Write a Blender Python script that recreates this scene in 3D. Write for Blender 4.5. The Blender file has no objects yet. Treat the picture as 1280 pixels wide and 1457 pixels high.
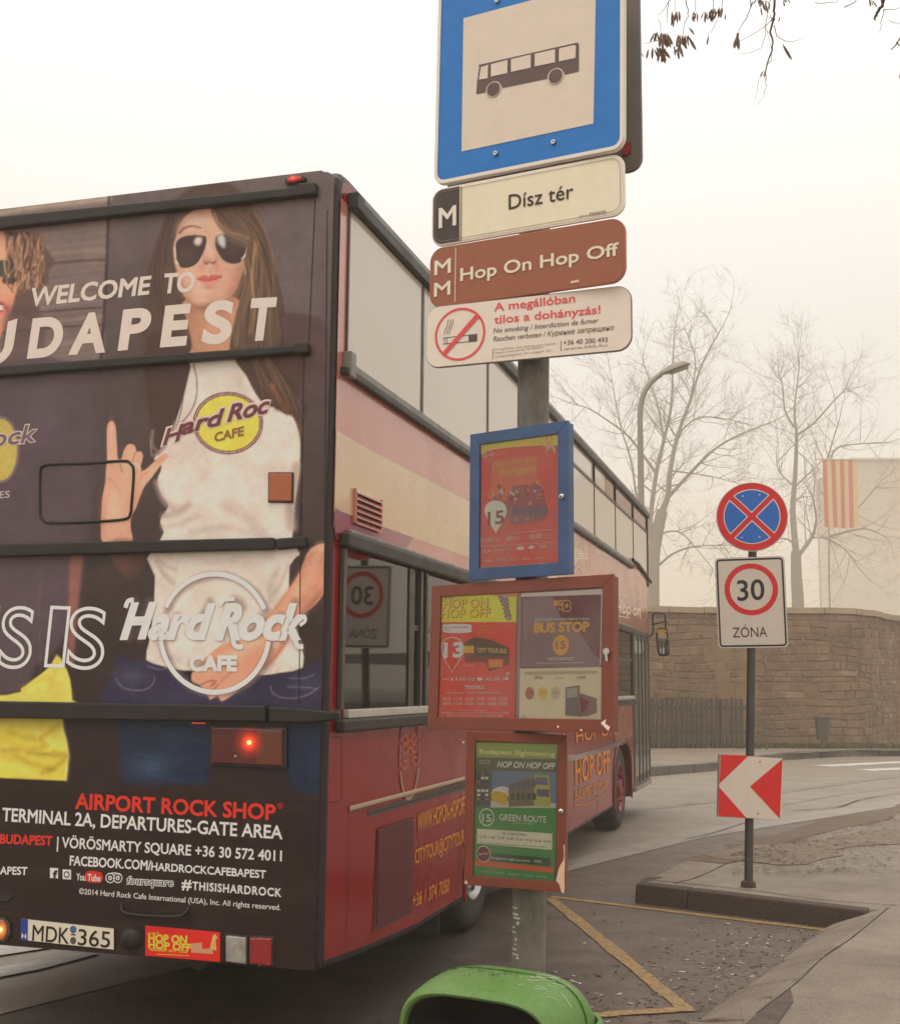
import bpy, math, random
import numpy as np
from mathutils import Vector, Matrix
random.seed(7); rng = np.random.default_rng(7)
sc = bpy.context.scene
col = sc.collection

# ------------------------------------------------------------------ camera
W0, H0 = 1280.0, 1457.0
CAM_F, PITCH, ROLL, CAM_H = 1701.35, 0.142683, 0.008991, 1.70
cd = bpy.data.cameras.new('camera'); cam = bpy.data.objects.new('camera', cd); col.objects.link(cam)
cd.sensor_fit = 'VERTICAL'; cd.sensor_height = 24.0; cd.lens = CAM_F / H0 * 24.0
cd.clip_start = 0.05; cd.clip_end = 2000
_cp, _sp = math.cos(PITCH), math.sin(PITCH)
_f = np.array([0, _cp, _sp]); _u = np.array([0, -_sp, _cp]); _r = np.array([1., 0, 0])
_c, _s = math.cos(ROLL), math.sin(ROLL)
RX, UX = _c * _r + _s * _u, -_s * _r + _c * _u
cam.matrix_world = Matrix(((RX[0], UX[0], -_f[0], 0), (RX[1], UX[1], -_f[1], 0), (RX[2], UX[2], -_f[2], CAM_H), (0, 0, 0, 1)))
sc.camera = cam
CAM = np.array([0, 0, CAM_H])

# ------------------------------------------------------------------ sky, sun, exposure
SUN_EL, SUN_AZ = math.radians(56), math.radians(205)      # azimuth clockwise from +Y: behind the camera
world = bpy.data.worlds.new('World'); sc.world = world; world.use_nodes = True
nt = world.node_tree; nt.nodes.clear()
out = nt.nodes.new('ShaderNodeOutputWorld'); bg = nt.nodes.new('ShaderNodeBackground'); bg.inputs[1].default_value = 0.1
sky = nt.nodes.new('ShaderNodeTexSky'); sky.sky_type = 'NISHITA'; sky.sun_disc = False
sky.sun_elevation = SUN_EL; sky.sun_rotation = SUN_AZ; sky.dust_density = 6
tc = nt.nodes.new('ShaderNodeTexCoord'); sx = nt.nodes.new('ShaderNodeSeparateXYZ')
nt.links.new(tc.outputs['Generated'], sx.inputs[0])
ramp = nt.nodes.new('ShaderNodeValToRGB'); el = ramp.color_ramp.elements
stops = [(0.0, (.66, .52, .36)), (0.02, (.92, .72, .48)), (0.10, (1., .87, .70)), (0.20, (1., .955, .875)), (0.42, (.99, .97, .935)), (1.0, (1., .965, .91))]
el[0].position = stops[0][0]; el[0].color = (*stops[0][1], 1); el[1].position = 1.0; el[1].color = (*stops[-1][1], 1)
for p, c in stops[1:-1]:
    e = el.new(p); e.color = (*c, 1)
nt.links.new(sx.outputs[2], ramp.inputs[0])
# an overcast sky is brighter towards the zenith
mr = nt.nodes.new('ShaderNodeMapRange'); mr.inputs[1].default_value = 0.27; mr.inputs[2].default_value = 1.0
mr.inputs[3].default_value = 10.4; mr.inputs[4].default_value = 19.0
nt.links.new(sx.outputs[2], mr.inputs[0])
vm = nt.nodes.new('ShaderNodeVectorMath'); vm.operation = 'SCALE'
nt.links.new(ramp.outputs[0], vm.inputs[0]); nt.links.new(mr.outputs[0], vm.inputs['Scale'])
mx = nt.nodes.new('ShaderNodeMix'); mx.data_type = 'RGBA'; mx.inputs[0].default_value = 0.94
nt.links.new(sky.outputs[0], mx.inputs[6]); nt.links.new(vm.outputs[0], mx.inputs[7])
nt.links.new(mx.outputs[2], bg.inputs[0]); nt.links.new(bg.outputs[0], out.inputs[0])
sd = bpy.data.lights.new('sun', 'SUN'); sd.energy = 0.6; sd.angle = math.radians(30); sd.color = (1, .88, .74)
sun = bpy.data.objects.new('sun', sd); col.objects.link(sun)
_d = Vector((math.sin(SUN_AZ) * math.cos(SUN_EL), math.cos(SUN_AZ) * math.cos(SUN_EL), math.sin(SUN_EL)))
sun.rotation_euler = _d.to_track_quat('Z', 'Y').to_euler()
sc.view_settings.view_transform = 'Standard'; sc.view_settings.look = 'None'
sc.view_settings.exposure = 0.0; sc.view_settings.gamma = 1.0; sc.view_settings.use_curve_mapping = False
sc.render.engine = 'CYCLES'; sc.cycles.use_denoising = True
sc.cycles.volume_bounces = 2; sc.cycles.max_bounces = 8; sc.cycles.diffuse_bounces = 3; sc.cycles.transparent_max_bounces = 12
sc.cycles.sample_clamp_indirect = 4

# ------------------------------------------------------------------ geometry of the place
def ray(x, y): return (x - W0 / 2) / CAM_F * RX - (y - H0 / 2) / CAM_F * UX + _f
def ground(x, y, z=0.0):
    d = ray(x, y); return CAM + d * ((z - CAM_H) / d[2])
def at(x, y, dist):
    d = ray(x, y); return CAM + d * (dist / d[1])
class Plane:
    """a flat face of a thing: measures where a sight line meets it, in the thing's own frame"""
    def __init__(s, P0, U, V, tolocal): s.P0, s.U, s.V, s.N, s.L = P0, U, V, np.cross(U, V), tolocal
    def uv(s, x, y):
        d = ray(x, y); t = ((s.P0 - CAM) @ s.N) / (d @ s.N); P = CAM + d * t - s.P0
        return np.array([P @ s.U, P @ s.V])
    def pt(s, x, y, off=0.0): return s.L(*s.uv(x, y), off)
    def mpx(s, x, y):  # metres per pixel (vertical) at this place
        return abs(s.uv(x, y + 5)[1] - s.uv(x, y - 5)[1]) / 10

# ------------------------------------------------------------------ materials
def lin(c):
    c = np.array(c[:3], float) / 255.0
    return tuple(float(v) for v in np.where(c <= .04045, c / 12.92, ((c + .055) / 1.055) ** 2.4))
_mats = {}
KINK = 1.22
def M(name, rgb, rough=.5, metal=0., spec=.5, noise=.0, nscale=8., bump=0., bscale=60., emit=None, estr=0., coat=0., rgb2=None, detail=6, stretch=None, ior=1.5, grain=0., gscale=350.):
    """procedural material; rgb linear base colour, noise = how much of rgb2 (default darker) is mottled in"""
    key = name
    if key in _mats: return _mats[key]
    m = bpy.data.materials.new(name); m.use_nodes = True; n = m.node_tree; b = n.nodes['Principled BSDF']
    b.inputs['Base Color'].default_value = (*rgb[:3], 1); b.inputs['Roughness'].default_value = rough
    b.inputs['Metallic'].default_value = metal; b.inputs['Specular IOR Level'].default_value = spec
    b.inputs['Coat Weight'].default_value = coat; b.inputs['Coat Roughness'].default_value = .08; b.inputs['IOR'].default_value = ior
    if emit: b.inputs['Emission Color'].default_value = (*emit, 1); b.inputs['Emission Strength'].default_value = estr
    if noise or bump:
        tcn = n.nodes.new('ShaderNodeTexCoord'); src = tcn.outputs['Object']
        if stretch:
            mp = n.nodes.new('ShaderNodeMapping'); mp.inputs['Scale'].default_value = stretch
            n.links.new(src, mp.inputs[0]); src = mp.outputs[0]
    if noise:
        nz = n.nodes.new('ShaderNodeTexNoise'); nz.inputs['Scale'].default_value = nscale; nz.inputs['Detail'].default_value = detail
        nz.inputs['Roughness'].default_value = .65
        n.links.new(src, nz.inputs['Vector'])
        rr = n.nodes.new('ShaderNodeMapRange'); rr.inputs[1].default_value = .35; rr.inputs[2].default_value = .7
        rr.inputs[3].default_value = 0; rr.inputs[4].default_value = noise
        n.links.new(nz.outputs[0], rr.inputs[0])
        mxn = n.nodes.new('ShaderNodeMix'); mxn.data_type = 'RGBA'
        mxn.inputs[6].default_value = (*rgb[:3], 1)
        mxn.inputs[7].default_value = (*(rgb2 or tuple(v * .45 for v in rgb[:3])), 1)
        n.links.new(rr.outputs[0], mxn.inputs[0]); last = mxn.outputs[2]
        if grain:
            ng_ = n.nodes.new('ShaderNodeTexNoise'); ng_.inputs['Scale'].default_value = gscale; ng_.inputs['Detail'].default_value = 2; n.links.new(src, ng_.inputs['Vector'])
            mg_ = n.nodes.new('ShaderNodeMapRange'); mg_.inputs[1].default_value = .3; mg_.inputs[2].default_value = .7; mg_.inputs[3].default_value = 1 - grain; mg_.inputs[4].default_value = 1 + grain
            vg_ = n.nodes.new('ShaderNodeVectorMath'); vg_.operation = 'SCALE'; n.links.new(ng_.outputs[0], mg_.inputs[0]); n.links.new(mg_.outputs[0], vg_.inputs['Scale']); n.links.new(last, vg_.inputs[0]); last = vg_.outputs[0]
        n.links.new(last, b.inputs['Base Color'])
        rm = n.nodes.new('ShaderNodeMapRange'); rm.inputs[1].default_value = .3; rm.inputs[2].default_value = .75
        rm.inputs[3].default_value = max(.02, rough - .08 * (1 if rough > .15 else .3)); rm.inputs[4].default_value = min(1, rough + .12)
        n.links.new(nz.outputs[0], rm.inputs[0]); n.links.new(rm.outputs[0], b.inputs['Roughness'])
    if bump:
        nb = n.nodes.new('ShaderNodeTexNoise'); nb.inputs['Scale'].default_value = bscale; nb.inputs['Detail'].default_value = 5
        n.links.new(src, nb.inputs['Vector'])
        bn = n.nodes.new('ShaderNodeBump'); bn.inputs['Strength'].default_value = min(1, bump); bn.inputs['Distance'].default_value = .01
        n.links.new(nb.outputs[0], bn.inputs['Height']); n.links.new(bn.outputs[0], b.inputs['Normal'])
    _mats[key] = m
    return m
def INK(r, g, b, k=.55, rough=.55):
    k *= KINK
    """printed colour as seen in the photo (0-255) -> ink albedo"""
    l = lin((r, g, b)); a = tuple(min(.85, max(.006, (v - .014) / k)) for v in l)
    return M('print_%d_%d_%d_%d' % (r, g, b, round(k * 100)), a, rough=rough, noise=.12, nscale=14)

# ------------------------------------------------------------------ mesh building
class MB:
    def __init__(s): s.v = []; s.f = []; s.mi = []; s.cur = 0
    def add(s, vs, fs):
        o = len(s.v); s.v += [tuple(map(float, p)) for p in vs]
        s.f += [tuple(i + o for i in f) for f in fs]; s.mi += [s.cur] * len(fs); return s
    def box(s, x0, x1, y0, y1, z0, z1):
        return s.add([(x, y, z) for x in (x0, x1) for y in (y0, y1) for z in (z0, z1)],
                     [(0, 1, 3, 2), (4, 6, 7, 5), (0, 4, 5, 1), (2, 3, 7, 6), (0, 2, 6, 4), (1, 5, 7, 3)])
    def prism(s, a, b):  # two matching rings of points
        n = len(a)
        return s.add(list(a) + list(b), [tuple(range(n))[::-1], tuple(range(n, 2 * n))] + [(i, (i + 1) % n, n + (i + 1) % n, n + i) for i in range(n)])
    def face(s, pts): return s.add(pts, [tuple(range(len(pts)))])
    def tube(s, pts, rad, n=8, cap=True, closed=False):
        P = [np.array(p, float) for p in pts]; k = len(P)
        R = rad if hasattr(rad, '__len__') else [rad] * k
        rings = []; prev = None
        for i in range(k):
            if closed: t = P[(i + 1) % k] - P[i - 1]
            else: t = P[min(i + 1, k - 1)] - P[max(i - 1, 0)]
            t = t / (np.linalg.norm(t) + 1e-12)
            if prev is None:
                a = np.array([0, 0, 1.]) if abs(t[2]) < .9 else np.array([1., 0, 0]); prev = np.cross(t, a)
            e1 = prev - t * (prev @ t); e1 /= np.linalg.norm(e1) + 1e-12; prev = e1; e2 = np.cross(t, e1)
            rings.append([P[i] + R[i] * (math.cos(2 * math.pi * j / n) * e1 + math.sin(2 * math.pi * j / n) * e2) for j in range(n)])
        o = [p for r in rings for p in r]; fs = []
        for i in range(k if closed else k - 1):
            a, b = i * n, ((i + 1) % k) * n
            for j in range(n): fs.append((a + j, a + (j + 1) % n, b + (j + 1) % n, b + j))
        if cap and not closed: fs += [tuple(range(n))[::-1], tuple(range((k - 1) * n, k * n))]
        return s.add(o, fs)
    def loft(s, rings, cap0=True, cap1=True):
        n = len(rings[0]); o = [p for r in rings for p in r]; fs = []
        for i in range(len(rings) - 1):
            for j in range(n): fs.append((i * n + j, i * n + (j + 1) % n, (i + 1) * n + (j + 1) % n, (i + 1) * n + j))
        if cap0: fs.append(tuple(range(n))[::-1])
        if cap1: fs.append(tuple(range((len(rings) - 1) * n, len(rings) * n)))
        return s.add(o, fs)
    def mesh(s, name):
        m = bpy.data.meshes.new(name); m.from_pydata(s.v, [], s.f)
        return m
    def build(s, name, mats, parent=None, smooth=False, bevel=0, seg=2, loc=None, rot=None):
        m = s.mesh(name)
        for x in (mats if isinstance(mats, (list, tuple)) else [mats]): m.materials.append(x)
        if any(s.mi): m.polygons.foreach_set('material_index', s.mi)
        if smooth: m.polygons.foreach_set('use_smooth', [True] * len(m.polygons))
        import bmesh
        if len(s.f) < 200000:
            bm = bmesh.new(); bm.from_mesh(m); bmesh.ops.recalc_face_normals(bm, faces=bm.faces) if smooth or bevel or len(s.f) > 1 else None
            bm.to_mesh(m); bm.free()
        o = bpy.data.objects.new(name, m); col.objects.link(o)
        if loc is not None: o.location = loc
        if rot is not None: o.rotation_euler = rot
        if parent is not None: o.parent = parent
        if bevel:
            b = o.modifiers.new('bevel', 'BEVEL'); b.width = bevel; b.segments = seg; b.limit_method = 'ANGLE'; b.angle_limit = math.radians(40)
            b.harden_normals = False
        if smooth and bevel == 0:
            try: m.set_sharp_from_angle(angle=math.radians(45))
            except Exception: pass
        return o
def tag(o, label=None, cat=None, group=None, kind=None):
    if label: o['label'] = label
    if cat: o['category'] = cat
    if group: o['group'] = group
    if kind: o['kind'] = kind
    return o
def empty(name, loc, rot=(0, 0, 0), **k):
    o = bpy.data.objects.new(name, None); o.empty_display_size = .1; col.objects.link(o)
    o.location = loc; o.rotation_euler = rot; return tag(o, **k)
def smoothpts(pts, n=5, closed=True):
    P = [np.array(p, float) for p in pts]; k = len(P); o = []
    for i in range(k if closed else k - 1):
        g = (lambda j: P[j % k]) if closed else (lambda j: P[max(0, min(k - 1, j))])
        p0, p1, p2, p3 = g(i - 1), g(i), g(i + 1), g(i + 2)
        for t in np.linspace(0, 1, n, endpoint=False):
            o.append(.5 * ((2 * p1) + (-p0 + p2) * t + (2 * p0 - 5 * p1 + 4 * p2 - p3) * t * t + (-p0 + 3 * p1 - 3 * p2 + p3) * t ** 3))
    if not closed: o.append(P[-1])
    return o
def rrect(w, h, r, n=6, cx=0, cz=0):
    o = []
    for (sx_, sz_, a0) in ((1, 1, 0), (-1, 1, 90), (-1, -1, 180), (1, -1, 270)):
        for i in range(n + 1):
            a = math.radians(a0 + 90 * i / n)
            o.append((cx + sx_ * (w / 2 - r) + r * math.cos(a), cz + sz_ * (h / 2 - r) + r * math.sin(a)))
    return o
def shape(name, uvs, pl, off, mat, parent, th=0.0):
    """flat outline in plane coordinates; th > 0 gives it thickness behind its face"""
    mb = MB()
    a = [pl.L(u, v, off) for u, v in uvs]
    if th: mb.prism(a, [pl.L(u, v, off - th) for u, v in uvs])
    else: mb.face(a)
    return mb.build(name, mat, parent)
def poly(name, px, pl, off, mat, parent, sm=0, th=0.0):
    uvs = [pl.uv(*p) for p in px]
    if sm: uvs = smoothpts(uvs, sm)
    return shape(name, uvs, pl, off, mat, parent, th)
def line(name, px, width_px, pl, off, mat, parent, closed=False, sm=0):
    """printed line of constant width along a path"""
    uv = [pl.uv(*p) for p in px]
    if sm: uv = smoothpts(uv, sm, closed)
    w = width_px * pl.mpx(*px[0]) / 2
    return ribbon(name, uv, w, pl, off, mat, parent, closed)
def ribbon(name, uv, w, pl, off, mat, parent, closed=False):
    n = len(uv); mb = MB(); L, R = [], []
    for i in range(n):
        if closed: t = uv[(i + 1) % n] - uv[i - 1]
        else: t = uv[min(i + 1, n - 1)] - uv[max(i - 1, 0)]
        t = t / (np.linalg.norm(t) + 1e-12); q = np.array([-t[1], t[0]]) * w
        L.append(pl.L(*(uv[i] + q), off)); R.append(pl.L(*(uv[i] - q), off))
    vs = L + R; fs = [(i, (i + 1) % n, n + (i + 1) % n, n + i) for i in range(n if closed else n - 1)]
    mb.add(vs, fs); return mb.build(name, mat, parent)
def ring(name, cx, cy, r_out, r_in, pl, off, mat, parent, n=48, a0=0, a1=360, asp=1.0):
    """circle or ring print; centre in sight-line coordinates, radii in metres"""
    c = pl.uv(cx, cy); mb = MB(); full = a1 - a0 >= 360
    A = [math.radians(a0 + (a1 - a0) * i / n) for i in range(n if full else n + 1)]
    P = lambda r, a: pl.L(c[0] + r * asp * math.cos(a), c[1] + r * math.sin(a), off)
    if r_in <= 0: mb.face([P(r_out, a) for a in A])
    else:
        k = len(A); mb.add([P(r_out, a) for a in A] + [P(r_in, a) for a in A],
                           [(i, (i + 1) % k, k + (i + 1) % k, k + i) for i in range(k if full else k - 1)])
    return mb.build(name, mat, parent)
_font = None
_tcache = {}
def textmesh(s, fillmode='BOTH', spacing=1.0):
    key = (s, spacing)
    if key in _tcache: return _tcache[key]
    cu = bpy.data.curves.new('t', 'FONT'); cu.body = s; cu.size = 1; cu.resolution_u = 10 if len(s) <= 3 else 3; cu.space_character = spacing
    ob = bpy.data.objects.new('t', cu); col.objects.link(ob)
    dg = bpy.context.evaluated_depsgraph_get()
    me = bpy.data.meshes.new_from_object(ob.evaluated_get(dg))
    v = np.zeros(len(me.vertices) * 3); me.vertices.foreach_get('co', v); v = v.reshape(-1, 3)[:, :2].copy()
    fs = [tuple(p.vertices) for p in me.polygons]
    bpy.data.objects.remove(ob); bpy.data.curves.remove(cu); bpy.data.meshes.remove(me)
    _tcache[key] = (v, fs); return v, fs
CAP = .729
def txt(s, p0, p1, hpx, pl, off, mat, parent, bold=.012, ital=0., h1=None, name='lettering', outline=0, spacing=1.0):
    """lettering from baseline start p0 to baseline end p1, capitals hpx high, printed on plane pl"""
    v, fs = textmesh(s, spacing=spacing)
    if not len(v): return None
    x0, x1 = v[:, 0].min(), v[:, 0].max()
    a, b = pl.uv(*p0), pl.uv(*p1)
    H0_ = hpx * pl.mpx(*p0); H1_ = (h1 or hpx) * pl.mpx(*p1)
    t = (v[:, 0] - x0) / (x1 - x0 + 1e-9); w = v[:, 1] / CAP
    Hh = H0_ + (H1_ - H0_) * t
    U = a[0] + (b[0] - a[0]) * t + ital * w * Hh; V = a[1] + (b[1] - a[1]) * t + w * Hh
    mb = MB()
    if not outline: mb.add([pl.L(U[i], V[i], off) for i in range(len(v))], fs)
    hw = outline or bold * (H0_ + H1_) / 2 / CAP * 1.0
    if hw > .00005:
        if not outline: off = off + .0002
        S2 = sum(sum(v[f[k]][0] * v[f[(k + 1) % len(f)]][1] - v[f[(k + 1) % len(f)]][0] * v[f[k]][1] for k in range(len(f))) for f in fs)
        dire = {}
        for f in fs:
            for k in range(len(f)): dire[(f[k], f[(k + 1) % len(f)])] = 1
        nxt = {a: b for (a, b) in dire if (b, a) not in dire}; seen = set(); sg = 1 if S2 > 0 else -1
        for st in list(nxt):
            if st in seen: continue
            loop = [st]; seen.add(st); cur = nxt[st]
            while cur in nxt and cur not in seen: seen.add(cur); loop.append(cur); cur = nxt[cur]
            P = [np.array([U[i], V[i]]) for i in loop]
            P = [p for i, p in enumerate(P) if np.linalg.norm(p - P[i - 1]) > 1e-6]; n = len(P)
            if n < 3: continue
            Lq, Rq = [], []
            for i in range(n):
                t1 = P[i] - P[i - 1]; t2 = P[(i + 1) % n] - P[i]
                t1 = t1 / (np.linalg.norm(t1) + 1e-9); t2 = t2 / (np.linalg.norm(t2) + 1e-9)
                n1 = np.array([t1[1], -t1[0]]) * sg; nn = n1 + np.array([t2[1], -t2[0]]) * sg; nn /= np.linalg.norm(nn) + 1e-9
                c_ = max(.6, abs(nn @ n1)); inner = hw if outline else 0
                Lq.append(pl.L(*(P[i] + nn * hw / c_), off)); Rq.append(pl.L(*(P[i] - nn * inner / c_), off))
            mb.add(Lq + Rq, [(i, (i + 1) % n, n + (i + 1) % n, n + i) for i in range(n)])
    return mb.build(name, mat, parent)
def C(ox, oy, k): return lambda *a: [(ox + a[i] * k, oy + a[i + 1] * k) for i in range(0, len(a), 2)]
def join_named(objs, name, kind=None): return objs

black_rubber = M('black_rubber', (.014, .012, .010), rough=.45, noise=.5, nscale=5, rgb2=(.04, .035, .03), spec=.35)
dark_seam = M('dark_seam', (.012, .01, .01), rough=.8)
steel = M('steel', (.55, .55, .54), rough=.3, metal=1)
galv = M('galvanised_steel', (.2, .18, .15), rough=.6, metal=.1, noise=.9, nscale=12, rgb2=(.07, .06, .048), bump=.2, bscale=40, stretch=(1, 1, .5))

# ------------------------------------------------------------------ ground, road, pavements
def sheet(name, pts, z, mat, kind='structure', parent=None):
    o = MB().face([(p[0], p[1], z) for p in pts]).build(name, mat, parent)
    if kind: o['kind'] = kind
    return o
def gx(l, z=0): return [tuple(ground(x, y, z)[:2]) for x, y in l]
M_soil = M('soil', (.12, .1, .08), rough=.95, noise=.6, nscale=.4)
M_road = M('asphalt_light', (.27, .22, .172), rough=.52, noise=.6, nscale=.9, rgb2=(.17, .138, .108), bump=.35, bscale=160, grain=.22, gscale=120)
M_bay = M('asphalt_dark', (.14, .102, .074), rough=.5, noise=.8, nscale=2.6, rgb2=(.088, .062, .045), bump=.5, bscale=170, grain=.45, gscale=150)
M_conc = M('concrete', (.27, .218, .168), rough=.7, noise=.85, nscale=1.5, rgb2=(.14, .108, .08), bump=.5, bscale=70, grain=.28, gscale=80)
M_kerb = M('kerb_concrete', (.17, .15, .13), rough=.8, noise=.8, nscale=6, rgb2=(.09, .075, .06), bump=.6, bscale=60)
M_strip = M('gutter_concrete', (.31, .265, .215), rough=.6, noise=.6, nscale=3, rgb2=(.2, .18, .155), bump=.3, bscale=90)
M_mud = M('wet_dirt', (.12, .082, .055), rough=.92, noise=.8, nscale=5, rgb2=(.2, .15, .105), bump=.5, bscale=70)
def worn(name, rgb, under, amt=.5, scale=9):
    return M(name, rgb, rough=.65, noise=amt, nscale=scale, rgb2=under, bump=.4, bscale=160, detail=10)
M_yel = worn('worn_yellow_paint', (.44, .27, .09), (.13, .10, .07), 1.0, 34)
M_whp = worn('worn_white_paint', (.62, .6, .56), (.3, .28, .25), .7, 4)

sheet('ground', [(-300, -290), (300, -290), (300, 300), (-300, 300)], -.02, M_soil)
kerbfar = [(-14, 17.0), (-4, 18.6), (1.5, 21.0), tuple(ground(930, 1104)[:2]), tuple(ground(1050, 1093)[:2]), tuple(ground(1110, 1082)[:2]), (9.9, 30.2), (14, 31.2), (24, 31.5), (60, 32)]
road = sheet('road', [(-60, -20), (60, -20), (60, 31.99)] + kerbfar[::-1][1:] + [(-60, 12)], 0, M_road)
# stop bay: darker asphalt in front of the light strip
Ls = [(-600, 1560), (300, 1345), (640, 1268), (800, 1226), (1000, 1179), (1280, 1137), (1600, 1092)]
Ls2 = [(x, y + 13 * (y - 975) / 200) for x, y in Ls]
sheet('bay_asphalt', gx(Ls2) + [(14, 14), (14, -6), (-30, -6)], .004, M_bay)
# shade under and beside the bus, painted into the bay colour with ragged edges
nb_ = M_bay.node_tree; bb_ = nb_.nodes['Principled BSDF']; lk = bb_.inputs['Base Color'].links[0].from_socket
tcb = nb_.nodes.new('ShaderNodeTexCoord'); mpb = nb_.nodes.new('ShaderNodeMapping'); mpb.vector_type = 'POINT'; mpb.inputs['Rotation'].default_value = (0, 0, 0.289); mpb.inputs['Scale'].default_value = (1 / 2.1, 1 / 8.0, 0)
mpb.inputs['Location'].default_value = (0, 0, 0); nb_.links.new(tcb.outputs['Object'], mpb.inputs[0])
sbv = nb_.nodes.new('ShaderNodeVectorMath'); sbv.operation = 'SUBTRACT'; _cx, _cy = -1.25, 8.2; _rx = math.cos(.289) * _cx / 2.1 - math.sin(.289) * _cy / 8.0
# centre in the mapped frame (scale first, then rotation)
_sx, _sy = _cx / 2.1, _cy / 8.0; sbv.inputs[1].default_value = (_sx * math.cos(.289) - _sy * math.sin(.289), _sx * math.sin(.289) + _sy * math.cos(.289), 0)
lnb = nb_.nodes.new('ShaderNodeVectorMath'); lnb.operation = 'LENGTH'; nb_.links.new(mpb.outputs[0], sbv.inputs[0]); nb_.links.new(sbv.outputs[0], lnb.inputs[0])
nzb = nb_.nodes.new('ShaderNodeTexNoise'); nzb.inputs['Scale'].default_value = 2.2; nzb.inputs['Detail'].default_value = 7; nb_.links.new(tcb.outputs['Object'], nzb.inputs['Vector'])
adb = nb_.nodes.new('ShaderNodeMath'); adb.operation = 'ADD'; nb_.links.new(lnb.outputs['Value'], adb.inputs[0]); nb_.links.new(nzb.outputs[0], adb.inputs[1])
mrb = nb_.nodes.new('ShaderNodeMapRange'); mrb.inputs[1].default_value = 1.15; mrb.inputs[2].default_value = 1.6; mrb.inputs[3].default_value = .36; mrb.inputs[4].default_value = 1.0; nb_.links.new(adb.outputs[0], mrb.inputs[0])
bus_shade = nb_.nodes.new('ShaderNodeVectorMath'); bus_shade.operation = 'SCALE'; nb_.links.new(lk, bus_shade.inputs[0]); nb_.links.new(mrb.outputs[0], bus_shade.inputs['Scale']); nb_.links.new(bus_shade.outputs[0], bb_.inputs['Base Color'])
sheet('gutter_strip', gx(Ls) + gx(Ls2[::-1]), .008, M_strip)
# thin tar seams beside the strip
def seam(name, px, wm, z, mat, kind='structure'):
    P = [np.array(ground(*p, z)[:2]) for p in px]; P = smoothpts(P, 5, False)
    L, R = [], []
    for i, p in enumerate(P):
        t = P[min(i + 1, len(P) - 1)] - P[max(0, i - 1)]; t /= np.linalg.norm(t)
        q = np.array([-t[1], t[0]]) * wm * random.uniform(.5, 1.3) / 2; L.append((*(p + q), z)); R.append((*(p - q), z))
    n = len(L); o = MB().add(L + R, [(i, i + 1, n + i + 1, n + i) for i in range(n - 1)]).build(name, mat)
    o['kind'] = kind; return o
M_tar = M('tar', (.045, .038, .03), rough=.7)
seam('tar_seam', [(975, 1193), (1010, 1186), (1060, 1170)], .028, .0125, M_tar)
seam('tar_seam', [(1125, 1153), (1190, 1148), (1225, 1137), (1280, 1128)], .03, .0125, M_tar)
seam('tar_seam', [(1115, 1145), (1200, 1130), (1280, 1120)], .015, .0085, M_tar)
seam('wheel_track', [(925, 1150), (1010, 1140), (1120, 1125), (1280, 1104)], .25, .0045, M('track', (.24, .2, .155), rough=.55, noise=.6, nscale=3))
# painted markings
def band(name, a, b, wm, z, mat, label=None):
    a, b = np.array(ground(*a)[:2]), np.array(ground(*b)[:2]); t = (b - a) / np.linalg.norm(b - a); q = np.array([-t[1], t[0]]) * wm / 2
    n = 24; L = [a + (b - a) * i / n for i in range(n + 1)]
    A = [(*(p + q * random.uniform(.78, 1.08)), z) for p in L]; B = [(*(p - q * random.uniform(.78, 1.08)), z) for p in L]
    o = MB().add(A + B, [(i, i + 1, n + 2 + i, n + 1 + i) for i in range(n)]).build(name, mat); o['kind'] = 'structure'; return o
band('yellow_marking', (783, 1277), (1186, 1326), .09, .008, M_yel)
band('yellow_marking', (783, 1280), (975, 1438), .105, .010, M_yel)
band('yellow_marking', (800, 1450), (985, 1438), .09, .012, M_yel)
for a, b in (((1168, 1090), (1420, 1078)), ((1228, 1096), (1480, 1085)), ((1300, 1104), (1560, 1090))):
    band('zebra_stripe', a, b, .5, .004, M_whp)
sheet('white_marking', gx([(-120, 1425), (0, 1393), (60, 1381), (142, 1359), (136, 1354), (70, 1366), (0, 1378), (-120, 1408)]), .012, worn('bay_white_paint', (.5, .48, .44), (.25, .23, .2), .5, 12))
sheet('white_marking', gx([(-120, 1398), (0, 1362), (90, 1348), (130, 1338), (100, 1332), (0, 1346), (-120, 1372)]), .012, worn('bay_white_paint', (.5, .48, .44), (.25, .23, .2), .5, 12))

# raised pavement on the right with the island in front of it
F1 = np.array([1.52, 9.81]); F2 = np.array([2.92, 8.77]); U1 = np.array([3.1, 8.81]); U2 = np.array([1.5, 6.07])
U3 = U2 + (U2 - U1) * 1.5
back = [tuple(ground(x, y, .14)[:2]) for x, y in ((940, 1243), (985, 1221), (1020, 1211), (1100, 1190), (1280, 1148))] + [(9.5, 19.5), (16, 24)]
pav_out = [tuple(F1 + np.array([.02, .02])), ] + back + [(40, 24), (40, -12), (-8, -12), (-7.6, -9.8), tuple(U3), tuple(U2), tuple(U1), tuple(F2)]
mb = MB(); mb.face([(x, y, .14) for x, y in pav_out])
k = len(pav_out); mb.add([(x, y, .14) for x, y in pav_out] + [(x, y, -.01) for x, y in pav_out], [(i, (i + 1) % k, k + (i + 1) % k, k + i) for i in range(k)])
pav = mb.build('pavement', M_conc); pav['kind'] = 'structure'
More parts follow.
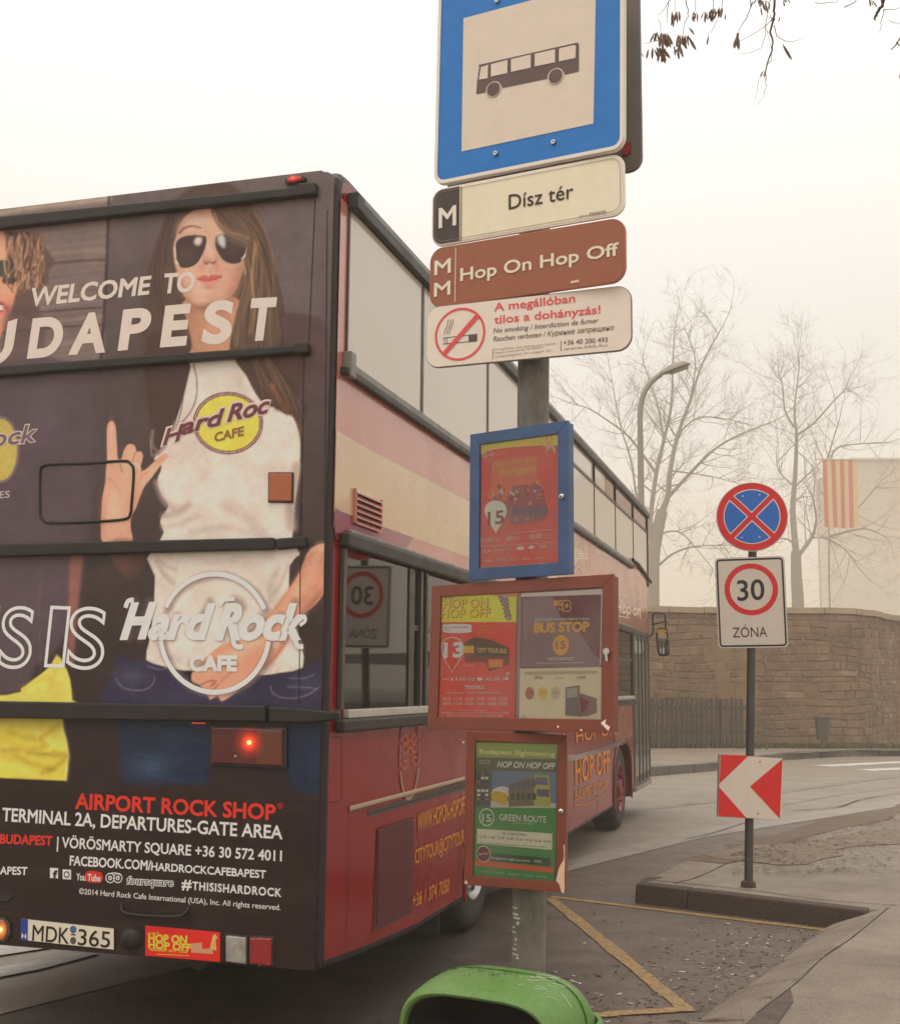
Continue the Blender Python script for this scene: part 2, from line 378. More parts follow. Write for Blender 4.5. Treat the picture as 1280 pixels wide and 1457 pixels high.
# front kerb of the island: long stones, each its own piece
d = (F2 - F1); L_ = np.linalg.norm(d); d /= L_; q = np.array([d[1], -d[0]])   # q points to the camera side
cuts = [0, .44, L_ + .05]
M_kerbf = M('kerb_face', (.05, .03, .02), rough=.8, noise=.8, nscale=5, rgb2=(.075, .05, .035), bump=.7, bscale=40, grain=.3, gscale=90)
for i in range(len(cuts) - 1):
    a, b = F1 + d * (cuts[i] + .004), F1 + d * (cuts[i + 1] - .004)
    A = [(*(a + q * .06), -.01), (*(b + q * .06), -.01), (*(b - q * .1), -.01), (*(a - q * .1), -.01)]
    B = [(*(a + q * .045), .149), (*(b + q * .045), .149), (*(b - q * .1), .149), (*(a - q * .1), .149)]
    MB().prism(A, B).build('kerb_stone', M_kerbf, pav, bevel=.012)
MB().prism([(*(F1 + q * .06), -.01), (*(F1 - q * .1), -.01), (*(F1 - q * .1 - d * .0 + (-q) * .35), -.01), (*(F1 - d * .12 - q * .3), -.01)],
           [(*(F1 + q * .045), .147), (*(F1 - q * .1), .147), (*(F1 - q * .45), .147), (*(F1 - d * .1 - q * .3), .147)]).build('kerb_stone', M_kerbf, pav, bevel=.012)
# worn kerb stones sloping down to the bay
lo0, lo1 = np.array([2.62, 8.62]), np.array([1.34, 6.44]); Lk = np.linalg.norm(lo1 - lo0); n = 0; s = -.1
while s < 9.5:
    ln = random.uniform(.32, .55); e = s + ln - .012
    f = lambda t: (lo0 + (lo1 - lo0) * t / Lk); g = lambda t: (U1 + (U2 - U1) * t / Lk * (Lk / np.linalg.norm(U2 - U1)) * 1.0)
    j = lambda: random.uniform(-.022, .022)
    a, b = f(s) + [j(), j()], f(e) + [j(), j()]; c_, d_ = g(e * 1.25 + .0), g(s * 1.25 + .0)
    zz = .03 + random.uniform(0, .02); zt = .143 + random.uniform(0, .01)
    mm = [(a + d_) / 2 + [-.015, .01], (b + c_) / 2 + [-.015, .01]]
    P = [(*a, zz), (*mm[0], zz + .05 + j() * .5), (*d_, zt), (*c_, zt), (*mm[1], zz + .05 + j() * .5), (*b, zz)]
    Q = [(x, y, -.012) for x, y, z in P]
    MB().prism(Q, P).build('kerb_stone', M_conc, pav, bevel=.012)
    s += ln
# joints in the slabs and the muddy strip along the back
seam('slab_joint', [(960, 1256), (985, 1250), (1010, 1240), (1036, 1228), (1075, 1222)], .014, .1435, dark_seam)
seam('slab_joint', [(925, 1252), (1000, 1259), (1080, 1268), (1160, 1279), (1275, 1288)], .012, .1435, dark_seam)
seam('slab_joint', [(1263, 1291), (1240, 1310), (1208, 1336), (1170, 1362), (1132, 1398), (1075, 1442)], .008, .1445, dark_seam)
seam('mud_strip', [(1000, 1226), (1060, 1208), (1110, 1194), (1180, 1174), (1280, 1152), (1400, 1125)], .5, .1435, M_mud)
seam('mud_strip', [(1060, 1225), (1150, 1205), (1280, 1190), (1400, 1182)], .8, .1465, M('thin_dirt', (.17, .125, .088), rough=.92, noise=.9, nscale=3, rgb2=(.26, .205, .155), bump=.4, bscale=60, grain=.25, gscale=60))
mudp = [ground(*p, .145) for p in ((1045, 1470), (1070, 1448), (1100, 1425), (1124, 1407), (1128, 1425), (1110, 1450), (1090, 1475))]
sheet('mud_strip', [(p[0], p[1]) for p in mudp], .1475, M('red_mud', (.1, .06, .045), rough=.6, noise=.7, nscale=9, bump=.5))

# far pavement, its kerb stones laid one by one
fp = kerbfar + [(60, 80), (-60, 80), (-60, 12)]
fo = MB(); fo.face([(x, y, .15) for x, y in fp]); fo = fo.build('far_pavement', M('far_paving', (.26, .21, .16), rough=.85, noise=.6, nscale=.8)); fo['kind'] = 'structure'
M_k1 = M('kerb_far_a', (.13, .11, .09), rough=.85, noise=.6, nscale=4); M_k2 = M('kerb_far_b', (.21, .185, .16), rough=.85, noise=.6, nscale=4)
P = [np.array(p) for p in smoothpts(kerbfar, 8, False)]; cum = [0]
for i in range(1, len(P)): cum.append(cum[-1] + np.linalg.norm(P[i] - P[i - 1]))
def onk(s): 
    return np.array([np.interp(s, cum, [p[0] for p in P]), np.interp(s, cum, [p[1] for p in P])])
s = 14.0
while s < 42:
    ln = random.uniform(.8, 1.0); a, b = onk(s), onk(s + ln - .03); t = (b - a) / np.linalg.norm(b - a); qn = np.array([t[1], -t[0]])
    hz = .165 + random.uniform(-.012, .012) if s < 38 else .165
    B0 = [(*(a + qn * .03), -.01), (*(b + qn * .03), -.01), (*(b - qn * .14), -.01), (*(a - qn * .14), -.01)]
    B1 = [(*(a + qn * .015), hz), (*(b + qn * .015), hz), (*(b - qn * .14), hz), (*(a - qn * .14), hz)]
    MB().prism(B0, B1).build('kerb_stone', random.choice([M_k1, M_k1, M_k2]), fo); s += ln
M_grass = M('verge_grass', (.1, .085, .04), rough=.95, noise=.6, nscale=12)
# grassy foot of the fence and wall
gr = MB()
for i in range(5000):
    t = random.random(); x = 3 + t * 12; y = 30.6 + t * 1.6 + random.uniform(-.5, .35)
    h = random.uniform(.04, .16); a = random.uniform(0, 6.3); w = .02
    gr.add([(x - w * math.cos(a), y - w * math.sin(a), .15), (x + w * math.cos(a), y + w * math.sin(a), .15), (x + random.uniform(-.06, .06), y + random.uniform(-.06, .06), .15 + h)], [(0, 1, 2)])
gr.build('verge_grass', M_grass)['kind'] = 'stuff'

# ------------------------------------------------------------------ litter and leaves on the bay and pavement
lt = MB()
def leaf(x, y, z, s, m):
    a = random.uniform(0, 6.3); c_, s_ = math.cos(a), math.sin(a); l, w = s, s * random.uniform(.12, .3); b = random.uniform(.1, .45) * w * 2
    P = [(-l, 0, b * random.uniform(.2, 2)), (-l * .3, w, 0), (l * .4, w * .8, b * .6), (l, 0, b), (l * .3, -w, 0), (-l * .4, -w, b)]
    lt.cur = m; lt.add([(x + p * c_ - q * s_, y + p * s_ + q * c_, z + r + .002) for p, q, r in P], [tuple(range(6))])
kd = (lo1 - lo0) / Lk; kn = np.array([kd[1], -kd[0]])
for i in range(900):   # gathered along the kerb
    t = random.uniform(-.3, 4); dist = abs(random.gauss(0, .45)) + .03
    p = lo0 + kd * t - (-kn if np.dot(kn, [-1, 0]) < 0 else kn) * -dist
    z = .004
    leaf(p[0], p[1], z, random.uniform(.008, .03), random.choice([0, 0, 0, 1, 1, 2, 3]))
for i in range(240):
    p = np.array([random.uniform(.4, 3), random.uniform(6, 11)])
    if np.dot(p - lo0, kn if kn[0] < 0 else -kn) < 0: continue
    leaf(p[0], p[1], .004, random.uniform(.008, .028), random.choice([0, 0, 0, 1, 1, 1, 2, 3]))
for i in range(900):
    x, y = random.uniform(1.6, 8), random.uniform(6, 17)
    px_ok = np.dot(np.array([x, y]) - U1, kn if kn[0] < 0 else -kn) < -.05 and (y - 8.9) < 1.05 * (x - 1.55) + .9
    on_front = (x - F1[0]) * q[0] + (y - F1[1]) * q[1]
    if px_ok and (on_front < 0 or x > 3.1): leaf(x, y, .146, random.uniform(.01, .04), random.choice([0, 0, 1, 1, 2, 3]))
for i in range(2200):
    x, y = random.uniform(1.7, 6.5), random.uniform(7, 15)
    if np.dot(np.array([x, y]) - U1, kn) < -.05 and (y - 9) < 1.25 * (x - 1.5) + .5 and ((x - F1[0]) * q[0] + (y - F1[1]) * q[1] < -.05 or x > 3.2): leaf(x, y, .149, random.uniform(.008, .032), random.choice([0, 0, 1, 2, 2, 3]))
for i in range(1300):   # crumbs of leaves and bark along the back of the island
    px_, py_ = random.uniform(1040, 1290), 0; t = random.random() ** 1.6; py_ = 1215 - (px_ - 1040) * .23 + t * (30 + (px_ - 1040) * .22)
    p = ground(px_, py_, .149); leaf(p[0], p[1], .1495, random.uniform(.008, .034), random.choice([0, 0, 1, 1, 1, 3]))
lt.build('leaf_litter', [M('leaf_dark', (.03, .022, .015), rough=.7), M('leaf_brown', (.1, .07, .045), rough=.7), M('leaf_pale', (.5, .46, .4), rough=.6), M('leaf_grey', (.24, .21, .18), rough=.7)])['kind'] = 'stuff'

# ------------------------------------------------------------------ stone wall, stones laid one by one
wall_path = [(-9, 29.8), (2, 30.4), tuple(at(950, 1000, 31.4)[:2]), tuple(at(1040, 1000, 31.9)[:2]), tuple(at(1120, 1000, 31.6)[:2]), tuple(at(1200, 1000, 31.6)[:2]), tuple(at(1240, 1000, 32.4)[:2]), tuple(at(1300, 1000, 35.5)[:2]), (21, 42), (27, 50)]
WP = [np.array(p) for p in smoothpts(wall_path, 6, False)]; wc = [0]
for i in range(1, len(WP)): wc.append(wc[-1] + np.linalg.norm(WP[i] - WP[i - 1]))
def onw(s): return np.array([np.interp(s, wc, [p[0] for p in WP]), np.interp(s, wc, [p[1] for p in WP])])
def wfr(s):
    a, b = onw(max(0, s - .2)), onw(min(wc[-1], s + .2)); t = (b - a) / np.linalg.norm(b - a); return onw(s), t, np.array([t[1], -t[0]])
WZ = 3.62
wl = empty('stone_wall', (float(WP[12][0]), float(WP[12][1]), .15), label='tall weathered rubble stone wall with a pale flat coping, curving away behind the crossing', cat='wall')
WO = np.array([WP[12][0], WP[12][1], .15])
def wl_pt(s, n, z):
    if 0 < z < WZ and n > 0: z = min(WZ, max(0, z + min(1, (WZ - z) * 2, z * 2) * (.035 * math.sin(s * .9 + z * 1.7) + .025 * math.sin(s * 2.3 + z * 3))))
    p, t, qn = wfr(s); return tuple(np.array([*(p + qn * n), z]) - WO)
M_mortar = M('mortar', (.24, .155, .085), rough=.95, noise=.7, nscale=3, rgb2=(.17, .105, .06))
ss = np.linspace(0, wc[-1], 70); mb = MB()
mb.loft([[wl_pt(s, 0, -.0), wl_pt(s, 0, WZ), wl_pt(s, -.6, WZ), wl_pt(s, -.6, 0)] for s in ss]); mb.build('wall_core', M_mortar, wl)
stm = [M('wall_stone_%s' % n, c, rough=.9, noise=.85, nscale=1.3, rgb2=(c[0] * .55, c[1] * .5, c[2] * .46), bump=.7, bscale=25, grain=.25, gscale=30) for n, c in
       (('ochre', (.25, .165, .098)), ('tan', (.23, .15, .09)), ('brown', (.2, .128, .078)), ('grey', (.22, .15, .098)), ('pale', (.3, .215, .135)))]
# which stretch of the wall the photo shows
s_of = lambda px: min(np.linspace(0, wc[-1], 600), key=lambda s: abs((640 + 1701 * onw(s)[0] / onw(s)[1]) - px))
sA, sB = s_of(900), s_of(1330)
z = .02; count = 0; extra = MB(); allst = []
while z < WZ - .1:
    h = min(random.uniform(.13, .24), WZ - z); s = 0 + random.uniform(0, .3)
    while s < wc[-1] - .3:
        ln = random.choice([.18, .25, .33, .45]) * random.uniform(.8, 1.2); allst.append((s, z, ln, h)); s += ln
    z += h
vis = [q_ for q_ in allst if sA < q_[0] < sB]
keep = set(sorted(range(len(vis)), key=lambda i: -vis[i][2] * vis[i][3])[:296])
def stone(mb, s, z, ln, h):
    g = .008; pr = random.uniform(.004, .035); j = lambda k=.045: random.uniform(-k, k)
    a = [wl_pt(s + g + j(), .002, z + g + j(.015)), wl_pt(s + ln - g + j(), .002, z + g + j(.015)), wl_pt(s + ln - g + j(), .002, z + h - g + j(.015)), wl_pt(s + g + j(), .002, z + h - g + j(.015))]
    e = .035; b = [wl_pt(s + g + e + j(), pr, z + g + e * .7), wl_pt(s + ln - g - e + j(), pr + j(.01), z + g + e * .7 + j(.01)), wl_pt(s + ln - g - e, pr, z + h - g - e * .7), wl_pt(s + g + e, pr + j(.01), z + h - g - e * .7 + j(.01))]
    mb.prism(a, b)
for i, (s, z, ln, h) in enumerate(vis):
    if i in keep: m_ = MB(); stone(m_, s, z, ln, h); m_.build('stone', random.choice(stm[:4] + stm[:3] + ([stm[4]] if random.random() < .4 else [])), wl)
    else: extra.cur = random.randrange(4); stone(extra, s, z, ln, h)
for q_ in allst:
    if not (sA < q_[0] < sB): extra.cur = random.randrange(4); stone(extra, *q_)
extra.build('rubble_stones', stm, wl)['kind'] = 'stuff'
M_cop = M('coping', (.4, .3, .2), rough=.9, noise=.6, nscale=3, rgb2=(.2, .16, .12))
s = .1
while s < wc[-1] - 1:
    ln = random.uniform(.9, 1.2); j = random.uniform(-.015, .015)
    A = [wl_pt(s, .09, WZ + j + .002), wl_pt(s + ln - .03, .09, WZ + j + .002), wl_pt(s + ln - .03, -.68, WZ + j + .002), wl_pt(s, -.68, WZ + j + .002)]
    B = [(x, y, z + .15) for x, y, z in A]; MB().prism(A, B).build('coping_stone', M_cop, wl); s += ln
# raised ground behind the wall
tb = [tuple(p + np.array([-.2, .55])) for p in WP]
tr = MB(); tr.face([(x, y, 3.3) for x, y in tb] + [(60, 60, 3.3), (60, 200, 3.3), (-80, 200, 3.3), (-80, 29, 3.3)])
tr.build('terrace_ground', M('terrace', (.14, .12, .09), rough=.95, noise=.5, nscale=.3))['kind'] = 'structure'

# ------------------------------------------------------------------ picket fence in front of the wall
fa, fb = at(880, 1040, 30.2), at(1062, 1040, 31.0); fa, fb = np.array(fa[:2]), np.array(fb[:2]); fd = fb - fa; fl = np.linalg.norm(fd); fd /= fl; fn = np.array([fd[1], -fd[0]])
fe = empty('picket_fence', (fa[0], fa[1], .15), (0, 0, math.atan2(fd[1], fd[0])), label='grey weathered wooden picket fence standing against the stone wall beside the bus front', cat='fence')
M_wood = M('grey_wood', (.075, .055, .042), rough=.9, noise=.8, nscale=6, rgb2=(.035, .025, .02), stretch=(1, 1, .2))
zt = (at(950, 993, 30.5)[2]) - .15
MB().box(0, fl, .02, .06, .35, .43).build('fence_rail', M_wood, fe); MB().box(0, fl, .02, .06, .95, 1.03).build('fence_rail', M_wood, fe)
x = .05
while x < fl - .08:
    hh = zt + random.uniform(-.03, .02)
    MB().prism([(x, -.012, .04), (x + .085, -.012, .04), (x + .085, .015, .04), (x, .015, .04)], [(x, -.012, hh), (x + .085, -.012, hh), (x + .085, .015, hh), (x, .015, hh)]).build('picket', M_wood, fe)
    x += .135
for x in np.arange(.6, fl, 2.1): MB().box(x, x + .1, .062, .16, 0, zt - .05).build('fence_post', M_wood, fe)

# ------------------------------------------------------------------ bare trees on the terrace
M_bark = M('bark', (.2, .15, .105), rough=.9, noise=.6, nscale=4)
def grow(mb, p, d, ln, r, lvl, maxl, n=5, droop=0.0):
    seg = 5; pts = [np.array(p)]; dd = np.array(d) / np.linalg.norm(d)
    for i in range(seg):
        dd = dd + rng.normal(0, .16, 3) + np.array([0, 0, .07 - droop]); dd /= np.linalg.norm(dd); pts.append(pts[-1] + dd * ln / seg)
    mb.tube(pts, [r * (1 - .75 * i / seg) for i in range(seg + 1)], n=n if r > .03 else 3, cap=False)
    if lvl >= maxl: return
    for i in range(rng.integers(3, 6)):
        t = rng.uniform(.25, 1); k = t * seg; a = int(min(k, seg - 1)); q = pts[a] + (pts[a + 1] - pts[a]) * (k - a)
        dirn = (pts[a + 1] - pts[a]); dirn /= np.linalg.norm(dirn)
        side = np.cross(dirn, rng.normal(0, 1, 3)); side /= np.linalg.norm(side)
        nd = dirn * .75 + side * rng.uniform(.5, 1.0)
        grow(mb, q, nd, ln * rng.uniform(.45, .75), max(.013, r * (1 - .7 * t) * .55), lvl + 1, maxl, n, droop)
def tree(name, dist, trunk, limbs, rtrunk, label, zb=3.3, dens=7, maxl=3, cat='tree', ln=(1.2, 2.6)):
    K = dist / 43.0; rtrunk *= K * .8; limbs = [(p, a * K * .64, b * K * .55) for p, a, b in limbs]; ln = (ln[0] * K, ln[1] * K)
    T = [at(x, y, dist) for x, y in trunk]; T[0][2] = zb - .15; o = T[0].copy()
    root = empty(name, tuple(o), label=label, cat=cat, group=None)
    mb = MB(); T = smoothpts(T, 4, False); n = len(T)
    mb.tube([p - o for p in T], [rtrunk * (1.15 - .35 * i / n) for i in range(n)], n=10); mb.build('trunk', M_bark, root, smooth=True)
    tw = MB()
    for (pts, r0, r1) in limbs:
        k = len(pts); dy = np.cumsum([0] + list(rng.normal(0, .5, k - 1)))
        L = [at(x, y, dist + dy[i]) for i, (x, y) in enumerate(pts)]; L = smoothpts(L, 4, False); m = len(L)
        R = [r0 + (r1 - r0) * i / (m - 1) for i in range(m)]
        lm = MB(); lm.tube([p - o for p in L], R, n=7); lm.build('limb', M_bark, root, smooth=True)
        tot = sum(np.linalg.norm(L[i + 1] - L[i]) for i in range(m - 1))
        for j in range(int(dens * tot / 3 / K) + 3):
            t = rng.uniform(.18, 1); a = min(int(t * (m - 1)), m - 2); f = t * (m - 1) - a; p = L[a] + (L[a + 1] - L[a]) * f - o
            dn = L[a + 1] - L[a]; dn /= np.linalg.norm(dn); sd_ = np.cross(dn, rng.normal(0, 1, 3)); sd_ /= np.linalg.norm(sd_)
            grow(tw, p, dn * .5 + sd_ * rng.uniform(.5, 1), rng.uniform(*ln) * (1.1 - .4 * t), max(.014 * K, R[a] * .34), 1, maxl, 4)
        grow(tw, L[-1] - o, L[-1] - L[-2], 1.6 * K, r1, 1, maxl, 4)
    t_ = tw.build('twigs', M_bark, root); t_['kind'] = 'stuff'
    return root
c = C(820, 440, .359)
tree('bare_tree', 112, c(300, 1290, 300, 1030, 316, 900, 338, 800), [
    (c(308, 960, 290, 860, 315, 650, 345, 520, 375, 380, 380, 220, 388, 90), .17, .03),
    (c(338, 800, 360, 740, 370, 640, 400, 500, 450, 360, 500, 210, 582, 60), .2, .03),
    (c(350, 760, 450, 650, 540, 560, 640, 500, 790, 440), .12, .03),
    (c(315, 650, 250, 560, 190, 490, 60, 400, 0, 380), .09, .025),
    (c(290, 860, 240, 750, 215, 600, 170, 450, 140, 280), .09, .025),
    (c(300, 1040, 380, 970, 470, 940, 590, 935), .08, .025),
    (c(400, 500, 470, 435, 560, 430, 700, 460), .06, .02),
    (c(320, 900, 370, 880, 430, 900, 540, 1030), .06, .02),
    (c(345, 520, 320, 380, 260, 200), .07, .02),
    (c(450, 360, 470, 200, 430, 80), .05, .02),
    (c(370, 640, 520, 660, 640, 690), .05, .02)], .3, 'large bare tree with many spreading limbs rising beside the street lamp')
tree('bare_tree', 118, c(876, 1250, 876, 1170, 870, 1060, 868, 960), [
    (c(868, 960, 855, 800, 865, 650, 870, 500, 862, 400, 880, 240), .2, .03),
    (c(868, 990, 920, 920, 938, 890, 950, 830), .13, .08),
    (c(870, 500, 940, 450, 1040, 340, 1080, 310), .08, .02),
    (c(862, 470, 825, 400, 815, 300, 800, 260), .07, .02),
    (c(935, 906, 985, 908, 1060, 950, 1120, 1030), .06, .025),
    (c(855, 925, 830, 910, 790, 912), .07, .03),
    (c(860, 700, 800, 640, 790, 560), .05, .02),
    (c(870, 560, 930, 620, 950, 700), .04, .02)], .26, 'slimmer bare tree with a forked trunk rising right of the no-stopping sign', dens=8)
tree('bare_tree', 120, c(1010, 1290, 1000, 1100, 1000, 800), [
    (c(1000, 800, 990, 620, 1040, 440), .1, .03), (c(1000, 700, 1010, 580, 1060, 540, 1215, 530), .08, .03),
    (c(1000, 860, 1100, 800, 1190, 700), .08, .03), (c(1000, 900, 1130, 870, 1200, 890), .08, .03)], .035,
    'faint distant bare tree half lost in the fog behind the striped flag', dens=6, maxl=2)

# ------------------------------------------------------------------ fog-hidden building behind the flag
bd = at(1245, 900, 290)
bl = empty('building', (bd[0] + 25, 290, 3.0), label='huge pale building almost swallowed by the fog at the right edge, behind the flag', cat='building')
zt = at(1260, 655, 290)[2] - 3.0
M_plast = M('plaster', (.5, .38, .26), rough=.9, noise=.3, nscale=.5)
xw = -25 - 4
MB().box(xw, 40, 0, 30, 0, zt).build('wall', M_plast, bl)
MB().prism([(xw - .6, -.7, zt), (40.6, -.7, zt), (40.6, 18.7, zt), (xw - .6, 18.7, zt)], [(xw - .5, -.6, zt + .5), (40.5, -.6, zt + .5), (40.5, 18.6, zt + .5), (xw - .5, 18.6, zt + .5)]).build('roof_ledge', M_plast, bl)
M_wg = M('far_window', (.3, .26, .2), rough=.3)
for i in range(12):
    for kf in range(9):
        x0 = xw + 2 + i * 4.4; z0 = 2.2 + kf * 4.4
        if z0 + 2.2 < zt: MB().box(x0, x0 + 1.5, -.05, .1, z0, z0 + 2.2).build('window', M_wg, bl)

# ------------------------------------------------------------------ street lamp
D = 23.6; b = at(917, 1090, D); M_lamp = M('lamp_paint', (.3, .27, .23), rough=.6, metal=.2)
la = empty('street_lamp', (b[0], D, .0), label='tall grey street lamp with a curved arm and flat oval head above the bus front', cat='street lamp')
o = np.array([b[0], D, 0.]); zb = [at(917, y, D)[2] for y in (620,)][0]
MB().tube([(0, 0, 0), (0, 0, .9), (0, 0, .95), (0, 0, zb)], [.11, .11, .075, .06], n=14).build('pole', M_lamp, la, smooth=True)
arm = smoothpts([at(x, y, D) - o for x, y in ((917, 622), (917, 585), (922, 560), (934, 542), (946, 533))], 5, False)
arm = [np.array([p[0] - arm[0][0], 0, p[2]]) for p in arm]; sh = arm[0][0]
MB().tube(arm, .055, n=12).build('arm', M_lamp, la, smooth=True)
h0 = arm[-1]; h1 = at(988, 518, D) - o - np.array([(at(917, 622, D) - o)[0], 0, 0]); ax = h1 - h0; L = np.linalg.norm(ax); ax /= L; up = np.array([-ax[2], 0, ax[0]])
rings = []
for t, wd, ht in ((-.06, .05, .05), (.05, .08, .07), (.3, .16, .12), (.6, .19, .13), (.85, .14, .1), (1.0, .03, .03)):
    ce = h0 + ax * L * t
    rings.append([tuple(ce + np.array([0, 1, 0]) * wd * math.cos(a) + up * (ht * math.sin(a) if math.sin(a) > 0 else .25 * ht * math.sin(a))) for a in np.linspace(0, 2 * math.pi, 16, endpoint=False)])
MB().loft(rings).build('lamp_head', M_lamp, la, smooth=True)
rings = [[tuple(h0 + ax * L * t + np.array([0, 1, 0]) * wd * math.cos(a) + up * (-.035 - .03 * max(0, -math.sin(a)) + .01 * math.sin(a))) for a in np.linspace(0, 2 * math.pi, 12, endpoint=False)] for t, wd in ((.28, .05), (.4, .12), (.7, .13), (.88, .06))]
MB().loft(rings).build('lamp_glass', M('lamp_glass', (.35, .33, .28), rough=.2), la, smooth=True)

# ------------------------------------------------------------------ striped flag
D = 84; p0 = at(1169, 905, D)
fg = empty('striped_flag', (p0[0], D, 3.3), label='orange-red and cream vertically striped flag hanging on a thin pole in the fog', cat='flag')
o = np.array([p0[0], D, 3.3]); ztp = at(1165, 645, D)[2] - 3.3
MB().tube([(0, 0, -.1), (-.03, 0, ztp)], [.07, .05], n=8).build('flag_pole', M('flag_pole', (.62, .5, .42), rough=.5), fg, smooth=True)
MB().tube([(-.03, 0, ztp), (-.03, 0, ztp + .3)], [.14, .02], n=8).build('finial', M('flag_pole', (0, 0, 0)), fg)
fx0, fx1 = at(1171, 700, D)[0] - o[0], at(1220, 700, D)[0] - o[0]; fz1, fz0 = at(1195, 654, D)[2] - 3.3, at(1195, 750, D)[2] - 3.3
MB().tube([(-.03, 0, fz1 + .02), (fx1, 0, fz1 + .02)], .06, n=6).build('crossbar', M('flag_pole', (0, 0, 0)), fg)
M_fr, M_fw = M('flag_red', (.55, .14, .07), rough=.8), M('flag_cream', (.66, .47, .24), rough=.8)
nst = 8; nz = 10
for i in range(nst):
    mb = MB(); sub = 4; vs = []
    for a in range(sub + 1):
        for bb in range(nz + 1):
            u = (i + a / sub) / nst; v = bb / nz; x = fx0 + (fx1 - fx0) * (u - .04 * v * (u)) ; y = .07 * math.sin(u * 9 + v * 2) * (v * .8 + .2)
            vs.append((x, y, fz1 + (fz0 - fz1) * v - .06 * v * math.sin(u * 3)))
    mb.add(vs, [(a * (nz + 1) + bb, (a + 1) * (nz + 1) + bb, (a + 1) * (nz + 1) + bb + 1, a * (nz + 1) + bb + 1) for a in range(sub) for bb in range(nz)])
    mb.build('flag_stripe', M_fr if i % 2 == 0 else M_fw, fg, smooth=True)

# ------------------------------------------------------------------ small bin and railing at the wall foot
D = 30.6; b = at(1170, 1072, D)
M_dk = M('dark_metal', (.07, .065, .055), rough=.7)
sb = empty('litter_bin', (b[0], D, .15), label='small dark litter bin on a short post at the foot of the stone wall', cat='bin')
zt_, zl = at(1170, 1020, D)[2] - .15, at(1170, 1052, D)[2] - .15
MB().tube([(0, 0, 0), (0, 0, zl + .1)], .035, n=8).build('post', M_dk, sb)
MB().prism([(-.12, -.1, zl), (.12, -.1, zl), (.12, .1, zl), (-.12, .1, zl)], [(-.15, -.13, zt_ - .04), (.15, -.13, zt_ - .04), (.15, .13, zt_ - .04), (-.15, .13, zt_ - .04)]).build('bin_body', M_dk, sb, bevel=.01)
MB().box(-.17, .17, -.15, .15, zt_ - .035, zt_).build('bin_rim', M_dk, sb)
MB().tube([(-.1, .0, zt_), (-.1, 0, zt_ + .07), (.1, 0, zt_ + .07), (.1, 0, zt_)], .01, n=5).build('handle', M_dk, sb)
D = 30.2; b = at(1091, 1072, D); M_rail = M('rail_metal', (.12, .085, .06), rough=.7)
ra = empty('handrail', (b[0], D, .15), label='thin rusty metal handrail standing just right of the zone sign pole by the wall', cat='railing')
zh = at(1098, 1022, D)[2] - .15; zm = at(1098, 1045, D)[2] - .15; xx = at(1098, 1022, D)[0] - b[0]
MB().tube([(0, 0, 0), (0, 0, zh)], .02, n=6).build('post', M_rail, ra); MB().tube([(xx, 0, zm), (xx, 0, zh)], .02, n=6).build('post', M_rail, ra)
MB().tube([(-.55, 0, zh - .08), (0, 0, zh), (xx, 0, zh)], .02, n=6).build('top_rail', M_rail, ra); MB().tube([(-.55, 0, zm - .1), (0, 0, zm), (xx, 0, zm)], .018, n=6).build('lower_rail', M_rail, ra)

# ------------------------------------------------------------------ traffic signs on the island
def plate_sign(name, Cn, yaw, tilt, spin, **k):
    cz, sz = math.cos(yaw), math.sin(yaw); cx, sx_ = math.cos(tilt), math.sin(tilt); cy, sy = math.cos(spin), math.sin(spin)
    R = np.array([[cz, -sz, 0], [sz, cz, 0], [0, 0, 1]]) @ np.array([[1, 0, 0], [0, cx, -sx_], [0, sx_, cx]]) @ np.array([[cy, 0, sy], [0, 1, 0], [-sy, 0, cy]])
    root = bpy.data.objects.new(name, None); col.objects.link(root)
    m = Matrix([[*R[i], Cn[i]] for i in range(3)] + [[0, 0, 0, 1]]); root.matrix_world = m; root.empty_display_size = .1
    tag(root, **k)
    pl = Plane(np.array(Cn, float), R @ np.array([1., 0, 0]), R @ np.array([0, 0, 1.]), lambda u, v, off: (u, -off, v))
    return root, pl
rad = math.radians
M_alu = M('sign_back', (.3, .29, .27), rough=.5, metal=.4, noise=.3)
M_pole = M('painted_grey_pole', (.075, .07, .065), rough=.5, metal=.2, noise=.7, nscale=7, rgb2=(.035, .03, .028), bump=.2)
pb = np.array([2.37, 9.72, .14]); pt = at(1070.5, 790, 9.71)
zp = empty('sign_pole', tuple(pb), label='slightly leaning slim grey steel pole on the kerb island carrying three traffic signs', cat='pole')
ptop = at(1071, 690, 9.73)
MB().tube([(0, 0, 0), tuple(ptop - pb)], .034, n=16).build('pole', M_pole, zp, smooth=True)
MB().tube([(0, 0, 0), (0, 0, .04), (0, 0, .05)], [.06, .055, .036], n=16).build('foot_collar', M_kerbf, zp, smooth=True)
MB().tube([tuple((ptop - pb) * .999), tuple((ptop - pb) * 1.004)], [.037, .03], n=16).build('pole_cap', M_pole, zp)
RED, BLU, WHT, BLK = INK(172, 34, 40, .52), INK(28, 86, 158, .52), INK(186, 176, 166, .62), INK(40, 30, 26, .5)
WHB = INK(196, 186, 174, .55)
def face_dir(p): return p
